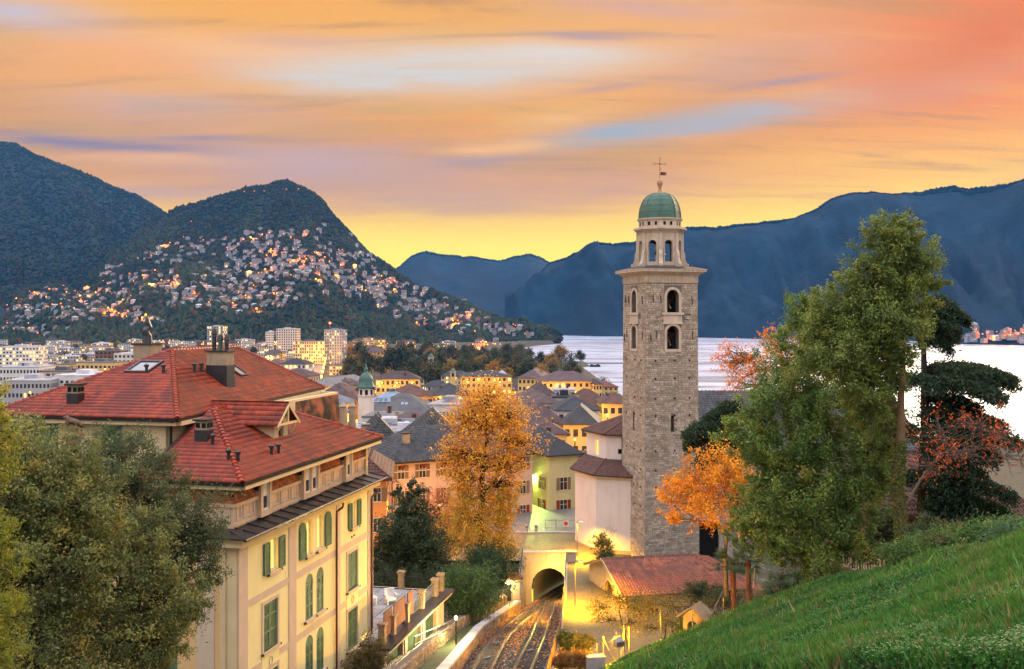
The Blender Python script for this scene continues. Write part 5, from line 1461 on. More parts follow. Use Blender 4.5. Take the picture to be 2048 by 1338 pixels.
# stone walls: faces of single stones along a line, coping on top
blk = MB().hexa([(-.5, -.5, -.5), (.5, -.5, -.5), (.5, .5, -.5), (-.5, .5, -.5)], [(-.5, -.5, .5), (.5, -.5, .5), (.5, .5, .5), (-.5, .5, .5)])
def blockmesh(seed):
    r_ = random.Random(seed); mb = MB(); mb.col = (.99, .99, .99); j = lambda: r_.uniform(-.09, .09)
    mb.hexa([(.0, -.5 + j(), -.5 + j()), (.0, .5 + j(), -.5 + j()), (.0, .5 + j(), .5 + j()), (.0, -.5 + j(), .5 + j())], [(.9 + j(), -.38 + j(), -.38 + j()), (.9 + j(), .38 + j(), -.38 + j()), (.9 + j(), .38 + j(), .38 + j()), (.9 + j(), -.38 + j(), .38 + j())])
    return mb.mesh('stone', m_wallstone)
blks = [blockmesh(i) for i in range(6)]
def stone_wall(name, label, xf, z0f, z1f, y0, y1, thick, cope=None, limit=300):
    root = empty(name, (float(xf(y0)), y0, float(z0f(y0))), 0, label, 'wall'); M = Matrix.Translation(-root.location)
    ys = np.arange(y0, y1 + .01, .8); mb = MB(M)
    for a, b in zip(ys[:-1], ys[1:]):
        a, b = float(a), float(b)
        mb.hexa([(xf(a) - thick, a, z0f(a)), (xf(a), a, z0f(a)), (xf(b), b, z0f(b)), (xf(b) - thick, b, z0f(b))], [(xf(a) - thick, a, z1f(a)), (xf(a), a, z1f(a)), (xf(b), b, z1f(b)), (xf(b) - thick, b, z1f(b))])
    mb.build('core', mat('wall_mortar', (.14, .11, .08), .95), root)
    r_ = random.Random(len(label)); st = []
    y = y0
    while y < y1 - .3:
        z = float(z0f(y)); zt = float(z1f(y)) - .02
        ln = r_.uniform(.35, .7)
        while z < zt - .12:
            h = min(r_.uniform(.2, .42), zt - z); st.append((y + ln / 2, z + h / 2, ln * r_.uniform(.88, .98), h * .93)); z += h
        y += ln
    st.sort(key=lambda s: s[0]); rest = MB(M)
    for i, (yc, zc, ln, h) in enumerate(st):
        sl = float(xf(yc + .3) - xf(yc - .3)) / .6
        if i < limit:
            o = link('stone', blks[i % 6], root, M @ Vector((float(xf(yc)) - .02, yc, zc)), -math.atan(sl)); o.scale = (.1, ln, h)
        else:
            v = r_.uniform(.6, 1.2); rest.col = (v, v * .97, v * .93); x = float(xf(yc))
            rest.hexa([(x, yc - ln / 2, zc - h / 2), (x + sl * .0, yc + ln / 2, zc - h / 2), (x, yc + ln / 2, zc + h / 2), (x, yc - ln / 2, zc + h / 2)], [(x + .07, yc - ln * .42, zc - h * .42), (x + .07, yc + ln * .42, zc - h * .42), (x + .07, yc + ln * .42, zc + h * .42), (x + .07, yc - ln * .42, zc + h * .42)])
    if rest.v: tag(rest.build('stones', m_wallstone, root), kind='stuff')
    if cope:
        y = y0
        while y < y1 - .4:
            b = min(y + r_.uniform(.8, 1.15), y1); c = MB(M); e = .1
            c.hexa([(xf(y) - thick - e, y + .01, z1f(y)), (xf(y) + e, y + .01, z1f(y)), (xf(b) + e, b - .01, z1f(b)), (xf(b) - thick - e, b - .01, z1f(b))], [(xf(y) - thick - e, y + .01, z1f(y) + .14), (xf(y) + e, y + .01, z1f(y) + .14), (xf(b) + e, b - .01, z1f(b) + .14), (xf(b) - thick - e, b - .01, z1f(b) + .14)])
            c.build('coping_stone', cope, root); y = b
    return root
stone_wall('retaining_wall', 'low curved stone wall with pale coping beside the railway', lambda y: float(x_in(y)), lambda y: float(tz(y)) - .5, lambda y: float(tz(y)) + .75, 46., 97., .45, m_cope)
stone_wall('retaining_wall', 'higher rough stone wall below the bamboo left of the railway', lambda y: float(x_out(y)), lambda y: float(tz(y)) - .2, lambda y: float(tz(y)) + 1.3, 46., 101., .6, None, 300)
strip('stair_path', np.arange(46, 102, .8), lambda y: x_out(y) - 2.3, lambda y: x_out(y) - .55, lambda y: tz(y) + .2, lambda y: tz(y) + .2, m_conc, kind='structure')
strip('grass_verge', np.arange(44, 98, .8), lambda y: x_out(y) - .1, lambda y: x_in(y) - .35, lambda y: tz(y) + .45, lambda y: tz(y) + .55, mat('verge_turf', (.06, .085, .03), .95, .4, 2, (.09, .06, .03), bump=.8, bscale=8), kind='structure', nx=4, wob=.15)
# dark railing beside the stair path
fe = empty('path_railing', (float(x_out(50)) - .5, 50., float(tz(50)) + .3), 0, 'dark metal railing along the stairs beside the annex', 'railing'); M = Matrix.Translation(-fe.location)
for y in np.arange(48, 98, 2.5):
    y = float(y); p = Vector((float(x_out(y)) - .5, y, float(tz(y)) + .25)); MB(M).bar(p, p + Vector((0, 0, 1.05)), .05, .05).build('post', m_black, fe)
for h in (.35, .7, 1.05):
    MB(M).tube([(float(x_out(y)) - .5, float(y), float(tz(y)) + .25 + h) for y in np.arange(48, 98.1, 2.5)], .025, 5).build('rail', m_black, fe)
hr = empty('stair_handrail', P(878, 1262, 66) , 0, 'pale steel handrail descending beside the green annex panels', 'handrail')
for z_ in (1.0, .55): MB().tube([(-.9, -7.5, 2.0 + z_ - 1.0), (.9, 5.5, -.8 + z_ - 1.0)], .03, 6).build('rail', m_iron, hr)
for k in range(5):
    f_ = k / 4; MB().tube([(-.9 + 1.8 * f_, -7.5 + 13 * f_, 2.0 - 2.8 * f_ - .9), (-.9 + 1.8 * f_, -7.5 + 13 * f_, 2.0 - 2.8 * f_)], .025, 6).build('post', m_iron, hr)
pl = empty('slim_lamp_post', P(912, 1296, 66), 0, 'slim dark lamp post on the stone wall above the tracks', 'street lamp')
lamp_light('lamp_light', pl, (0, 0, 2.35), 1200, (1, .80, .36), .12)  # lamp added on a plain post to brighten the villa facade
MB().tube([(0, 0, -.3), (0, 0, 1.85)], .04, 6).build('shaft', m_black, pl); MB().lathe([(.05, 1.85), (.1, 1.92), (.1, 2.04), (.02, 2.1)], 8).build('lamp_globe', emit('post_globe', (1, .85, .5), 5), pl)

# ---- right hand side: concrete edge, brown fence and railing up to the portal
tw = empty('trackside_wall', (float(x_rw(60)), 60., float(tz(60))), 0, 'concrete wall and brown board fence between railway and lit path', 'wall'); M = Matrix.Translation(-tw.location)
ys = np.arange(44, 109.6, .8); mb = MB(M)
topw = lambda y: max(float(path_z(y)) + .12, float(tz(y)) + .1)
for a, b in zip(ys[:-1], ys[1:]):
    a, b = float(a), float(b)
    mb.hexa([(x_rw(a), a, tz(a) - .6), (x_rw(a) + .3, a, tz(a) - .6), (x_rw(b) + .3, b, tz(b) - .6), (x_rw(b), b, tz(b) - .6)], [(x_rw(a), a, topw(a)), (x_rw(a) + .3, a, topw(a)), (x_rw(b) + .3, b, topw(b)), (x_rw(b), b, topw(b))])
mb.build('concrete_base', m_conc, tw)
y = 44.
m_board = mat('brown_fence_board', (.20, .10, .045), .7, .2, 3.0, objvar=.15)
while y < 90:
    b = y + 1.2; f_ = MB(M)
    f_.hexa([(x_rw(y) + .1, y + .03, topw(y)), (x_rw(y) + .16, y + .03, topw(y)), (x_rw(b) + .16, b - .03, topw(b)), (x_rw(b) + .1, b - .03, topw(b))], [(x_rw(y) + .1, y + .03, topw(y) + .95), (x_rw(y) + .16, y + .03, topw(y) + .95), (x_rw(b) + .16, b - .03, topw(b) + .95), (x_rw(b) + .1, b - .03, topw(b) + .95)])
    f_.build('fence_board', m_board, tw); y = b
for y in np.arange(44, 109, 2.4):
    y = float(y); p = Vector((float(x_rw(y)) + .13, y, topw(y) - .1)); MB(M).bar(p, p + Vector((0, 0, 1.25)), .07, .07).build('fence_post', m_iron, tw)
for h in (.55, 1.1):
    MB(M).tube([(float(x_rw(y)) + .13, float(y), topw(y) + h) for y in np.arange(88, 109.3, 1.0)], .03, 5).build('handrail', m_iron, tw)
# ---- path and piazza
xr_p = lambda y: np.interp(y, [58, 66, 75, 88, 96, 101, 109, 118], [6.5, 12, 14.5, 14, 12, 9.5, 9, 8.5])
strip('footpath', np.arange(58, 111, .8), lambda y: x_rw(y) + .25, xr_p, path_z, path_z, m_cobble, nx=6, kind='structure', wob=.06)
pz = MB(); ZP = 38.35
pz.poly([(-22, 109.9, ZP), (9.8, 109.9, ZP + .002), (9.8, 119, ZP), (12, 151, ZP), (-22, 151, ZP)]); tag(pz.build('piazza', m_cobble), kind='structure')
st_ = MB(); st_.box(-3, 8.6, 123.9, 124.15, ZP - .2, ZP + .13); tag(st_.build('piazza_kerb', m_cope), kind='structure')
ro = MB(); ro.poly([(-3, 124.2, ZP + .004), (9.4, 124.2, ZP + .004), (11, 143.5, ZP + .004), (-3, 143.5, ZP + .004)]); tag(ro.build('road', mat('worn_asphalt', (.16, .16, .15), .6, .15, .8, bump=.2, bscale=30)), kind='structure')

# ---- tunnel portal
po = empty('tunnel_portal', (4.0, 109.0, 34.0), 0, 'pale concrete tunnel mouth with round arch over the railway', 'tunnel'); M = Matrix.Translation((-4.0, -109.0, -34.0))
def fp(x, d, z): return Vector((x + .03 * d, 109.0 + d + .06 * (x - 4), z))
arch = (2.15, 5.95, 33.3, 37.75, True)
w_ = MB(M); wall_panel(w_, (1.3, 7.0), 33.0, 39.35, [arch], fp, .7); w_.poly([fp(1.3, 0, 39.35), fp(7.0, 0, 39.35), fp(7.0, .7, 39.35), fp(1.3, .7, 39.35)]); w_.poly([fp(1.3, .7, 33), fp(1.3, .7, 39.35), fp(1.3, 0, 39.35), fp(1.3, 0, 33)])
w_.poly([fp(1.3, .7, 38), fp(7, .7, 38), fp(7, .7, 39.35), fp(1.3, .7, 39.35)]); w_.build('portal_wall', mat('portal_concrete', (.52, .44, .30), .85, .1, .6, stain=.3), po)
c_ = MB(M); plate(c_, [(1.2, 39.35), (7.1, 39.35), (7.1, 39.5), (1.2, 39.5)], fp, -.1, .8); c_.build('coping', m_conc, po)
tn = MB(M); pa_ = opening_poly(arch); ysn = [109.6, 112, 115, 118.5, 122, 127, 134]
ring = []
for yv in ysn:
    off = float(trk(yv, -1)) - 4.05; dz = float(tz(yv) - tz(109.0))
    ring.append([Vector((x + off, yv, z + dz)) for x, z in pa_])
for a, b in zip(ring[:-1], ring[1:]):
    for k in range(len(pa_) - 1): tn.poly([a[k], a[k + 1], b[k + 1], b[k]])
tn.poly(ring[-1]); tn.build('lining', mat('tunnel_lining', (.16, .145, .12), .85, .2, .5), po)
l_ = MB(M); l_.lathe([(.02, -.12), (.12, -.05), (.12, .05), (.02, .12)], 8, (6.15, 108.85, 37.3)); l_.build('portal_lamp', emit('portal_lamp_glow', (1, .85, .5), 3), po)
lamp_light('lamp_light', po, M @ Vector((5.3, 106.6, 37.6)), 800, (1, .55, .08), .15)
for k, (h0, h1) in enumerate(((38.4, 37.2), (37.2, 36.0))):
    ww = MB(M); a = 109 - k * 5.2; b = a - 5.2
    ww.hexa([(.9 - .25 * k, a, 33), (1.5 - .25 * k, a, 33), (1.2 - .25 * k, b, 33), (.6 - .25 * k, b, 33)], [(.9 - .25 * k, a, h0 + .6), (1.5 - .25 * k, a, h0 + .6), (1.2 - .25 * k, b, h1 + .5), (.6 - .25 * k, b, h1 + .5)]); ww.build('wing_wall', mat('wing_stone', (.27, .19, .11), .9, .35, 2.5, (.16, .12, .07), bump=.8, bscale=4), po)
rl = MB(M)
for k in range(12):
    y = 109.2 - k * .85; rl.bar((1.15 - .05 * k, y, 39.0 - .22 * k), (1.15 - .05 * k, y, 40.1 - .22 * k), .03, .03)
rl.bar((1.15, 109.2, 40.1), (.6, 99.85, 37.68), .05, .05); rl.build('railing', m_black, po)
hr = empty('steel_handrail', (4.9, 110.6, 39.3), 0, 'short steel handrail on the piazza above the tunnel', 'handrail')
for x in (-.5, .1, .7): MB().tube([(x, 0, -.9), (x, .02, .25 + .1 * x)], .03, 6).build('post', m_iron, hr)
MB().tube([(-.5, 0, .2), (.7, 0, .32)], .03, 6).build('rail', m_iron, hr)

# ---- small waiting hut beside the track
kx, ky, kz = -.15, 99.5, float(tz(99.5)) - .1
hut = empty('track_hut', (kx, ky, kz), .12, 'small hut with leaf strewn flat roof and lit window beside the railway', 'hut')
h_ = MB()
def fk(x, d, z): return Vector((x, -.95 + d, z))
wall_panel(h_, (-.9, .9), 0, 3.1, [(-.7, -.02, 1.0, 2.7, False)], fk, .12); h_.box(-.9, -.8, -.95, .95, 0, 3.1); h_.box(-.9, .9, .85, .95, 0, 3.1); h_.box(.8, .9, -.95, -.6, 0, 3.1); h_.box(.8, .9, -.6, .85, 0, .9); h_.build('wall', mat('hut_panel', (.40, .36, .28), .7, .1), hut)
for k in range(3):
    g_ = MB(); g_.box(.83, .86, -.58 + k * .48, -.14 + k * .48, .92, 3.0); g_.build('window_pane', emit('hut_window', (1, .82, .5), .45), hut)
    g_ = MB(); g_.box(.8, .92, -.62 + k * .48, -.57 + k * .48, .9, 3.1); g_.build('mullion', m_black, hut)
h_ = MB(); h_.box(-.68, -.04, -.9, -.86, 1.0, 2.7); h_.build('door_pane', m_glass, hut)
h_ = MB(); h_.box(-1.05, 1.1, -1.15, 1.05, 3.1, 3.28); rf = h_.build('roof', mat('hut_roof_gravel', (.20, .10, .05), .95, .4, 8, bump=.6), hut)
pts = np.stack([RNG.uniform(-1.0, 1.05, 350), RNG.uniform(-1.1, 1.0, 350), 3.3 + .04 * RNG.rand(350)], -1)
tag(link('fallen_leaves', leaf_quads(pts, .13, pal[RNG.randint(0, 4, 350)], 'fallen_leaves', m_leaf, .8, .7, N=np.array([[0, 0, 1.]])), rf), kind='stuff')
l_ = MB(); l_.box(-.75, -.3, -1.05, -.97, 2.82, 2.95); l_.build('hut_lamp', emit('hut_lamp_glow', (1, .72, .3), 6), hut)
lamp_light('hut_lamp_light', hut, (-.5, -1.25, 2.75), 420, (1, .66, .25), .1)

# ---- street lamps with their sodium light
def street_lamp(loc, h, arm, label, power, col=(1.0, .47, .0), group=None, spot=None):
    s = empty('street_lamp', loc, 0, label, 'street lamp', group)
    MB().tube([(0, 0, -.2), (0, 0, h)], [.06, .04], 8).build('pole', m_iron, s)
    MB().tube([(0, 0, h), (arm * .4, 0, h + .06), (arm, 0, h + .08)], .03, 6).build('arm', m_iron, s)
    a = MB(); a.hexa([(arm - .1, -.1, h + .05), (arm + .45, -.1, h + .05), (arm + .45, .1, h + .05), (arm - .1, .1, h + .05)], [(arm - .05, -.07, h + .14), (arm + .4, -.07, h + .14), (arm + .4, .07, h + .14), (arm - .05, .07, h + .14)]); a.build('lamp_head', m_iron, s)
    a = MB(); a.box(arm - .02, arm + .36, -.07, .07, h + .03, h + .048); a.build('lamp_glass', emit('sodium_glow', (1, .62, .16), 12), s)
    lamp_light('lamp_light', s, (arm + .15, 0, h - .12), power, col, .12, spot)
    return s
street_lamp((7.3, 112.0, 38.3), 3.9, .25, 'slim street lamp against the white apse wall', 5200, spot=150)
street_lamp((5.55, 88.0, float(path_z(88)) - .05), 3.9, .3, 'slim street lamp on the path beside the fence boards', 8500, spot=150)
gl = empty('wall_lamp', (2.9, 143.2, 42.6), 0, 'greenish lamp on the pale corner of the palazzo', 'lamp')
MB().tube([(0, .6, 0), (0, 0, .1), (.2, -.6, .1)], .035, 6).build('bracket', m_black, gl); MB().lathe([(.03, .12), (.3, .0), (.28, -.03)], 12, (.25, -.75, 0)).build('lamp_shade', m_white, gl)
MB().lathe([(.02, -.02), (.1, -.06), (.02, -.12)], 8, (.25, -.75, 0)).build('bulb', emit('green_lamp_glow', (.8, 1, .4), 2.5), gl)
lamp_light('lamp_light', gl, (.25, -.8, -.25), 5200, (.72, 1.0, .16), .15)

# ---- bollards, barrier with round sign, balustrade at the edge of the piazza
for i, px in enumerate((1053, 1072)):
    p = P(px, 1076, 124.5); b_ = empty('bollard', (p.x, 124.6, ZP), 0, ('stone bollard on the kerb nearer the orange tree', 'stone bollard on the kerb nearer the barrier')[i], 'bollard', 'bollards on the piazza kerb')
    MB().lathe([(.2, 0), (.18, .75), (.15, .9), (.05, .96)], 10).build('shaft', m_conc, b_); MB().lathe([(.19, .6), (.21, .62), (.21, .68), (.185, .7)], 10).build('collar', m_black, b_)
ba = empty('road_barrier', (4.2, 126.2, ZP), 0, 'metal mesh road barrier with a round red ringed sign', 'barrier')
for x in (0, 1.35, 2.7, 4.0): MB().bar((x, 0, 0), (x, 0, 1.25), .09, .09).build('post', m_conc, ba)
for z in (.15, 1.15): MB().bar((0, 0, z), (4.0, 0, z), .04, .05).build('rail', m_iron, ba)
g_ = MB()
for k in range(40): g_.bar((k * .1, 0, .15), (k * .1, 0, 1.15), .012, .012)
tag(g_.build('mesh_wires', m_iron, ba), kind='stuff')
MB().box(2.25, 2.95, -.09, -.06, .35, 1.1).build('sign_board', m_white, ba)
MB().lathe([(.26, 0), (.26, .02)], 20).mesh('disc', m_white)
s_ = MB(Matrix.Translation((2.6, -.1, .74)) @ Matrix.Rotation(R(90), 4, 'X')); s_.lathe([(.13, 0), (.25, 0), (.25, .02), (.13, .02)], 20); s_.build('sign_ring', mat('sign_red', (.6, .05, .03), .5), ba)
bu = empty('balustrade', (4.6, 143.8, ZP), .1, 'pale stone balustrade closing the far side of the piazza', 'balustrade')
m_bal = mat('balustrade_stone', (.42, .34, .24), .85, .15, 2, stain=.3)
MB().box(0, 8.5, -.2, .2, 0, .25).build('plinth', m_bal, bu); MB().box(0, 8.5, -.22, .22, .95, 1.12).build('handrail', m_bal, bu)
for x in (0, 3.3, 6.0, 8.5): MB().box(x - .25, x + .25, -.25, .25, 0, 1.2).build('pier', m_bal, bu)
bm_ = MB().lathe([(.1, .25), (.06, .32), (.13, .5), (.06, .75), (.1, .95)], 8).mesh('baluster', m_bal)
for k in range(27):
    x = .42 + k * .3
    if min(abs(x - q) for q in (0, 3.3, 6.0, 8.5)) > .3: link('baluster', bm_, bu, (x, 0, 0))

# ---- small tiled chapel house below the tower
SH = 38.2
sh = empty('garden_house', (8.9, 94.0, SH), math.atan2(.212, .977), 'low yellow lit house with arched window and brown tiled roof below the tower', 'house')
hw_, L = 5.6, 12.5     # half width across the gable, length; local x along the ridge
def fgb(x, d, z): return Vector((d, -x, z))
g_ = MB(); o_ = (-.6, 2.0, .55, 2.55, True)
ez, rz_ = 2.35, 4.15
wall_panel(g_, (-hw_, hw_), -.5, ez, [(o_[0], o_[1], .35, 2.3, True)], fgb, .3); g_.poly([(0, -hw_, ez), (0, hw_, ez), (0, 0, rz_ - .08)])
g_.box(.3, L, -hw_, -hw_ + .3, -.5, ez); g_.box(.3, L, hw_ - .3, hw_, -.5, ez); g_.box(L - .3, L, -hw_, hw_, -.5, ez)
g_.build('wall', mat('ochre_garden_render', (.56, .42, .22), .9, .08, .8, stain=.3), sh)
p_ = MB(); plate(p_, opening_poly((o_[0], o_[1], .35, 2.3, True)), fgb, .25, .28); pn = p_.build('window_pane', m_glass, sh)
p_ = MB(); surround(p_, (o_[0], o_[1], .35, 2.3, True), fgb, .14, -.05, .05); p_.build('window_surround', m_trim, sh)
p_ = MB()
for x in (.1, .7, 1.3): plate(p_, [(x - .03, .35), (x + .03, .35), (x + .03, 2.2), (x - .03, 2.2)], fgb, .18, .24)
p_.build('window_bars', m_wood, pn)
e = .45
q1 = [(-e, -hw_ - .5, ez - .1), (L + .4, -hw_ - .5, ez - .1), (8.3, 0, rz_), (-e, 0, rz_)]; q2 = [(L + .4, hw_ + .5, ez - .1), (-e, hw_ + .5, ez - .1), (-e, 0, rz_), (8.3, 0, rz_)]; q3 = [(L + .4, -hw_ - .5, ez - .1), (L + .4, hw_ + .5, ez - .1), (8.3, 0, rz_)]
d_ = MB()
for q in (q1, q2, q3): d_.poly([Vector(p) - Vector((0, 0, .03)) for p in q])
d_.build('roof_deck', m_deck, sh)
tr = TileRoof('roll', .27, .4, 1.25, 7)
for q in (q1, q2, q3): tr.slope(q, (q[0], q[1]))
tr.build(sh, mat('rusty_roll_tile', (.30, .085, .045), .5, .28, 1.6, (.16, .06, .045), spec=.4, attr=True, objvar=.2), 300, Vector((0, -60, 20)))
ridge_caps(sh, (-e, 0, rz_), (8.3, 0, rz_), m_browntile, .42, .16); ridge_caps(sh, (L + .4, -hw_ - .5, ez - .1), (8.3, 0, rz_), m_browntile, .42, .16)
MB().bar((-e, -hw_ - .5, ez - .16), (-e, 0, rz_ - .06), .1, .14).build('barge_board', m_cream, sh); MB().bar((-e, hw_ + .5, ez - .16), (-e, 0, rz_ - .06), .1, .14).build('barge_board', m_cream, sh)

# ---- wayside shrine and wire fence on the edge of the meadow
shp = P(1392, 1286, 62.0); shr = empty('wayside_shrine', (shp.x, shp.y, shp.z), -.55, 'little stone wayside shrine with gabled slab roof beside the wire fence', 'shrine')
def fsh(x, d, z): return Vector((x, -.55 + d, z))
s_ = MB(); wall_panel(s_, (-.62, .62), -1.0, 1.75, [(-.36, .36, .15, 1.5, True)], fsh, .4); s_.box(-.62, -.37, -.54, .55, -1, 1.75); s_.box(.37, .62, -.54, .55, -1, 1.75); s_.box(-.62, .62, .3, .55, -1, 1.75); s_.poly([(-.62, -.55, 1.75), (.62, -.55, 1.75), (0, -.55, 2.25)]); s_.build('body', mat('shrine_render', (.42, .30, .17), .9, .25, 3, stain=.5), shr)
s_ = MB(); plate(s_, opening_poly((-.36, .36, .15, 1.5, True)), fsh, .36, .4); s_.build('niche', mat('shrine_niche', (.10, .06, .05), .9, .3, 4), shr)
for sg in (-1, 1):
    s_ = MB(); s_.hexa([(0, -.8, 2.35), (sg * .95, -.8, 1.62), (sg * .95, .75, 1.62), (0, .75, 2.35)], [(0, -.8, 2.44), (sg * .99, -.8, 1.70), (sg * .99, .75, 1.70), (0, .75, 2.44)]); s_.build('roof_slab', mat('shrine_slab', (.22, .17, .12), .9, .3, 3, bump=.4), shr)
wf = empty('wire_fence', (5.4, 60.4, 44.5), 0, 'wire mesh fence on thin metal posts along the lower edge of the meadow', 'fence'); M = Matrix.Translation(-wf.location)
fpt = []
for px, Y in ((1193, 60.5), (1206, 60.4), (1248, 60.5), (1258, 61), (1322, 61), (1385, 60.8), (1447, 59.5), (1509, 58), (1570, 56.2), (1640, 54), (1712, 51), (1790, 48)):
    x = (px - 1024) / F * Y; fpt.append(Vector((x, Y, float(ground_z(x, Y - .6)) - .1)))
hh = 1.85
for p in fpt: MB(M).tube([p, p + Vector((0, 0, hh))], .035, 6).build('post', m_iron, wf)
for i in (1, 6): MB(M).tube([fpt[i] + Vector((0, 0, hh - .15)), fpt[i] + Vector((-.9 if i == 6 else .9, -.2, .0))], .03, 6).build('brace', m_iron, wf)
wr = MB(M)
for a, b in zip(fpt[1:-1], fpt[2:]):
    n = max(2, int((b - a).length / .16))
    for k in range(12): wr.bar(a + Vector((0, 0, .1 + k * .155)), b + Vector((0, 0, .1 + k * .155)), .006, .006)
    for k in range(n):
        q = a.lerp(b, k / n); wr.bar(q + Vector((0, 0, .1)), q + Vector((0, 0, 1.8)), .006, .006)
tag(wr.build('wire_mesh', m_iron, wf), kind='stuff')
fp_ = P(1238, 1296, 60.2); fl = empty('floodlight', (fp_.x, fp_.y, fp_.z), .5, 'grey box floodlight on a short post at the meadow edge', 'floodlight')
MB().tube([(0, 0, -.6), (0, 0, .15)], .03, 6).build('post', m_iron, fl); MB().hexa([(-.28, -.2, .12), (.28, -.2, .12), (.28, .15, .05), (-.28, .15, .05)], [(-.28, -.2, .42), (.28, -.2, .42), (.28, .2, .55), (-.28, .2, .55)]).build('housing', m_iron, fl)
MB().poly([(-.24, .17, .1), (.24, .17, .1), (.24, .215, .5), (-.24, .215, .5)]).build('lens', emit('flood_glow', (1, .62, .15), 8), fl)
lamp_light('flood_light', fl, (0, .6, .5), 4200, (1, .45, .0), .2)
mp_ = P(1190, 1318, 59.5); ms_ = MB(); ms_.hexa([(-.6, -.4, -1.5), (.6, -.4, -1.5), (.6, .4, -1.5), (-.6, .4, -1.5)], [(-.5, -.35, .2), (.55, -.35, .25), (.5, .35, .2), (-.55, .3, .18)])
o = ms_.build('marker_stone', m_cope); o.location = mp_; tag(o, 'pale stone block at the lower corner of the meadow', 'stone')
# ================================================================== trees and plants
m_bark = mat('grey_brown_bark', (.10, .075, .052), .9, .3, 4.0, (.07, .06, .035), bump=.6, bscale=12)
m_barkw = mat('warm_bark', (.20, .115, .055), .85, .3, 3.0, (.12, .08, .05), bump=.5, bscale=10)
m_darkbark = mat('dark_bark', (.03, .024, .02), .9, .3, 4.0, bump=.5)
def L(px, py, Y, r, ry=None, rd=None):
    k = Y / F
    return (P(px, py, Y), (r * k, (rd or r) * k, (ry or r) * k))
def pick(pal, n, rng):
    c = np.array([p[:3] for p in pal]); wgt = np.array([p[3] for p in pal]); wgt = wgt / wgt.sum()
    return c[rng.choice(len(pal), n, p=wgt)]
def tree(name, label, cat, base, lobes, n, leaf, pal, tr=.25, mt=None, bark=None, seed=1, clump=.20, per=46, shell=(.45, 1.0), aspect=.45, twigs=26, limbs=True,
         group=None, droop=0., trunk_pts=None, up=.35, twig_r=.02, flat=1.0, spray=.9):
    rng = np.random.RandomState(seed); mt = mt or m_leaf; bark = bark or m_bark
    base = Vector(base)
    root = empty(name, base, 0, label, cat, group)
    ctr = np.array([list(l[0]) for l in lobes]); rad = np.array([l[1] for l in lobes])
    wv = (rad[:, 0] * rad[:, 2]); wv = wv / wv.sum()
    nc = max(6, int(n / per)); li = rng.choice(len(lobes), nc, p=wv)
    d = rng.normal(size=(nc, 3)); d /= np.linalg.norm(d, axis=1, keepdims=True)
    rr = shell[0] + (shell[1] - shell[0]) * rng.rand(nc, 1) ** .6
    rr = rr * (1 + .21 * rng.normal(size=(nc, 1)))
    cc = ctr[li] + d * rad[li] * rr
    cr = rad[li].mean(1) * clump * (.6 + .8 * rng.rand(nc))
    ci = rng.randint(0, nc, n)
    off = rng.normal(size=(n, 3)) * .42; off[:, 2] *= flat
    pos = cc[ci] + off * cr[ci][:, None]
    nrm = d[ci] + off * .4 + np.array([[0, 0, .45]])
    ct = pick(pal, nc, rng)
    cols = .55 * ct[ci] + .45 * pick(pal, n, rng)
    cols = cols * (.8 + .4 * rng.rand(n, 1))
    B = np.array(base)
    axd = d + np.array([[0, 0, .5]]) + .5 * rng.normal(size=d.shape)
    axd /= np.linalg.norm(axd, axis=1, keepdims=True)
    sp_ = rng.uniform(-.7, 1.5, n); pos = pos + axd[ci] * (cr[ci] * sp_)[:, None]; cols = cols * (.90 + .16 * sp_)[:, None]  # tip leaves painted lighter, for new growth and for highlights against dark gaps
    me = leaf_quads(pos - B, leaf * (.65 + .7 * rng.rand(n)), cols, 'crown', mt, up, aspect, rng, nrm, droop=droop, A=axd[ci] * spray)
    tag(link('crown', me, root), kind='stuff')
    # trunk, limbs and twigs
    tb = MB(); top = Vector(ctr[np.argmax(ctr[:, 2])]); mean = Vector(ctr.mean(0))
    if trunk_pts is None:
        trunk_pts = [base, base.lerp(mean, .5) + Vector((rng.normal() * .15, rng.normal() * .15, 0)), mean, top.lerp(mean, .3)]
    trunk_pts = [Vector(p) for p in trunk_pts]
    tp = []
    for a, b in zip(trunk_pts[:-1], trunk_pts[1:]):
        for k in range(4): tp.append(a.lerp(b, k / 4))
    tp.append(trunk_pts[-1]); m_ = len(tp)
    for i in range(1, m_ - 1): tp[i] = tp[i] + Vector((rng.normal(), rng.normal(), 0)) * tr * .18
    rd = [tr * (1.25 if i == 0 else 1) * (1 - .82 * i / (m_ - 1)) for i in range(m_)]
    tb.tube([p - base for p in tp], rd, 9)
    if limbs:
        for j in range(len(lobes)):
            c = Vector(ctr[j]); best = min(range(m_ // 4, m_), key=lambda i: (tp[i] - c).length + max(0, (tp[i].z - c.z)) * 1.5)
            s = tp[best]; mid = s.lerp(c, .5) + Vector((rng.normal() * .2, rng.normal() * .2, .12 * (c - s).length)) * .6
            r0 = max(rd[best] * .6, tr * .16)
            pts = [s, s.lerp(mid, .5), mid, mid.lerp(c, .5), c]
            tb.tube([p - base for p in pts], [r0, r0 * .8, r0 * .62, r0 * .5, r0 * .35], 6)
            mine = np.where(li == j)[0]
            for k in mine[:twigs]:
                e = Vector(cc[k]); s2 = pts[rng.randint(2, 5)]
                m2 = s2.lerp(e, .55) + Vector((rng.normal(), rng.normal(), rng.normal())) * (e - s2).length * .09
                m3 = m2.lerp(e, .5) + Vector((rng.normal(), rng.normal(), rng.normal())) * (e - s2).length * .07
                tb.tube([p - base for p in (s2, m2, m3, e)], [max(r0 * .3, twig_r), max(r0 * .2, twig_r * .8), max(r0 * .12, twig_r * .6), twig_r * .35], 4, cap=False)
    tb.build('trunk', bark, root, True)
    return root

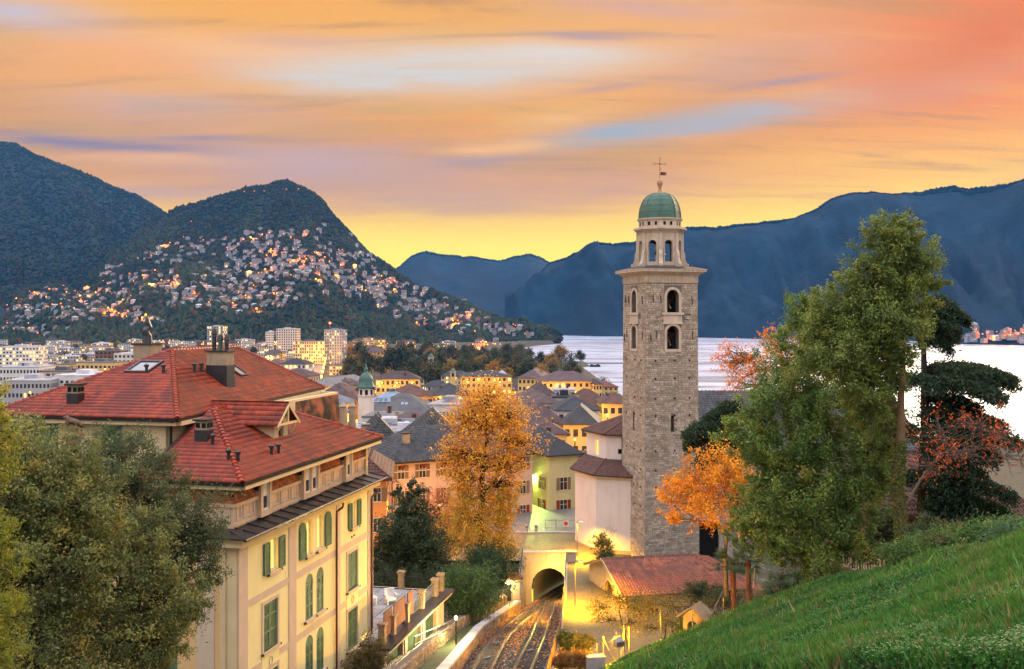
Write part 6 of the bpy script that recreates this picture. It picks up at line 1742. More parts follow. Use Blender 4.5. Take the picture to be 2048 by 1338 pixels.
OLIVE = [(.170, .190, .062, 3), (.120, .150, .056, 4), (.072, .100, .044, 3.5), (.26, .24, .065, 2), (.33, .24, .05, .4)]
OLIVE_D = [(.078, .105, .050, 4), (.055, .078, .040, 4), (.12, .14, .055, 1.5), (.20, .14, .05, .3)]
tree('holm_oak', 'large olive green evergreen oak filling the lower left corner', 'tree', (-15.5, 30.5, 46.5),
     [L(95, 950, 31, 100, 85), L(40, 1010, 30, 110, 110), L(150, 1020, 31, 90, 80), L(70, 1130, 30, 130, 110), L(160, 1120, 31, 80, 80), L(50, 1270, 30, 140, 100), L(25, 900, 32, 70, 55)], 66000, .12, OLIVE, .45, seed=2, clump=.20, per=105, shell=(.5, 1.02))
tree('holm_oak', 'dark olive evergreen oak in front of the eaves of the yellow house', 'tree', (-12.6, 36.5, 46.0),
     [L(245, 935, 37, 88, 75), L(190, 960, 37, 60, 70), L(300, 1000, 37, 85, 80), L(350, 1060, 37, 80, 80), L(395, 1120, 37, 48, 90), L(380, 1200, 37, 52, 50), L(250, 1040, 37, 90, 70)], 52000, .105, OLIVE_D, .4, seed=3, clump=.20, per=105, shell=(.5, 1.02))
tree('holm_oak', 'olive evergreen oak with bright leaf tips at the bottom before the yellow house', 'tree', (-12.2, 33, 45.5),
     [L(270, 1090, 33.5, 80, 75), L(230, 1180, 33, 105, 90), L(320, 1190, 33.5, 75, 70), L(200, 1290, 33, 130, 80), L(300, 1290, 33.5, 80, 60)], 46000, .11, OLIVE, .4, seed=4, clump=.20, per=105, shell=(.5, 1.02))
tree('young_conifer', 'bright yellow green conifer at the left edge, lower of two', 'tree', (-13.2, 25, 47),
     [L(-20, 1060, 25, 50, 45), L(-10, 1130, 25, 50, 45), L(-25, 1220, 25, 62, 60), L(-20, 1320, 25, 62, 60)], 16000, .075, [(.22, .24, .025, 3), (.15, .19, .03, 2), (.3, .27, .03, 1)], .15, seed=5, per=40, aspect=.3)
tree('leafy_branch_tree', 'yellow green foliage poking in at the left edge beside the roof', 'tree', (-14.6, 27, 47),
     [L(-25, 800, 27.5, 44, 38), L(-15, 850, 27.5, 30, 30), L(-40, 900, 27.5, 60, 90)], 6000, .11, [(.28, .28, .03, 3), (.17, .2, .035, 3), (.35, .25, .05, 1)], .12, seed=6, per=30)

EVER = [(.105, .180, .044, 4), (.155, .225, .050, 3), (.068, .120, .036, 3), (.24, .26, .050, 1.5), (.28, .20, .03, .25)]
EVER_T = [(.140, .185, .040, 4), (.095, .145, .036, 3), (.21, .215, .042, 2), (.06, .095, .03, 1.5)]
tb_ = P(1808, 1092, 47); tb2 = P(1628, 1205, 57)
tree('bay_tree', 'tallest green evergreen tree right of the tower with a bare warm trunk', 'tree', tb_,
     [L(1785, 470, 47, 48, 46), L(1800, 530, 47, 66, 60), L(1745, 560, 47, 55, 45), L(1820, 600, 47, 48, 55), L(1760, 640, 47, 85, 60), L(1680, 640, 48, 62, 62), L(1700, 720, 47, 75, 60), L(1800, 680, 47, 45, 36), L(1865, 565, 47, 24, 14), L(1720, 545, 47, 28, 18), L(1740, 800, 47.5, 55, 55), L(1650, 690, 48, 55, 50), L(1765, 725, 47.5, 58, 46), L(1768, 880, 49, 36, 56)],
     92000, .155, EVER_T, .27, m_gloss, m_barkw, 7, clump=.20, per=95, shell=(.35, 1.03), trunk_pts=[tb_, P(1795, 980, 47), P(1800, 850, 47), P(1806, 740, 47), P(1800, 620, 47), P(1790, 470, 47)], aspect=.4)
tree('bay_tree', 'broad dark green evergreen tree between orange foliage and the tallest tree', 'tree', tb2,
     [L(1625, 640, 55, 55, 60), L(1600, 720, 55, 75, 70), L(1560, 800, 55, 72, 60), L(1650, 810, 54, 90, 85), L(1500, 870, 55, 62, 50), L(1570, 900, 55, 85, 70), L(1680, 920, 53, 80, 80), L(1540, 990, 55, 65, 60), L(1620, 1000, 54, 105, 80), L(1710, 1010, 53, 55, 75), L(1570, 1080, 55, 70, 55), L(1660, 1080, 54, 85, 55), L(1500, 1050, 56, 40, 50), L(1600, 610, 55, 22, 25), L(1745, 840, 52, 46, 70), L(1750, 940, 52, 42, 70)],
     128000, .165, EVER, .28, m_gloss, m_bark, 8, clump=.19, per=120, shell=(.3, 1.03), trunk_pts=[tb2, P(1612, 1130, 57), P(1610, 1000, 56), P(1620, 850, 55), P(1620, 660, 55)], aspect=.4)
# ivy climbing the two trunks
def ivy(base, pts, r, n, seed, label):
    rng = np.random.RandomState(seed); root = empty('ivy', base, 0, label, 'ivy')
    k = rng.randint(0, len(pts) - 1, n); f_ = rng.rand(n, 1); a = np.array([list(p) for p in pts]); c = a[k] * (1 - f_) + a[k + 1] * f_
    an = rng.rand(n) * 6.28; nr = np.stack([np.cos(an), np.sin(an), 0 * an], -1)
    c = c + nr * (r + .12 * rng.rand(n, 1)); cols = pick([(.07, .10, .02, 3), (.12, .13, .02, 2), (.04, .06, .02, 2)], n, rng)
    tag(link('ivy_leaves', leaf_quads(c - np.array(base), .1, cols, 'ivy_leaves', m_gloss, .6, .8, rng, nr), root), kind='stuff')
ivy(tb_, [tb_ + Vector((0, 0, -.5)), P(1795, 980, 47), P(1798, 880, 47)], .25, 3000, 1, 'ivy climbing the lower trunk of the tallest tree')
ivy(tb2, [tb2, P(1612, 1130, 57), P(1610, 1060, 56)], .28, 1400, 2, 'ivy on the leaning trunk at the meadow edge')

ORG = [(.58, .25, .018, 4), (.64, .34, .03, 3), (.44, .14, .015, 2), (.68, .42, .06, 1), (.30, .16, .03, .8)]
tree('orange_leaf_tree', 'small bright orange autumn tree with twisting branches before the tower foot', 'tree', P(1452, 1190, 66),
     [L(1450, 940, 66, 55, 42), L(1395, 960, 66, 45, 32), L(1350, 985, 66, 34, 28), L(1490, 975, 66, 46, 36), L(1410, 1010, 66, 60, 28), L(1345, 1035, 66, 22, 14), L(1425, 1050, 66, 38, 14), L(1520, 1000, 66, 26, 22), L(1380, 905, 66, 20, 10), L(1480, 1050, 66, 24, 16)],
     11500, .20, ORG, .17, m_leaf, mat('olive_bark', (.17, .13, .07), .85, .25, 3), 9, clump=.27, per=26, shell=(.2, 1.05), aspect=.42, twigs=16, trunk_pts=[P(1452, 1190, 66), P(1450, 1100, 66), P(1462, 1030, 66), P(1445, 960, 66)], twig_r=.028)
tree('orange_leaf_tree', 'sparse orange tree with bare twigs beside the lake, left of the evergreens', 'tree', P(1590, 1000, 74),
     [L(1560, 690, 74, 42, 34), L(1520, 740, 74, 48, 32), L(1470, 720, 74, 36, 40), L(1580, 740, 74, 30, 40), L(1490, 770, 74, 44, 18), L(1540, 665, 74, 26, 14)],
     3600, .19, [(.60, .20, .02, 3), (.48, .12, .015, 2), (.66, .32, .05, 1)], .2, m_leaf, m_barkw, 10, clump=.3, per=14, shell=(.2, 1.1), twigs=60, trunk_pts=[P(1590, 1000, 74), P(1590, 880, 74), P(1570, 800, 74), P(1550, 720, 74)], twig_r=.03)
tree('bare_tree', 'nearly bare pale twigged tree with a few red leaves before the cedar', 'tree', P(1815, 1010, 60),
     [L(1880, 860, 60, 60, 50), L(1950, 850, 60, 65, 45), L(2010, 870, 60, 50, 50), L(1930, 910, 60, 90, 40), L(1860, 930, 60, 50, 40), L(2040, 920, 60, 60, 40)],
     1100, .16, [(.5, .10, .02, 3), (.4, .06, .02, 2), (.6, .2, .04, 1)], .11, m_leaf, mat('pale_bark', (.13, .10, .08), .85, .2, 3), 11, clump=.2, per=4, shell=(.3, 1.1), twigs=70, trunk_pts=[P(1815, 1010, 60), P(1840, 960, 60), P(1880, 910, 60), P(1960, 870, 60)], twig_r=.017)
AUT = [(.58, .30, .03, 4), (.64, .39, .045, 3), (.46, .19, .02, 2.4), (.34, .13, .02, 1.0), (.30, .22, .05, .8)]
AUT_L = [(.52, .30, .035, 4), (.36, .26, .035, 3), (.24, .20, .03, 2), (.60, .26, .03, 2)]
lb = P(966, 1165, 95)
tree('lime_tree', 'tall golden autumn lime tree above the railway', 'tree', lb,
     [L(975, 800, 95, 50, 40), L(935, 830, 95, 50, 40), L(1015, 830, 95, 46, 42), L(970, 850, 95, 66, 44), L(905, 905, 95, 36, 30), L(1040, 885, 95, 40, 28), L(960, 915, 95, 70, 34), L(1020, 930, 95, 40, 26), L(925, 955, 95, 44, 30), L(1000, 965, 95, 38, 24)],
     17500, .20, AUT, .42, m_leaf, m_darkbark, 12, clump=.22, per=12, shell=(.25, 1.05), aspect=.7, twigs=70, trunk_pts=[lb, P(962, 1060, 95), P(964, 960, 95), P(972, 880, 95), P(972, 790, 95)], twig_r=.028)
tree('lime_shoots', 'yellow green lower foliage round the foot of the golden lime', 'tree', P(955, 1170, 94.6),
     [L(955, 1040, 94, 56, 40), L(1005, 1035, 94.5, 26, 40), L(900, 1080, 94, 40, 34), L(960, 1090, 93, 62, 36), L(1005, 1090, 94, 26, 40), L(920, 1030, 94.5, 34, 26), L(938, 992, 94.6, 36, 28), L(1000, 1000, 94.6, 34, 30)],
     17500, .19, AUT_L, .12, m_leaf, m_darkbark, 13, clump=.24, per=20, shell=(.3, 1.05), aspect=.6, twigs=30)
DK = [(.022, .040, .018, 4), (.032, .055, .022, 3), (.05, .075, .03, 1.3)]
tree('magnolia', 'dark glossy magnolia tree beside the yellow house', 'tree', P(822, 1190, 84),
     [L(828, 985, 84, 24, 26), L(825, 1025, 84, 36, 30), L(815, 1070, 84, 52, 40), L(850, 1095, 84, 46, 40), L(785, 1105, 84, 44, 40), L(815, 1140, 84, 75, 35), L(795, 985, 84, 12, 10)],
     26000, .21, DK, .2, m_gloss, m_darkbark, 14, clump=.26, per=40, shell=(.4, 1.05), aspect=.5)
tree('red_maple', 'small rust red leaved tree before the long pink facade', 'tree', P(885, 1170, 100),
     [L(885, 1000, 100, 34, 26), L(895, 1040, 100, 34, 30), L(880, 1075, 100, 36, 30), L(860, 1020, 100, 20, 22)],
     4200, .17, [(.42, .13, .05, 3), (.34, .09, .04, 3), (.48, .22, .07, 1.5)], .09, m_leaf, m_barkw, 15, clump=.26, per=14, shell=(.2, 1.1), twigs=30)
tree('garden_shrub', 'dark clipped bush under the magnolia behind the terrace', 'shrub', P(850, 1190, 80), [L(845, 1165, 80, 50, 25), L(775, 1170, 80, 50, 25), L(890, 1160, 82, 30, 20)], 9000, .16, DK, .06, m_gloss, m_darkbark, 16)
tree('apse_shrub', 'round shrub against the yellow lit apse wall', 'shrub', (9.5, 103.5, 38.3), [L(1207, 1100, 103.5, 22, 26), L(1205, 1080, 103.5, 14, 14), L(1214, 1112, 103.5, 18, 14)], 5200, .15, [(.045, .075, .03, 3), (.07, .10, .03, 2), (.10, .12, .03, 1)], .06, m_leaf, m_bark, 17, clump=.3)

# bamboo: many slim culms with drooping narrow leaves
def bamboo(name, label, base, w_, h, n, seed, pal):
    rng = np.random.RandomState(seed); root = empty(name, base, 0, label, 'bamboo'); cul = MB(); C = []; nn = 90
    for i in range(nn):
        x, y = rng.normal() * w_ * .42, rng.normal() * w_ * .35; hh = h * rng.uniform(.6, 1.05); lx, ly = rng.normal() * .7, rng.normal() * .5
        pts = [Vector((x + lx * t ** 2, y + ly * t ** 2, hh * t * (1 - .08 * t * t))) for t in (0, .3, .6, .85, 1)]
        cul.tube(pts, [.025, .022, .018, .012, .005], 4, cap=False)
        m_ = n // nn; t_ = rng.uniform(.22, 1, m_) ** .8
        c = np.stack([x + lx * t_ ** 2, y + ly * t_ ** 2, hh * t_ * (1 - .08 * t_ * t_)], -1) + rng.normal(size=(m_, 3)) * np.array([.32, .32, .16])
        C.append(c)
    C = np.concatenate(C)
    tag(link('leaves', leaf_quads(C, .26 + .14 * rng.rand(len(C)), pick(pal, len(C), rng) * (.75 + .5 * rng.rand(len(C), 1)), 'leaves', m_leaf, .15, .17, rng, np.array([[0, 0, .6]]), droop=1.0), root), kind='stuff')
    cul.build('culms', mat('bamboo_culm', (.10, .12, .04), .5), root)
BAM = [(.085, .15, .055, 3), (.06, .11, .045, 3), (.12, .19, .065, 1.5)]
bamboo('bamboo', 'feathery green bamboo clump left of the railway wall', P(925, 1250, 80), 2.5, 5.0, 15000, 20, BAM)
bamboo('bamboo', 'darker bamboo clump behind, under the golden lime tree', P(978, 1205, 90), 2.2, 5.5, 11000, 21, [(.05, .10, .045, 3), (.035, .075, .035, 3)])

# cedar with flat drooping tiers
def cedar(name, label, base, tiers, n, seed):
    rng = np.random.RandomState(seed); root = empty(name, base, 0, label, 'tree'); br = MB(); C = []; B = Vector(base)
    top = max(t[1] for t in tiers)
    br.tube([Vector((0, 0, 0)), Vector((.2, 0, (top - B.z) * .5)), Vector((0, 0, top - B.z + .5))], [.5, .35, .06], 8)
    for (x, z, ln, dirx, diry) in tiers:
        o = Vector((0, 0, z - B.z)); e = o + Vector((dirx * ln, diry * ln, -.06 * ln)); side = Vector((-diry, dirx, 0)).normalized()
        pts = [o.lerp(e, t) + Vector((0, 0, .5 * math.sin(t * 3.0) - .35 * t * t)) for t in (0, .25, .5, .75, 1)]
        br.tube(pts, [.14, .11, .08, .05, .02], 5)
        m_ = int(n * ln / sum(t[2] for t in tiers))
        t_ = rng.uniform(.12, 1.03, m_); s_ = rng.normal(size=m_) * ln * .27 * (1.15 - .75 * t_)
        p = np.array([list(o + (e - o) * float(t)) for t in t_]); p[:, 2] += .5 * np.sin(t_ * 3.0) - .35 * t_ ** 2
        p = p + np.array(side)[None] * s_[:, None]
        hang = np.abs(rng.normal(size=m_)) * .32 + np.abs(s_) * .14
        p[:, 2] -= hang * (rng.rand(m_) < .75); p += rng.normal(size=(m_, 3)) * .1
        C.append(p)
    C = np.concatenate(C)
    cols = pick([(.020, .040, .022, 4), (.030, .056, .028, 3), (.048, .075, .034, 1)], len(C), rng)
    tag(link('needles', leaf_quads(C, .26 + .16 * rng.rand(len(C)), cols, 'needles', m_leaf, .35, .28, rng, np.array([[0, 0, 1.]]), droop=.8), root), kind='stuff')
    br.build('trunk', m_darkbark, root)
cb = P(1845, 1090, 70)
tiers = []
for (px, py, ln) in ((1930, 625, 3.2), (1900, 660, 2.6), (1925, 605, 2.4), (1960, 735, 6.0), (2010, 745, 6.8), (1930, 800, 4.0), (1990, 830, 6.0), (2030, 860, 7.0), (1960, 900, 5.0), (1980, 960, 5.5), (1940, 990, 4.5), (2000, 1000, 6.0)):
    p = P(px, py, 70); tiers.append((px, p.z, ln, (p.x - cb.x) / abs(p.x - cb.x) * .95, RNG.uniform(-.45, .3)))
    tiers.append((px, p.z - .8, ln * .8, .7, RNG.uniform(-.9, -.4)))
for (px, py, ln) in ((1780, 760, 3), (1760, 860, 4), (1780, 950, 4)): tiers.append((px, P(px, py, 70).z, ln, -.9, RNG.uniform(-.4, .4)))
cedar('cedar', 'dark layered cedar behind the tallest tree, reaching over the lake', cb, tiers, 72000, 30)
cb2 = P(1470, 1060, 78); tiers = [(0, P(1400, 850, 78).z, 4.0, -1.0, -.3), (0, P(1400, 875, 78).z, 3.9, -.95, .1), (0, P(1420, 830, 78).z, 2.6, -.9, .2), (0, P(1400, 905, 78).z, 3.4, -.9, -.5), (0, P(1440, 815, 78).z, 2.0, -.6, -.6), (0, P(1440, 890, 78).z, 3, -.3, -.8)]
cedar('cedar', 'dark cedar boughs hanging just right of the tower', cb2, tiers, 13000, 31)

# fan palms
def palm(name, label, base, h, seed, nf=24, r_=1.15, tr=.16, red=True):
    rng = np.random.RandomState(seed); root = empty(name, base, 0, label, 'palm')
    MB().tube([(0, 0, -.5), (.05, 0, h * .4), (.0, .05, h)], [tr * .85, tr, tr * 1.15], 9).build('trunk', mat('fibrous_palm_trunk', (.13, .05, .03), .95, .35, 6, bump=.8, bscale=20), root)
    fm_ = MB()
    for k in range(nf):
        a = rng.rand() * 6.28; el_ = rng.uniform(-.5, 1.1); d = Vector((math.cos(a) * math.cos(el_), math.sin(a) * math.cos(el_), math.sin(el_)))
        st = Vector((0, 0, h)); hub = st + d * r_ * rng.uniform(.55, .8); up_ = Vector((0, 0, 1)); s = d.cross(up_).normalized(); u = s.cross(d)
        g = rng.uniform(.7, 1.2); fm_.col = (.045 * g, .085 * g, .04 * g)
        fm_.bar(st, hub, .025, .02)
        for q in range(15):
            t_ = (q - 7) / 7 * 1.45; dd = d * math.cos(t_) + s * math.sin(t_); ln = r_ * .62 * (1 - .15 * abs(t_))
            e = hub + dd * ln - Vector((0, 0, .18 * ln * (1 + abs(t_)))); wv = dd.cross(u).normalized() * .035
            fm_.add([hub, hub.lerp(e, .45) + wv, e, hub.lerp(e, .45) - wv], [(0, 1, 2, 3)])
    tag(fm_.build('fronds', m_leaf, root), kind='stuff')
palm('fan_palm', 'fan palm with reddish fibrous trunk, left of the pair by the fence', P(1466, 1260, 66), 4.4, 41, 26, 1.3)
palm('fan_palm', 'fan palm with reddish fibrous trunk, right of the pair by the fence', P(1497, 1265, 65), 4.7, 42, 26, 1.3)
palm('fan_palm', 'low dark fan palm shaded under the evergreen trees', P(1560, 1225, 64), 1.5, 43, 20, 1.2)
palm('fan_palm', 'small palm top rising beside the dark magnolia', P(793, 1150, 88), 5.6, 44, 22, 1.0)

# espaliered fruit trees before the lit path
FR = [(.12, .12, .035, 3), (.08, .09, .03, 3), (.20, .16, .03, 2), (.28, .16, .03, 1)]
tree('fruit_tree', 'small spreading fruit tree nearest the lit railway path', 'tree', P(1258, 1300, 67), [L(1200, 1215, 67, 34, 20), L(1240, 1195, 67, 36, 22), L(1275, 1215, 67, 36, 26), L(1215, 1240, 67, 30, 14), L(1262, 1245, 67, 34, 14)], 3600, .13, FR, .07, m_leaf, m_darkbark, 51, clump=.3, per=14, shell=(.2, 1.1), twigs=24, twig_r=.015)
tree('fruit_tree', 'small spreading fruit tree beside the stone shrine', 'tree', P(1322, 1300, 67), [L(1300, 1220, 67, 38, 24), L(1340, 1210, 67, 38, 24), L(1345, 1245, 67, 36, 22), L(1300, 1255, 67, 34, 16), L(1370, 1250, 67, 20, 22)], 4600, .13, FR, .07, m_leaf, m_darkbark, 52, clump=.3, per=14, shell=(.2, 1.1), twigs=24, twig_r=.015)
# hedges, undergrowth and border plants, each a plant of its own
UND = [(.035, .058, .024, 4), (.055, .08, .03, 3), (.10, .085, .03, 1)]
k = 0
for (px, py, Y, rx, ry, pal_, lab) in (
    (1405, 1185, 74, 46, 20, UND, 'dark hedge plant below the tiled roof'), (1450, 1200, 72, 40, 22, UND, 'dark bush left of the palm trunks'),
    (1545, 1200, 66, 40, 28, UND, 'shaded bush right of the palm trunks'), (1590, 1170, 68, 40, 30, UND, 'shaded bush behind the leaning trunk'), (1660, 1150, 62, 40, 34, UND, 'dark bush right of the leaning trunk'),
    (1720, 1100, 58, 44, 40, UND, 'dark bush left of the tallest trunk'), (1770, 1060, 56, 34, 40, UND, 'dark bush at the foot of the tallest trunk'),
    (1430, 1248, 61.5, 30, 18, [(.30, .20, .04, 2), (.12, .11, .035, 2), (.06, .07, .03, 2)], 'yellowing plant behind the wire fence beside the shrine'), (1500, 1235, 59.5, 22, 16, [(.38, .22, .03, 3), (.12, .11, .035, 2)], 'yellow drooping plant behind the wire fence below the palms'),
    (1545, 1210, 59, 24, 24, UND, 'grey green bush behind the wire fence'), (1600, 1195, 57, 26, 22, [(.10, .09, .03, 3), (.22, .08, .03, 1), (.06, .07, .03, 3)], 'brownish bush at the upper end of the wire fence'),
    (1368, 1262, 64, 22, 26, UND, 'dark bush left of the shrine')):
    k += 1
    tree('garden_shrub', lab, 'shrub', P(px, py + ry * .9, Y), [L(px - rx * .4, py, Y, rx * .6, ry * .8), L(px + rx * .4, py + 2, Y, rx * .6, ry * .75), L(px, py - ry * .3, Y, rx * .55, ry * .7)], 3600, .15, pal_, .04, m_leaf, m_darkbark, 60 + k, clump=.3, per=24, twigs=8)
HS = [(.060, .125, .032, 4), (.085, .165, .04, 3), (.035, .08, .028, 2.5), (.15, .20, .045, 1)]
for (px, py, Y, rx, ry, pal_, lab) in (
    (1905, 1095, 36, 70, 42, HS + [(.14, .05, .03, 1)], 'bramble mound with reddish sprays on the meadow crest'), (1830, 1120, 38, 60, 40, HS, 'leafy green mound left of the brambles on the crest'),
    (1985, 1085, 32, 70, 42, HS, 'dense green shrub on the crest towards the right edge'), (2050, 1100, 29, 70, 60, [(.045, .10, .05, 3), (.06, .12, .06, 2)], 'blue green weeds at the right edge of the meadow'),
    (1900, 1160, 33, 80, 34, HS + [(.12, .05, .03, 1.2)], 'low tangled weeds below the bramble mound'), (1790, 1170, 37, 44, 24, HS, 'fern like tuft on the meadow slope'), (2040, 1075, 33, 60, 36, HS, 'rank green weeds on the crest at the right edge'), (1870, 1075, 40, 60, 34, UND, 'dark bramble behind the crest under the cedar'), (1960, 1120, 30, 60, 26, HS, 'soft green weed patch before the dense shrub'), (1700, 1190, 40, 36, 16, HS, 'low leafy weeds on the mid slope'), (1990, 1180, 24, 50, 22, HS, 'broad leaved weeds near the right edge'), (1560, 1265, 40, 24, 10, UND, 'small dark weed tuft low on the slope')):
    k += 1
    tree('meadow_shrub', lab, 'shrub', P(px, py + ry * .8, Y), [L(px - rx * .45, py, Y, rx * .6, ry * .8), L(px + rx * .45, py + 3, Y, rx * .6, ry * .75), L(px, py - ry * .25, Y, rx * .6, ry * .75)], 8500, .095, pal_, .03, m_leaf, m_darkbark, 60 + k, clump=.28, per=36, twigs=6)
GR = [(.36, .21, .07, 3), (.26, .15, .05, 3), (.16, .12, .045, 2)]
for (px, py, Y, rx, lab, pal_) in ((1130, 1320, 60, 26, 'tuft of straw coloured grass by the fence boards', GR), (1165, 1318, 60, 26, 'tuft of straw coloured grass beside the pale stone block', GR), (1135, 1282, 66, 18, 'round green border shrub by the fence boards', UND), (1165, 1288, 66, 24, 'low olive border shrub on the edge of the lit path', [(.10, .11, .03, 3), (.16, .13, .035, 2)])):
    k += 1
    tree('border_plant', lab, 'shrub', P(px, py + 18, Y), [L(px - 8, py, Y, rx * .6, 14), L(px + 8, py + 2, Y, rx * .6, 13)], 3800, .16, pal_, .02, m_leaf, m_darkbark, 60 + k, clump=.4, per=60, twigs=4, aspect=.12 if pal_ is GR else .4)
tree('climbing_bush', 'brown green climbing bush at the corner of the annex terrace', 'shrub', P(735, 1350, 58.5), [L(745, 1300, 58.5, 28, 26), L(715, 1325, 58, 30, 22), L(755, 1330, 58.5, 26, 22)], 5200, .11, [(.10, .085, .03, 3), (.14, .09, .03, 2), (.06, .07, .03, 2)], .05, m_leaf, m_darkbark, 90, clump=.3, per=20)

# meadow grass, clover and weeds: one mass
def meadow():
    rng = np.random.RandomState(77); n = 300000
    Y = 9 + 52 * rng.rand(n) ** 1.25; fx = rng.rand(n)
    X = 4.6 + (Y * .56 - 4.6 + 1.5) * fx
    X = np.where(X > 24, 24 * rng.rand(n), X)
    ok = (X > 4.4) & (Y < hill_edge(X) + .6) & (X < Y * .56 + 1.5)
    X, Y = X[ok], Y[ok]; n = len(X)
    Z = ground_z(X, Y) + .12 * fbm(X * .3, Y * .3, 3) + .015
    pn_ = fbm(X * .55, Y * .55, 3)
    h = (.07 + .10 * rng.rand(n)) * np.clip(1 + 1.3 * pn_, .4, 2.0) * np.where(rng.rand(n) < .03, 2.2, 1)
    wd = .012 + .012 * rng.rand(n) + .0006 * Y
    a = rng.rand(n) * 6.28; lean = rng.normal(size=(n, 2)) * .45
    V = np.empty((n, 3, 3))
    V[:, 0] = np.stack([X - np.cos(a) * wd, Y - np.sin(a) * wd, Z], -1); V[:, 1] = np.stack([X + np.cos(a) * wd, Y + np.sin(a) * wd, Z], -1)
    V[:, 2] = np.stack([X + lean[:, 0] * h, Y + lean[:, 1] * h, Z + h], -1)
    c = np.array([[.042, .128, .022]]) * (.6 + .8 * rng.rand(n, 1)) + np.clip(pn_, -.3, .4)[:, None] * np.array([[.05, .06, .012]])
    dry = rng.rand(n) < .07 + .25 * (fbm(X * .8 + 3, Y * .8, 3) > .28); c[dry] = np.array([.15, .13, .05]) * (.6 + .8 * rng.rand(int(dry.sum()), 1))
    me1 = np_mesh('meadow_grass', V.reshape(-1, 3), np.arange(n * 3).reshape(-1, 3), [m_leaf], cols=np.clip(c, .01, 1))
    tag(link('meadow_grass', me1), 'dewy green meadow grass covering the near slope', 'grass', kind='stuff')
    m = 70000; Y = 9 + 50 * rng.rand(m) ** 1.2; X = 4.6 + (Y * .56 - 3.1) * rng.rand(m); ok = (X < 23) & (Y < hill_edge(X)); X, Y = X[ok], Y[ok]
    ok = fbm(X * .45 + 9, Y * .45, 3) > -.10; X, Y = X[ok], Y[ok]; m = len(X)
    Z = ground_z(X, Y) + .12 * fbm(X * .3, Y * .3, 3) + .03 + .14 * rng.rand(m)
    c = pick([(.055, .14, .030, 3), (.075, .17, .045, 2), (.04, .10, .025, 2), (.12, .20, .08, .5)], m, rng)
    tag(link('clover', leaf_quads(np.stack([X, Y, Z], -1), .03 + .035 * rng.rand(m), c, 'clover', m_leaf, .7, .8, rng, np.array([[0, 0, 1.]]))), 'clover and small broad leaved weeds among the meadow grass', 'ground cover', kind='stuff')
meadow()
# ================================================================== the town
def wallm(name, c, **k): return mat('town_' + name, c, .9, .10, .25, objvar=.10, stain=.25, stain_col=(c[0] * .6, c[1] * .58, c[2] * .55, 1), **k)
TW = {'cream': wallm('cream', (.58, .47, .30)), 'yellow': wallm('yellow', (.62, .44, .17)), 'white': wallm('white', (.64, .62, .60)), 'pink': wallm('pink', (.56, .40, .30)),
      'ochre': wallm('ochre', (.52, .32, .14)), 'grey': wallm('grey', (.38, .38, .39)), 'orange': wallm('orange', (.58, .25, .07)), 'lemon': wallm('lemon', (.60, .56, .30)), 'brick': wallm('brick', (.20, .10, .07))}
def roofm(name, c, r=.6): return mat('townroof_' + name, c, r, .22, .5, (c[0] * .7, c[1] * .7, c[2] * .75), objvar=.30, bump=.5, bscale=2.2, spec=.2)
TR = {'plum': roofm('plum', (.085, .055, .055)), 'slate': roofm('slate', (.036, .041, .048)), 'brown': roofm('brown', (.105, .055, .042)), 'grey': roofm('grey', (.14, .14, .145)), 'pale': roofm('pale', (.50, .50, .53)), 'blue': roofm('blue', (.16, .22, .29), .4), 'red': roofm('red', (.15, .05, .032))}
m_fglass = mat('town_window_glass', (.035, .04, .05), .12, .3, .2, spec=.6)
m_fshut = mat('town_brown_shutter', (.20, .13, .075), .8, .2, 1, objvar=.2)
m_flit = emit('town_lit_window', (1.0, .55, .13), 1.3)
m_rshut = mat('town_red_shutter', (.22, .035, .02), .8, .2)
CITY = []                     # plan boxes already built: (cx, cy, radius)
WIN_ME = {}
def win_mesh(w_, h, sh):
    k = (round(w_, 2), round(h, 2), sh)
    if k not in WIN_ME:
        mb = MB(); mb.box(-w_ / 2 - .1, w_ / 2 + .1, -.06, .02, -.14, 0, 2); mb.box(-w_ / 2 - .12, -w_ / 2, -.05, .02, 0, h + .12, 2); mb.box(w_ / 2, w_ / 2 + .12, -.05, .02, 0, h + .12, 2); mb.box(-w_ / 2, w_ / 2, -.05, .02, h, h + .12, 2)
        mb.box(-w_ / 2, w_ / 2, -.02, .02, 0, h, 0); mb.box(-.035, .035, -.035, .02, 0, h, 2); mb.box(-w_ / 2, w_ / 2, -.034, .02, h * .62, h * .62 + .06, 2)
        if sh: mb.box(-w_ / 2 - .58, -w_ / 2 - .08, -.09, -.05, 0, h, 1); mb.box(w_ / 2 + .08, w_ / 2 + .58, -.09, -.05, 0, h, 1)
        WIN_ME[k] = mb.mesh('window', [m_fglass, m_rshut if sh == 'red' else m_fshut, m_trim])
    return WIN_ME[k]
def hip_roof(mb, w_, d, z, rh, ov=.7, th=.18, gable=False, flat_top=0.0):
    a, b = w_ / 2 + ov, d / 2 + ov
    if a >= b: r0, r1 = (-(a - b * (0 if gable else 1) * .9), 0), (a - b * (0 if gable else 1) * .9, 0)
    else: r0, r1 = (0, -(b - a * (0 if gable else 1) * .9)), (0, b - a * (0 if gable else 1) * .9)
    c = [(-a, -b), (a, -b), (a, b), (-a, b)]
    mb.hexa([(x, y, z - th) for x, y in c], [(x, y, z) for x, y in c])
    A, B_, C, D = [(x, y, z + .002) for x, y in c]; R0, R1 = (r0[0], r0[1], z + rh), (r1[0], r1[1], z + rh)
    if a >= b: fs = [[A, B_, R1, R0], [B_, C, R1], [C, D, R0, R1], [D, A, R0]]
    else: fs = [[A, B_, R0], [B_, C, R1, R0], [C, D, R1], [D, A, R0, R1]]
    for f_ in fs: mb.poly(f_)
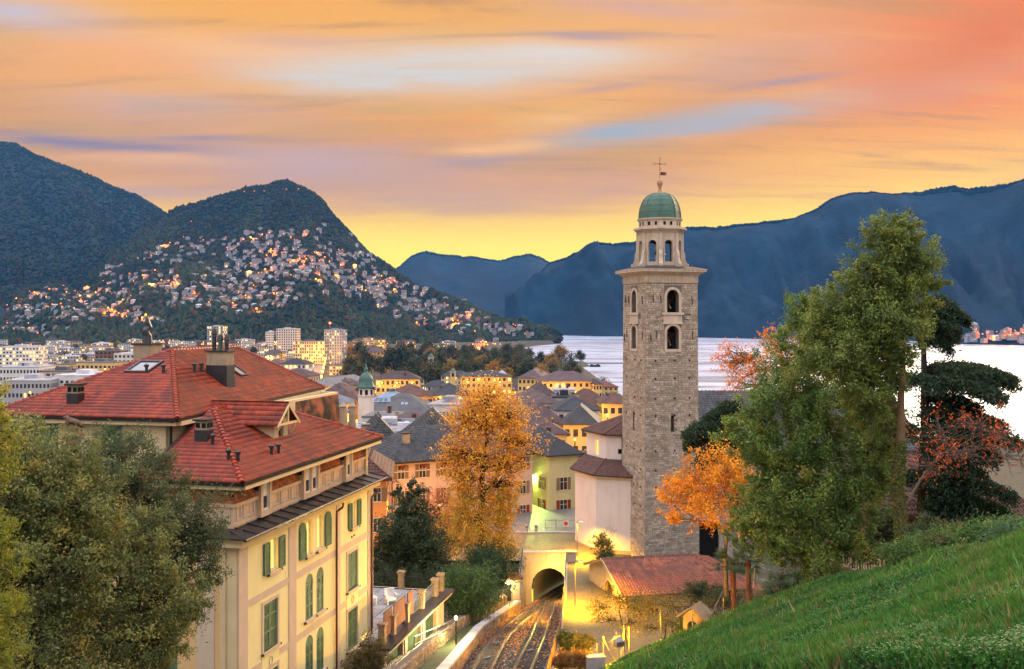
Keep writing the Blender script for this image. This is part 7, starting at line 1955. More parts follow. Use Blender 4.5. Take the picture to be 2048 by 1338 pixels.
def building(name, label, cx, cy, w_, d, rot, z0, z1, roof='hip', rh=2.5, wall='cream', rmat='plum', cols=5, rows=3, near=False, lit=.0, group=None, seed=0, wh=1.5, ww=1.0, shut=True, chim=2, cat='building', skyl=0, first=.9, tiles=None):
    rg = random.Random(seed * 7 + int(cx * 3) + int(cy)); H = z1 - z0
    root = empty(name, (cx, cy, z0), rot, label, cat, group)
    CITY.append((cx, cy, math.hypot(w_, d) * .5))
    wm = TW[wall] if isinstance(wall, str) else wall
    MB().box(-w_ / 2, w_ / 2, -d / 2, d / 2, -3, H).build('wall', wm, root)
    rb = MB()
    if roof == 'flat':
        rb.box(-w_ / 2 - .15, w_ / 2 + .15, -d / 2 - .15, d / 2 + .15, H, H + .5); rb.box(-w_ / 2 + .4, w_ / 2 - .4, -d / 2 + .4, d / 2 - .4, H + .5, H + .56)
        if w_ > 9: rb.box(-w_ * .2, w_ * .1, -d * .15, d * .2, H + .5, H + 2.4); rb.box(w_ * .22, w_ * .34, -d * .1, d * .1, H + .5, H + 1.5)
    else: hip_roof(rb, w_, d, H, rh, gable=(roof == 'gable'))
    rb.build('roof', TR[rmat], root)
    if tiles:
        a, b = w_ / 2 + .7, d / 2 + .7; z = H + .03; tr_ = TileRoof('roll', .34, .48, 1.3, int(abs(cx)) + 3)
        if a >= b: e = a - b * .9; R0, R1 = (-e, 0, z + rh), (e, 0, z + rh); sl = [[(-a, -b, z), (a, -b, z), R1, R0], [(-a, b, z), (-a, -b, z), R0], [(a, -b, z), (a, b, z), R1]]
        else: e = b - a * .9; R0, R1 = (0, -e, z + rh), (0, e, z + rh); sl = [[(-a, -b, z), (a, -b, z), R0], [(-a, b, z), (-a, -b, z), R0, R1], [(a, -b, z), (a, b, z), R1, R0]]
        for q_ in sl: tr_.slope(q_, (q_[0], q_[1]))
        tr_.build(root, tiles)
    if roof == 'gable':
        g = MB(); 
        if w_ >= d: g.poly([(-w_ / 2, -d / 2, H), (-w_ / 2, d / 2, H), (-w_ / 2, 0, H + rh * .9)]); g.poly([(w_ / 2, -d / 2, H), (w_ / 2, d / 2, H), (w_ / 2, 0, H + rh * .9)])
        g.build('gable', wm, root)
    if rows > 1 and not near: rows = max(rows, int(H / 3.7)); cols = max(cols, int(w_ / 4.2))
    fh = H / rows if rows else 3
    wh = min(wh, fh * .62); ww = min(ww, w_ / max(cols, 1) * .55)
    if rows:
        dk, lt = MB(), MB()
        for side in (0, 1, 3):
            Lw, off = (w_, d / 2) if side == 0 else (d, w_ / 2)
            nc = cols if side == 0 else max(1, int(cols * d / w_ + .5))
            ca, sa = (1, 0) if side == 0 else ((0, 1) if side == 1 else (0, -1))
            for r_ in range(rows):
                for c_ in range(nc):
                    x = (c_ + .5) / nc * Lw - Lw / 2; zz = r_ * fh + first + (.0 if rows > 1 else .2)
                    if zz + wh > H - .15: continue
                    if near:
                        o = link('window', win_mesh(ww, wh, ('red' if r_ == 0 else 'brown') if shut else ''), root)
                        o.location = (ca * x + sa * (off + .0), sa * x - ca * off, zz); o.rotation_euler = (0, 0, math.atan2(sa, ca)); continue
                    t_ = lt if rg.random() < lit else dk
                    def q(u, dd, z): return (ca * u + sa * (off + dd), sa * u - ca * (off + dd), z)
                    t_.hexa([q(x - ww / 2, -.02, zz), q(x + ww / 2, -.02, zz), q(x + ww / 2, -.02, zz + wh), q(x - ww / 2, -.02, zz + wh)], [q(x - ww / 2, .05, zz), q(x + ww / 2, .05, zz), q(x + ww / 2, .05, zz + wh), q(x - ww / 2, .05, zz + wh)])
        if dk.v: tag(dk.build('windows', m_fglass, root), kind='stuff')
        if lt.v: tag(lt.build('lit_windows', m_flit, root), kind='stuff')
    for k in range(chim):
        x, y = rg.uniform(-.32, .32) * w_, rg.uniform(-.3, .3) * d; zb = H + (rh * .35 if roof != 'flat' else .5); s = rg.uniform(.35, .6)
        c = MB(); c.box(x - s, x + s, y - s * .8, y + s * .8, zb - .6, zb + rg.uniform(1.0, 1.9)); zc = max(v.z for v in c.v); c.box(x - s - .15, x + s + .15, y - s * .8 - .15, y + s * .8 + .15, zc + .12, zc + .25); c.build('chimney', m_stack if k % 2 else TR['brown'], root)
    for k in range(skyl):
        x, y = rg.uniform(-.3, .3) * w_, -d * .28; s = MB(); zz = H + rh * .45
        s.hexa([(x - .5, y - .7, zz - .5), (x + .5, y - .7, zz - .5), (x + .5, y + .4, zz + .35), (x - .5, y + .4, zz + .35)], [(x - .5, y - .75, zz - .3), (x + .5, y - .75, zz - .3), (x + .5, y + .35, zz + .55), (x - .5, y + .35, zz + .55)]); s.build('skylight', MATS['sky_glass'], root)
    return root
def bpx(name, label, pl, pr, pe, Y, d, rot=0.0, **k):
    "building by its left and right picture columns, eave row and distance"
    xl, xr = (pl - 1024) / F * Y, (pr - 1024) / F * Y; z1 = CAMZ - (pe - HOR) / F * Y
    w_ = (xr - xl) / max(.6, math.cos(rot)); cx = (xl + xr) / 2 - math.sin(rot) * d / 2; cyy = Y + d / 2 * math.cos(rot)
    z0 = k.pop('z0', None)
    if z0 is None: z0 = float(ground_z(cx, cyy)) - .3
    return building(name, label, cx, cyy, w_, d, rot, z0, z1, **k)

# ---- nearest palazzi, behind the golden lime
rot = math.atan2(9.5, 18.4); ctr = Vector((-6.4, 132.75)) + Vector((-math.sin(rot), math.cos(rot))) * 6.5
pal_ = building('palazzo', 'long pinkish palazzo with dark tiled roof behind the golden lime tree', ctr.x, ctr.y, 20.7, 13, rot, 36.6, 46.5, 'hip', 3.6, 'pink', 'slate', 7, 3, True, chim=0, wh=1.7, ww=.85, first=1.1)
tr = TileRoof('roll', .33, .45, 1.3, 12); a_, b_ = 20.7 / 2 + .7, 13 / 2 + .7; rr_ = a_ - b_ * .9
tr.slope([(-a_, -b_, 9.93), (a_, -b_, 9.93), (rr_, 0, 13.53), (-rr_, 0, 13.53)], [(-a_, -b_, 9.93), (a_, -b_, 9.93)]); tr.slope([(-a_, b_, 9.93), (-a_, -b_, 9.93), (-rr_, 0, 13.53)], [(-a_, b_, 9.93), (-a_, -b_, 9.93)])
tr.build(pal_, m_greytile)
for x in np.linspace(-8.5, 8.5, 7):
    q = MB(); q.box(x - .42, x + .42, -6.56, -6.5, 9.0, 9.45); q.build('attic_window', m_rshut, pal_)
MB().box(-10.5, 10.5, -6.62, -6.5, 8.55, 8.68).build('string_course', m_trim, pal_)
for x in (-10.1, 6.6): MB().tube([(x, -6.6, 9.7), (x, -6.6, -.5)], .07, 6).build('downpipe', m_pipe, pal_)
c = MB(); c.box(-7.4, -6.5, -3.6, -2.9, 10.4, 13.1); ch = c.build('chimney', m_stack, pal_); c = MB(); c.box(-7.5, -6.4, -3.7, -2.8, 13.1, 13.25); c.build('cap', m_lead, ch)
en = building('palazzo_wing', 'narrow pale green lit corner house at the end of the pink palazzo', 5.35, 143.2, 4.6, 8, rot, 36.6, 46.0, 'hip', 2.2, 'lemon', 'slate', 1, 3, True, chim=0, wh=1.7, ww=1.1, first=1.3)
b = MB(); b.box(2.3, 3.2, -1.5, 1.2, 4.9, 5.05); ba_ = b.build('balcony', m_conc, en); b = MB()
for y in np.arange(-1.5, 1.21, .18): b.bar((3.15, y, 5.05), (3.15, y, 6.0), .05, .05)
b.bar((3.15, -1.5, 6.0), (3.15, 1.2, 6.0), .08, .08); b.build('railing', m_wood, ba_)
bpx('orange_house', 'orange rendered house wedged between the yellow villa and the palazzo', 700, 772, 958, 113, 12, .1, wall='orange', rmat='red', rh=2.0, cols=2, rows=3, near=True, z0=36.5, ww=.8, chim=0, tiles=m_browntile, cat='house')
bpx('slate_house', 'dark hip roofed house with broad chimney behind the orange house', 720, 806, 898, 150, 14, .2, wall='cream', rmat='slate', rh=4.2, cols=4, rows=2, near=True, z0=33, chim=2, tiles=m_greytile, cat='house')
bpx('slate_house', 'large dark stone roofed house behind the pink palazzo roof', 815, 940, 893, 160, 18, .15, wall='cream', rmat='slate', rh=5.0, cols=5, rows=2, near=True, z0=32, chim=3, tiles=m_greytile, cat='house')
bpx('lit_house', 'orange lit house with open loggia and dark roof right of the lime', 1050, 1142, 903, 168, 12, .12, wall='yellow', rmat='slate', rh=3.2, cols=5, rows=3, near=True, z0=30, chim=1, lit=.3, tiles=m_greytile, cat='house')
bpx('slate_house', 'low house with dark slate roof and three brick chimneys above the balustrade', 1078, 1165, 972, 153, 12, -.25, wall='lemon', rmat='slate', rh=3.6, cols=4, rows=2, near=True, z0=33.5, chim=3, tiles=m_greytile, cat='house')
bpx('garden_pavilion', 'small dark roofed pavilion just behind the stone balustrade', 1108, 1170, 992, 149, 6, -.2, wall='lemon', rmat='slate', rh=1.6, cols=3, rows=1, near=True, z0=34.8, chim=0, tiles=m_greytile, cat='pavilion')
tree('clipped_hedge', 'green clipped hedge behind the balustrade', 'hedge', (8.6, 146.2, 38.1), [((6.5, 146.2, 39.0), (1.6, .8, .7)), ((9.0, 146.3, 39.2), (1.8, .8, .8)), ((11.5, 146.4, 39.3), (1.8, .8, .8))], 4500, .2, HS, .05, m_leaf, m_darkbark, 95, clump=.4, limbs=False)

# ---- middle distance, buildings that can be told apart
def mid(lab, pl, pr, pe, Y, d, rot=0., name='town_house', **k):
    k.setdefault('ww', 1.0 + Y / 1100); k.setdefault('wh', 1.5 + Y / 1300)
    return bpx(name, lab, pl, pr, pe, Y, d, rot, seed=len(CITY), **k)
mid('yellow house under a plum hip roof with skylights, right of the lime crown', 1046, 1128, 845, 235, 14, .15, wall='yellow', rmat='plum', rh=4.4, cols=5, rows=3, skyl=3)
mid('yellow house with broad low plum roof just below the skylit roof', 1060, 1134, 868, 205, 12, .1, wall='yellow', rmat='plum', rh=2.6, cols=4, rows=3, skyl=1)
mid('bright yellow house with blue slate roof left of the apse', 1126, 1194, 848, 228, 14, -.1, wall='yellow', rmat='slate', rh=4.0, cols=4, rows=4, skyl=2)
mid('yellow house with flat eaves and brown roof touching the tower edge', 1204, 1262, 806, 300, 12, .05, wall='yellow', rmat='brown', rh=3.0, cols=4, rows=3)
mid('dark roofed yellow house left of the tower behind the blue slate roof', 1158, 1226, 812, 318, 16, .3, wall='yellow', rmat='brown', rh=5.0, cols=4, rows=3)
mid('white house with blue grey hip roof in the old town', 1112, 1196, 820, 285, 13, .1, wall='white', rmat='slate', rh=3.6, cols=4, rows=3)
mid('long plum roofed block with grey terrace behind the lime crown', 1030, 1120, 806, 330, 18, .15, wall='cream', rmat='plum', rh=4.2, cols=6, rows=3)
mid('oval grey attic pavilion over the old town roofs', 1105, 1160, 796, 345, 12, 0, wall='grey', rmat='slate', rh=1.2, cols=6, rows=3, roof='flat')
mid('pale flat roofed block beside the plum roofs near the lake', 1108, 1150, 782, 400, 14, 0, wall='white', rmat='pale', roof='flat', cols=5, rows=3)
mid('plum roofed house next to the lakefront hotel', 1062, 1112, 790, 390, 14, .2, wall='cream', rmat='plum', rh=4.6, cols=4, rows=3)
mid('long yellow lakefront hotel with plum roof and many windows', 1084, 1192, 762, 560, 22, .12, name='hotel', wall='yellow', rmat='plum', rh=5.0, cols=9, rows=4, lit=.08)
mid('yellow hotel wing with dormers left of the lakefront hotel', 1036, 1086, 756, 600, 26, -.25, name='hotel', wall='yellow', rmat='plum', rh=5.0, cols=6, rows=4, lit=.1)
mid('small yellow annex at the lake end of the hotel', 1186, 1204, 768, 556, 10, .1, wall='yellow', rmat='plum', rh=2.0, cols=3, rows=3)
mid('yellow palace with slate roof and three white skylight lanterns', 922, 1024, 753, 640, 30, .08, name='palace', wall='yellow', rmat='slate', rh=3.2, cols=10, rows=3, lit=.1)
for i, px in enumerate((962, 984, 1004)):
    p = P(px, 748, 655); o = empty('roof_lantern', p, .1, ('left', 'middle', 'right')[i] + ' white glass skylight lantern on the slate roofed palace', 'skylight', 'palace roof lanterns')
    MB().box(-3, 3, -3, 3, -1, .4).build('base', TW['white'], o); MB().hexa([(-3, -3, .4), (3, -3, .4), (3, 3, .4), (-3, 3, .4)], [(-.4, -.4, 2.6), (.4, -.4, 2.6), (.4, .4, 2.6), (-.4, .4, 2.6)]).build('glazing', TR['pale'], o)
mid('long lit yellow building with plum roof right of the green dome', 752, 838, 758, 540, 16, .06, wall='yellow', rmat='plum', rh=4.0, cols=9, rows=3, lit=.12)
mid('ochre house with plum roof just behind the church hall', 800, 866, 792, 370, 16, .35, wall='ochre', rmat='brown', rh=4.2, cols=5, rows=3)
mid('yellow arcaded building lit along its base beside the lime top', 862, 946, 790, 400, 18, .2, wall='yellow', rmat='slate', rh=4.4, cols=8, rows=3, lit=.15)
mid('grey roofed church hall with arched windows below the blue pyramid', 722, 862, 826, 300, 20, -.12, name='church_hall', wall='white', rmat='grey', rh=5.2, cols=5, rows=1, wh=2.4, ww=1.6, chim=0, skyl=2)
pz_ = P(784, 800, 312); o = empty('glass_pyramid', pz_, .1, 'pale blue pyramid roof with a ridge vent on the church hall', 'roof')
MB().box(-7, 7, -6, 6, -3, 0).build('base', TW['grey'], o); MB().hexa([(-7.4, -6.4, .0), (7.4, -6.4, 0), (7.4, 6.4, 0), (-7.4, 6.4, 0)], [(-1, -.6, 2.7), (1, -.6, 2.7), (1, .6, 2.7), (-1, .6, 2.7)]).build('roof', TR['blue'], o); MB().box(-1, 1, -.6, .6, 2.7, 3.5).build('vent', TR['grey'], o)
for k in range(3): MB().hexa([(-5.2 + k * 1.5, -5.7, .35), (-4.4 + k * 1.5, -5.7, .35), (-3.9 + k * 1.2, -4.3, 1.0), (-4.6 + k * 1.2, -4.3, 1.0)], [(-5.2 + k * 1.5, -5.8, .45), (-4.4 + k * 1.5, -5.8, .45), (-3.9 + k * 1.2, -4.4, 1.1), (-4.6 + k * 1.2, -4.4, 1.1)]).build('roof_window', m_fglass, o)
mid('white block with curved grey roof beside the church hall', 724, 790, 836, 262, 14, -.1, wall='white', rmat='grey', roof='flat', cols=4, rows=2)
mid('white long flat block right of the church hall', 854, 930, 812, 305, 18, -.15, wall='white', rmat='pale', roof='flat', cols=10, rows=3, wh=1.2)
mid('plum roofed warehouse behind the roof terrace', 760, 900, 850, 238, 16, .02, wall='grey', rmat='plum', rh=2.6, cols=6, rows=2)
rt = mid('white roof terrace crowded with ventilation pipes and ducts', 700, 846, 866, 205, 16, .05, name='roof_terrace', wall='white', rmat='pale', roof='flat', cols=6, rows=3, chim=0)
for k in range(9):
    y = -6.5 + k * 1.6; z = rt_h = (CAMZ - (866 - HOR) / F * 205) - rt.location.z + .9 + .2 * (k % 3)
    MB().tube([(-7 + (k % 3), y, z), (5 + (k * 5 % 4), y, z), (5 + (k * 5 % 4), y, z - .8)], .16 if k % 2 else .26, 7).build('duct', m_iron if k % 3 else TR['pale'], rt)
for (x, y, s) in ((-4, -5, 1.1), (0, -3, .8), (3.4, -6, 1.3), (5.2, 0, 1.0), (-2, 2, 1.2), (1.5, 4, .9)):
    MB().box(x - s, x + s, y - s * .6, y + s * .6, z - 1.0, z + .5 * s).build('air_unit', TR['pale'] if s > 1 else TR['blue'], rt)
mid('blue tarpaulin covered low roof beside the dark stone roofs', 852, 900, 874, 196, 9, 0, wall='white', rmat='blue', roof='flat', cols=3, rows=1, chim=0)
for i, (pl, pr, pe, Y) in enumerate(((628, 686, 806, 268), (632, 668, 828, 238))):
    mid(('upper', 'lower')[i] + ' small cream pavilion with blue sheet roof right of the villa eave', pl, pr, pe, Y, 9, -.2, name='pavilion', wall='cream', rmat='blue', rh=2.2, cols=3, rows=2, chim=0)
mid('orange walled house left of the green domed tower', 682, 716, 798, 300, 14, -.2, wall='orange', rmat='brown', rh=2.4, cols=3, rows=4)
mid('plum roofed house behind the blue sheet roofs', 640, 700, 790, 345, 14, -.15, wall='pink', rmat='plum', rh=4, cols=4, rows=3)
mid('beige terrace row with lilac grey roof beside the bright street', 612, 664, 772, 430, 40, -.28, wall='cream', rmat='grey', rh=3.2, cols=3, rows=3)
mid('long low brown roofed arcade left of the green dome', 664, 722, 770, 440, 12, .05, wall='cream', rmat='plum', rh=2.6, cols=7, rows=2)
mid('ochre office with red brown roof behind the villa ridge', 520, 566, 728, 760, 20, -.1, wall='ochre', rmat='brown', rh=3.5, cols=6, rows=4, lit=.1)
mid('white apartment house with lit windows behind the villa ridge', 560, 612, 728, 720, 20, -.1, wall='white', rmat='slate', rh=4, cols=6, rows=4, lit=.25)
mid('grey roofed corner house by the bright street', 548, 618, 752, 560, 18, -.2, wall='cream', rmat='plum', rh=4, cols=6, rows=4, lit=.1)
# left business district
mid('grey glazed office block with pale roof left of the villa roof', 10, 98, 762, 430, 22, .12, name='office_block', wall='grey', rmat='pale', roof='flat', cols=12, rows=4, wh=1.7, ww=2.0, lit=.06)
mid('white curved office with pale metal roof above the villa eave', 104, 196, 752, 440, 20, -.18, name='office_block', wall='white', rmat='pale', roof='flat', cols=8, rows=4, wh=1.2, lit=.05)
mid('bright yellow office with rows of dark windows', 150, 226, 726, 620, 20, -.2, name='office_block', wall='yellow', rmat='grey', roof='flat', cols=8, rows=4, wh=1.6, ww=2.0)
mid('yellow gable office left of the bright yellow office', 108, 150, 729, 640, 16, 0, name='office_block', wall='yellow', rmat='grey', roof='flat', cols=1, rows=2)
mid('long white laboratory with ribbon windows in the business district', 0, 78, 735, 560, 22, .05, name='office_block', wall='white', rmat='pale', roof='flat', cols=12, rows=3, wh=1.8, ww=2.6)
mid('pinkish low office with dark glazing beside the yellow office', 76, 152, 744, 520, 16, -.1, name='office_block', wall='pink', rmat='grey', roof='flat', cols=6, rows=2, wh=2.2, ww=2.6)
mid('white modern block right of the yellow office', 226, 304, 708, 760, 24, -.1, name='office_block', wall='white', rmat='pale', roof='flat', cols=9, rows=4, wh=1.8, ww=2.2)
mid('pale block with lit upper floor at the left edge', 0, 76, 694, 1050, 26, .1, name='office_block', wall='white', rmat='pale', roof='flat', cols=12, rows=4, wh=1.8, ww=2.6, lit=.35)
mid('brick red block among the white business blocks', 190, 240, 702, 900, 20, 0, name='office_block', wall='brick', rmat='grey', roof='flat', cols=6, rows=3)
mid('grey hotel tower with vertical bays and a red beacon', 648, 684, 660, 1300, 26, -.1, name='high_rise', wall='grey', rmat='blue', roof='flat', cols=7, rows=12, wh=2.2, ww=1.2, lit=.12)
bc = P(660, 646, 1310); o = empty('beacon', bc, 0, 'red warning beacon on the roof of the hotel tower', 'beacon')
MB().tube([(0, 0, -9), (0, 0, 0)], .4, 6).build('mast', m_iron, o); MB().lathe([(.2, -1.3), (1.5, -.6), (1.5, .6), (.2, 1.3)], 10).build('lamp', emit('red_beacon', (1, .06, .02), 9), o)
mid('terraced concrete apartment block with lit balconies at the foot of the hill', 414, 446, 653, 1650, 26, 0, name='apartment_block', wall='grey', rmat='pale', roof='flat', cols=7, rows=6, lit=.3)
mid('stepped white apartment block left of the hotel tower', 553, 594, 658, 1600, 26, 0, name='apartment_block', wall='white', rmat='pale', roof='flat', cols=9, rows=7)
mid('slim white apartment block between the stepped blocks', 531, 547, 664, 1600, 20, 0, name='apartment_block', wall='white', rmat='pale', roof='flat', cols=5, rows=6)
mid('long apartment block with lit balcony bands left of the hotel tower', 585, 650, 683, 1250, 18, -.15, name='apartment_block', wall='cream', rmat='grey', roof='flat', cols=14, rows=5, lit=.25)
mid('ochre villa with brown roof in the lakeside park', 716, 768, 704, 1180, 24, 0, name='villa', wall='ochre', rmat='plum', rh=6, cols=7, rows=3, lit=.1)
mid('pink apartment house at the wooded foot of the hill', 726, 746, 676, 1750, 20, 0, name='apartment_block', wall='pink', rmat='grey', roof='flat', cols=5, rows=5, lit=.2)
mid('lit orange apartment house at the wooded foot of the hill', 748, 768, 680, 1650, 20, 0, name='apartment_block', wall='ochre', rmat='grey', roof='flat', cols=5, rows=5, lit=.4)

# ---- church tower with green copper dome
td = P(732, 850, 285); zt = lambda py: CAMZ - (py - HOR) / F * 285
dt = empty('domed_church_tower', (td.x, 285, 10), .2, 'pale baroque church tower with dark green copper dome in the old town', 'tower'); M = Matrix.Translation((0, 0, -10))
m_tw = TW['white']; MB(M).prism(octa(2.35), 6, zt(792)).build('shaft', m_tw, dt); MB(M).prism(octa(2.55), zt(793), zt(790)).build('cornice', m_lime, dt); MB(M).prism(octa(2.25), zt(790), zt(776)).build('belfry', m_tw, dt)
for i in range(8):
    an = i * math.pi / 4; c, s = math.cos(an), math.sin(an); r_ = 2.25 * math.cos(math.pi / 8); q = MB(M)
    q.hexa([Vector((c * (r_ - .1) - s * u, s * (r_ - .1) + c * u, z)) for u, z in ((-.42, zt(789)), (.42, zt(789)), (.42, zt(779)), (-.42, zt(779)))], [Vector((c * (r_ + .03) - s * u, s * (r_ + .03) + c * u, z)) for u, z in ((-.42, zt(789)), (.42, zt(789)), (.42, zt(779)), (-.42, zt(779)))]); q.build('belfry_opening', m_dark, dt)
m_dcop = mat('dark_green_copper', (.035, .10, .085), .45, .3, 1.2, (.06, .15, .12), spec=.45)
MB(M).lathe([(2.7, zt(776)), (2.75, zt(773)), (2.3, zt(771.5)), (2.35, zt(768)), (2.0, zt(765)), (2.1, zt(760)), (1.75, zt(753)), (1.2, zt(748)), (.62, zt(745)), (.5, zt(742)), (.6, zt(741)), (.5, zt(737)), (.18, zt(733)), (.06, zt(727))], 16).build('dome', m_dcop, dt, True)
for i in range(4):
    an = i * math.pi / 2 + .2; q = MB(M); q.lathe([(.02, 0), (.3, .02), (.3, .12), (.02, .14)], 10, (0, 0, 0)); ob = q.build('oculus', m_dark, dt); ob.rotation_euler = (0, R(80), an); ob.location = (2.0 * math.cos(an), 2.0 * math.sin(an), zt(761) - 10 + 10 * 0)
MB(M).tube([(0, 0, zt(728)), (0, 0, zt(719))], .06, 5).build('spire', m_iron, dt)
for (px, pt, pb, Y, lab, wm) in ((906, 735, 760, 480, 'slim yellow bell tower with small cupola before the park trees', 'yellow'), (862, 706, 730, 950, 'little green roofed turret among the park trees', 'white')):
    k_ = Y / F; zz = lambda py, Y=Y: CAMZ - (py - HOR) / F * Y; o = empty('turret', (P(px, pb, Y).x, Y, 5), 0, lab, 'tower'); M2 = Matrix.Translation((0, 0, -5)); r_ = 5 * k_
    MB(M2).box(-r_, r_, -r_, r_, 2, zz(pt + 9)).build('shaft', TW[wm], o)
    MB(M2).box(-r_ * 1.25, r_ * 1.25, -r_ * 1.25, r_ * 1.25, zz(pt + 9), zz(pt + 8)).build('cornice', m_lime, o)
    MB(M2).box(-r_ * .45, r_ * .45, -r_ * 1.02, -r_ * .9, zz(pt + 18), zz(pt + 11)).build('opening', m_dark, o)
    MB(M2).lathe([(r_ * 1.1, zz(pt + 8)), (r_ * .9, zz(pt + 5)), (r_ * .5, zz(pt + 3)), (r_ * .2, zz(pt + 1)), (.05, zz(pt - 4))], 8).build('cupola', m_dcop if wm == 'yellow' else m_copper, o)

# ---- lit avenue running towards the hill
AV0, AV1 = Vector((-176, 880)), Vector((-352, 1880))
adir = (AV1 - AV0).normalized(); anor = Vector((adir.y, -adir.x))
av = MB(); a, b = AV0 - adir * 60, AV1
av.poly([(a.x - anor.x * 8, a.y - anor.y * 8, 5.4), (a.x + anor.x * 8, a.y + anor.y * 8, 5.4), (b.x + anor.x * 8, b.y + anor.y * 8, 9.6), (b.x - anor.x * 8, b.y - anor.y * 8, 9.6)]); tag(av.build('avenue', mat('pale_asphalt', (.14, .13, .12), .7)), kind='structure')

# far lamp: short mast with a luminous globe
def far_lamp_mesh(key, h, r, col, st):
    me = bpy.data.meshes.get(key)
    if me is None:
        mb = MB(); mb.tube([(0, 0, -.5), (0, 0, h)], .12, 5, 0); mb.lathe([(.1, -r), (r * .8, -r * .6), (r, 0), (r * .8, r * .6), (.1, r)], 8, (0, 0, h), 1); me = mb.mesh(key, [m_black, emit(key + '_glow', col, st)])
    return me
AMB, YEL = (1.0, .20, .012), (1.0, .42, .05)
def far_lamp(x, y, z, label, group, h=7, r=.7, col=AMB, st=3, power=0, lr_=None):
    o = link('street_lamp', far_lamp_mesh('lamp_%d_%d_%d' % (h, int(r * 10), int(col[1] * 100)), h, r, col, st)); o.location = (x, y, z); tag(o, label, 'street lamp', group)
    if power: lamp_light('lamp_light', o, (0, 0, h + r + .3), power, col, r)
    return o
for i in range(30):
    q = AV0 + adir * (i * 35 - 60); s = 1 if i % 2 else -1; q = q + anor * s * 8.5
    far_lamp(q.x, q.y, 5.5 + 4.2 * i / 30, 'yellow street lamp in the bright avenue running to the hill', 'avenue lamps', 9, 1.1, YEL, 2.6, 24000)

# ---- town lamps standing in the lanes between the houses
lamp_spots = [(1098, 862, 222, 900), (1150, 880, 215, 1500), (1180, 862, 222, 900), (1096, 905, 160, 900), (1146, 955, 156, 600), (1192, 835, 296, 1500), (1215, 838, 292, 1500), (1070, 875, 200, 900), (1040, 884, 190, 900),
              (880, 800, 392, 3500), (920, 802, 392, 3500), (850, 812, 365, 2500), (760, 776, 532, 4500), (790, 776, 532, 4500), (822, 776, 532, 4500), (936, 768, 630, 5000), (968, 768, 630, 5000), (1000, 768, 630, 5000),
              (1070, 782, 552, 4000), (1100, 784, 552, 4000), (1135, 784, 552, 4000), (1168, 784, 552, 4000), (690, 840, 290, 1500), (712, 850, 270, 900), (545, 755, 700, 3000), (590, 755, 690, 3000), (640, 790, 420, 3000), (660, 800, 420, 2000),
              (60, 790, 415, 1500), (210, 742, 600, 3000), (770, 1130, 108, 700), (800, 1090, 119, 1100), (880, 1090, 122, 1100), (1010, 1070, 126, 800)]
for px, py, Y, pw in lamp_spots:
    pw *= .85 if Y < 350 else .42; p = P(px, py, Y); g = float(ground_z(p.x, Y)); near_ = Y < 250
    far_lamp(p.x, Y, max(g, p.z - (4 if near_ else 5)), 'warm street lamp in the lanes of the old town' if Y > 130 else 'warm lamp in the garden before the palazzo facade', 'old town lane lamps' if Y > 130 else 'palazzo garden lamps', 4 if near_ else 6, .12 if Y < 130 else (.22 if near_ else .45), YEL, 2.5, pw)

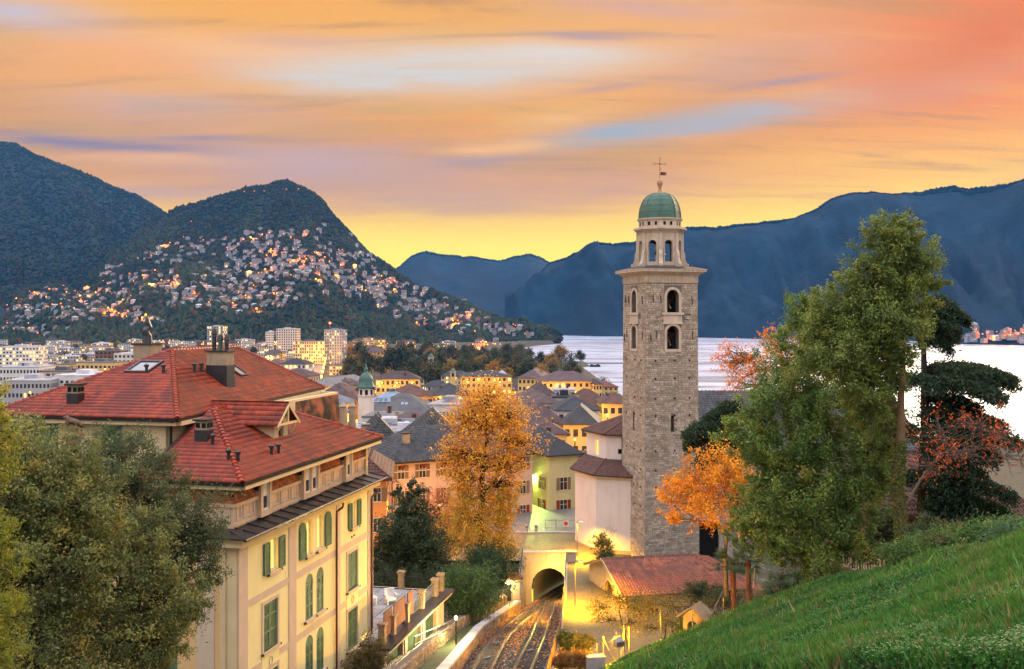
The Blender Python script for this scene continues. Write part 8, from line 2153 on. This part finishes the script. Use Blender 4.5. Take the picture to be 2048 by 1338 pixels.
# ---- the rest of the town: rows of houses up to the foot of the hill
rg = random.Random(99); nfill = 0
kinds = {'old': [('cream', 'plum'), ('yellow', 'plum'), ('pink', 'brown'), ('white', 'slate'), ('cream', 'slate'), ('ochre', 'brown'), ('yellow', 'red')], 'new': [('white', 'pale'), ('grey', 'pale'), ('white', 'grey'), ('cream', 'grey'), ('pink', 'pale'), ('brick', 'grey')]}
RN = {'plum': 'plum tiled', 'slate': 'dark slate', 'brown': 'brown tiled', 'red': 'red tiled', 'pale': 'pale flat', 'grey': 'grey flat'}
ygrid = [178, 196, 216, 238, 262, 290, 320, 352, 390, 430, 475, 525, 580, 640, 705, 780, 860, 950, 1050, 1160, 1280, 1400, 1530, 1660, 1800, 1930]
def in_park(x, y): return x > -165 - (y - 850) * .06 and 820 < y < 1750
for Y in ygrid:
    step = 14.5 + Y * .019
    x = -.56 * Y
    while x < .13 * Y:
        x += step * rg.uniform(.8, 1.25); yy = Y + rg.uniform(-.3, .3) * step
        px = 1024 + x / yy * F
        if px < -60 or px > 1260: continue
        if float(ground_z(x + 14, yy)) < 1 or float(ground_z(x, yy + 12)) < 1: continue
        if in_park(x, yy): continue
        if px > 230 and px < 600 and Y < 460: continue         # hidden behind the villa
        rel = Vector((x, yy)) - AV0
        if -80 < rel.dot(adir) < 1050 and abs(rel.dot(anor)) < 22: continue
        w_ = rg.uniform(9, 16) * (1 + Y / 3000); d = rg.uniform(8.5, 13) * (1 + Y / 3000)
        new = (px < 520 and rg.random() < .8) or (Y > 900 and rg.random() < .65)
        if new: w_ *= 1.35
        rad = math.hypot(w_, d) * .40
        if any(math.hypot(x - c[0], yy - c[1]) < rad + c[2] * .78 for c in CITY): continue
        z0 = float(ground_z(x, yy)) - .4; st_ = rg.choice((3, 3, 4, 4, 5)) if Y > 260 else rg.choice((2, 3)); wl, rf = rg.choice(kinds['new' if new else 'old'])
        zone = ('district at the left edge' if px < 130 else 'district above the villa roof' if px < 300 else 'quarter behind the villa chimneys' if px < 470 else 'quarter left of the avenue') if px < 640 else (('quarter round the green dome' if px < 800 else 'old town behind the lime' if px < 1000 else 'old town near the lake') if Y < 800 else 'quarter below the hill')
        zone = ('near ' if Y < 420 else 'middle ' if Y < 900 else 'far ') + zone
        lab = '%s %s, %s roof, %s' % (wl, 'block' if new else 'house', RN[rf], zone)
        building('town_block' if new else 'town_house', lab, x, yy, w_, d, rg.uniform(-.35, .35), z0, z0 + st_ * 3.1 + .6, 'flat' if new else 'hip', rg.uniform(2.6, 4.2), wl, rf, max(3, int(w_ / 3)), st_, lit=.10 if Y < 700 else .16, group='houses of the ' + zone, seed=nfill, chim=(3 if Y < 500 else 1 if Y < 900 else 0) if not new else (2 if Y < 700 else 0), skyl=0 if new or Y > 700 else rg.choice((0, 1, 2, 3)), cat='building', ww=1.1 + Y / 1800, wh=1.5 + Y / 4000)
        nfill += 1
print('fill buildings', nfill)

# ---- trees of the lakeside park and of the streets
def far_tree(seed, r, h, n, pal, leaf, bare=False):
    rng = np.random.RandomState(seed); V = []
    nc = 26; d = rng.normal(size=(nc, 3)); d /= np.linalg.norm(d, axis=1, keepdims=True); cc = d * np.array([r, r, h * .42]) * (.45 + .5 * rng.rand(nc, 1)) + np.array([0, 0, h * .58]); cc[:, 2] = np.maximum(cc[:, 2], h * .18)
    ci = rng.randint(0, nc, n); p = cc[ci] + rng.normal(size=(n, 3)) * r * .2; ct = pick(pal, nc, rng)
    return leaf_quads(p, leaf * (.6 + .8 * rng.rand(n)), ct[ci] * (.75 + .5 * rng.rand(n, 1)), 'crown', m_leaf, .4, .7, rng, d[ci] + np.array([[0, 0, .5]])), cc
PK = [(.030, .046, .020, 4), (.045, .058, .022, 3), (.08, .065, .022, 2), (.10, .055, .02, 1)]
PKY = [(.22, .15, .03, 3), (.14, .11, .03, 2), (.28, .12, .025, 1.5)]
PKD = [(.014, .026, .016, 3), (.022, .036, .020, 2)]
protos = []
for i, (r, h, n, pl_, lf) in enumerate(((9, 20, 2400, PK, 1.5), (11, 18, 2600, PK, 1.6), (8, 17, 2000, PKY, 1.4), (10, 21, 2800, PKD, 1.5), (8, 16, 420, PK, 1.0))):
    me, cc = far_tree(200 + i, r, h, n, pl_, lf); tk = MB(); tk.tube([(0, 0, -1), (0, 0, h * .35), (0, 0, h * .8)], [.7, .5, .1], 6)
    for k in range(0, 26, 1 if i == 4 else 3): tk.tube([(0, 0, h * .35), Vector(cc[k]) * .6 + Vector((0, 0, h * .2)), Vector(cc[k])], [.3, .18, .05], 4, cap=False)
    protos.append((me, tk.mesh('trunk', m_darkbark)))
def put_tree(i, x, y, s, label, group):
    o = empty('park_tree', (x, y, float(ground_z(x, y)) - .2), rg.uniform(0, 6), label, 'tree', group); o.scale = (s, s, s * rg.uniform(.85, 1.15))
    tag(link('crown', protos[i][0], o), kind='stuff'); link('trunk', protos[i][1], o)
for k in range(120):
    Y = rg.uniform(830, 1560); x = rg.uniform(-.19 * Y, 95)
    px = 1024 + x / Y * F
    if float(ground_z(x + 12, Y)) < 1 or px < 690: continue
    if any(math.hypot(x - c[0], Y - c[1]) < c[2] * .8 for c in CITY): continue
    i = rg.choice((0, 0, 1, 1, 2, 0)) if px < 1060 else rg.choice((0, 2, 4, 4))
    wh_ = 'by the bright avenue' if px < 760 else 'left of the dark beech' if px < 800 else 'behind the lit yellow building' if px < 860 else 'behind the slim bell tower' if px < 930 else 'behind the slate roofed palace' if px < 1030 else 'on the lake promontory'
    put_tree(i, x, Y, rg.uniform(.75, 1.25), '%s %s of the park, %s' % (('round dark green tree', 'broad olive tree', 'yellowing tree', 'dark beech', 'bare tree')[i], 'at the front' if Y < 1050 else 'in the middle' if Y < 1300 else 'at the back', wh_), 'lakeside park trees')
for px, py, Y, s in ((800, 715, 960, 1.7), (835, 718, 930, 1.3)): p = P(px, py, Y); put_tree(3, p.x, Y, s, 'largest very dark beech in the lakeside park' if s > 1.5 else 'dark beech right of the largest beech in the park', None)
put_tree(2, P(676, 750, 640).x, 640, 1.0, 'lit yellow tree at the corner of the bright avenue', None)
for px, Y, s, i in ((300, 800, 1.5, 2), (480, 620, 1.0, 1), (500, 640, 1.1, 0), (22, 700, .9, 0), (55, 690, .9, 2), (75, 700, .8, 2), (95, 690, .9, 1), (165, 860, .7, 3), (440, 900, .9, 0), (612, 800, .7, 0)):
    put_tree(i, P(px, 0, Y).x, Y, s, ('dark', 'olive', 'russet', 'very dark')[i] + ' street tree among the blocks of the town', 'street trees of the town')
for k in range(45):
    Y = rg.uniform(420, 1900); px = rg.uniform(0, 640); x = (px - 1024) / F * Y
    if any(math.hypot(x - c[0], Y - c[1]) < c[2] * .75 for c in CITY) or in_park(x, Y): continue
    i = rg.choice((0, 1, 2)); put_tree(i, x, Y, rg.uniform(.5, .8), ('dark', 'olive', 'russet')[i] + ' street tree among the blocks of the town', 'street trees of the town')
# promontory, rocks and the small jetty in the lake
rk = MB()
for i in range(9): 
    a = i * .7; rk.hexa([(math.cos(a) * 5 + q[0] * 2.5, math.sin(a) * 2 + q[1] * 2, -.6) for q in ((-1, -1), (1, -1), (1, 1), (-1, 1))], [(math.cos(a) * 5 + q[0] * 1.6, math.sin(a) * 2 + q[1] * 1.2, rg.uniform(1.2, 4)) for q in ((-1, -1), (1, -1), (1, 1), (-1, 1))])
o = rk.build('rock_islet', mat('dark_rock', (.04, .045, .04), .9, .3, .5)); o.location = P(1190, 733, 1330).xy.to_3d(); tag(o, 'small dark rock islet off the park promontory', 'rock')
jt = MB(); jt.box(0, 62, -3, 3, -1, .9); o = jt.build('breakwater', mat('stone_mole', (.10, .10, .10), .9)); o.location = (98, 1420, 0); o.rotation_euler = (0, 0, .08); tag(o, 'low stone breakwater running out from the park promontory', 'breakwater')
# old monastery roof at the right edge
mo_ = bpx('monastery', 'old brick building with weathered red tiled roof at the right edge below the cedar', 1870, 2110, 1046, 82, 14, .35, wall='brick', rmat='red', rh=4.6, cols=4, rows=1, near=True, z0=43, shut=False, chim=0, tiles=m_browntile, cat='building')
mo2 = bpx('monastery', 'rough brick shed with small windows behind the tallest trunk', 1760, 1852, 1030, 76, 9, .2, wall='brick', rmat='red', rh=1.8, cols=3, rows=1, near=True, z0=44, shut=False, chim=0, tiles=m_browntile, cat='building')
# ================================================================== houses and lamps of the hillside
HWALL = [mat('hillwall_white', (.38, .39, .43), .9, .1, .2, objvar=.2), mat('hillwall_cream', (.38, .34, .29), .9, .1, .2, objvar=.2), mat('hillwall_pink', (.34, .26, .23), .9, .1, .2, objvar=.2)]
def hill_house(k):
    r_ = random.Random(k); mb = MB(); w_, d, h = r_.uniform(10, 22), r_.uniform(9, 12), r_.choice((5.5, 6.5, 8.5, 11)); st = max(1, int(h / 2.9))
    mb.box(-w_ / 2, w_ / 2, -d / 2, d / 2, -6, h, 0)
    if k % 3 == 0: mb.box(-w_ / 2 - .3, w_ / 2 + .3, -d / 2 - .3, d / 2 + .3, h, h + .6, 1); mb.box(-w_ * .2, w_ * .15, -d * .2, d * .3, h + .6, h + 2.8, 0)
    else:
        t = MB(); hip_roof(t, w_, d, h + .02, r_.uniform(2, 3.2), .8); mb.add(t.v, t.f, 1)
    n = max(3, int(w_ / 3.2))
    for s in range(st):
        for c in range(n):
            x = (c + .5) / n * w_ - w_ / 2; m_ = 3 if r_.random() < .14 else 2
            mb.hexa([(x - .75, -d / 2 - .0, s * 2.9 + .8), (x + .75, -d / 2, s * 2.9 + .8), (x + .75, -d / 2, s * 2.9 + 2.3), (x - .75, -d / 2, s * 2.9 + 2.3)], [(x - .75, -d / 2 - .1, s * 2.9 + .8), (x + .75, -d / 2 - .1, s * 2.9 + .8), (x + .75, -d / 2 - .1, s * 2.9 + 2.3), (x - .75, -d / 2 - .1, s * 2.9 + 2.3)], m_)
    return mb
HM = [hill_house(k) for k in range(12)]
HME = [mb.mesh('hill_house', [HWALL[(0, 0, 1, 0, 2, 0, 1, 0, 0, 2, 0, 1)[k]], TR[('brown', 'plum', 'grey', 'brown', 'grey', 'pale')[k % 6]], m_fglass, m_flit]) for k, mb in enumerate(HM)]
rest = MB()
for i, (px, py, p) in enumerate(placed):
    k = rh_.randrange(12); rz = rh_.uniform(-.5, .5) + .12
    if i < 300:
        o = link('hill_house', HME[k]); o.location = (p[0], p[1], p[2] + .8); o.rotation_euler = (0, 0, rz); o.scale = (.85, .85, .8)
        zn = 'slope at the left edge' if px < 110 else 'slope above the office blocks' if px < 230 else 'slope above the villa skylight' if px < 350 else 'slope above the villa chimney' if px < 450 else 'slope under the summit' if px < 560 else 'slope above the hotel tower' if px < 690 else 'steep right flank' if px < 790 else 'flank above the park' if px < 900 else 'flank near the lake'
        zn = ('upper ' if py < 530 else 'middle ' if py < 590 else 'lower ') + zn
        kind = ('white', 'white', 'cream', 'white', 'pinkish', 'white', 'cream', 'white', 'white', 'pinkish', 'white', 'cream')[k]
        tag(o, '%s hillside house among the trees on the %s' % (kind, zn), 'house', 'hillside houses on the ' + zn)
    else:
        M2 = Matrix.Translation(Vector(p) + Vector((0, 0, .5))) @ Matrix.Rotation(rz, 4, 'Z'); b0 = len(rest.v)
        rest.v += [M2 @ v for v in HM[k].v]; rest.f += [[b0 + q for q in f] for f in HM[k].f]; rest.mi += HM[k].mi; rest.c += [(1, 1, 1)] * len(HM[k].f)
tag(rest.build('village_houses', [HWALL[0], TR['brown'], m_fglass, m_flit]), 'distant white houses massed on the upper slope of the hill', 'village', kind='stuff')
# lamps between them: amber on the hill
nl_ = 0
for i in range(190):
    if i < 140: px, py, p = placed[rh_.randrange(len(placed))]
    else:
        c = rh_.choices(clus, cw)[0]; px, py = rh_.gauss(c[0], c[2] * .8), rh_.gauss(c[1], c[3] * .8); p = locate(G_bre, px, py)
        if p is None or (330 < px < 620 and py > 628): continue
    pp = (p[0] + rh_.uniform(-12, 12), p[1] - rh_.uniform(8, 15), p[2])
    big = rh_.random(); r = 1.2 if big < .6 else (1.8 if big < .9 else 2.5)
    zn = village(px)
    far_lamp(pp[0], pp[1], pp[2] - 1.5, 'amber street lamp between the houses on the %s of the hillside' % zn, 'hillside street lamps, ' + zn, 11, r, AMB if rh_.random() < .75 else YEL, 1.9, 42000 if i % 3 == 0 else 0)
for px, py in ((490, 390), (510, 389), (530, 388), (598, 385), (574, 386), (385, 450)):
    p = locate(G_bre, px, py)
    if p is not None: far_lamp(p[0], p[1] - 12, p[2] + 4, 'small amber lamp near the summit of the hill', 'summit lamps', 8, 1.6, AMB, 1.7)
# village on the far shore at the right edge
for i in range(34):
    px, py = rh_.uniform(1885, 2075), rh_.gauss(672, 9)
    p = locate(G_right, px, py)
    if p is None: continue
    k = rh_.randrange(12); o = link('shore_house', HME[k]); o.location = (p[0], p[1] - 25, p[2] + 2.5); o.rotation_euler = (0, 0, rh_.uniform(.1, .5)); tag(o, 'pale house on the far lake shore at the right edge', 'house', 'houses of the far shore village')
    if i % 2 == 0: far_lamp(p[0] + 9, p[1] - 42, max(p[2] - 1, .5), 'orange lamp of the far shore village', 'lamps of the far shore village', 7, 1.2, AMB, 1.7, 20000 if i % 4 == 0 else 0)
for k in range(30):
    Y = rh_.uniform(700, 1950); px = rh_.uniform(0, 640); x = (px - 1024) / F * Y
    if any(math.hypot(x - c[0], Y - c[1]) < c[2] * .8 for c in CITY): continue
    far_lamp(x, Y, float(ground_z(x, Y)) + 2, 'warm lamp between the blocks of the lower town', 'lamps of the lower town', 9, .8, YEL, 2, 9000 if k % 2 else 0)
for k in range(16):
    px, Y = rh_.uniform(940, 1090), rh_.uniform(1700, 2000); x = (px - 1024) / F * Y
    if float(ground_z(x, Y)) < 1: continue
    far_lamp(x, Y, float(ground_z(x, Y)) + 3, 'orange lamp on the shore road behind the park', 'shore road lamps', 8, 1.0, AMB, 1.7, 15000 if k % 2 else 0)
# ================================================================== the air
hz = MB().box(-6000, 6000, -400, 6900, -8, 1060)
hm = bpy.data.materials.new('haze_air'); hm.use_nodes = True
t = NT(hm.node_tree)
for nd in list(t.n):
    if nd.type == 'BSDF_PRINCIPLED': t.n.remove(nd)
pv = t.new('ShaderNodeVolumePrincipled')
pv.inputs['Color'].default_value = (0.07, 0.31, 0.80, 1)
pv.inputs['Density'].default_value = 4.3e-5
pv.inputs['Anisotropy'].default_value = 0.0
t.l.new(pv.outputs[0], t.n['Material Output'].inputs['Volume'])
ho = hz.build('haze', hm)
tag(ho, 'thin blue morning haze filling the valley', 'haze', kind='stuff')
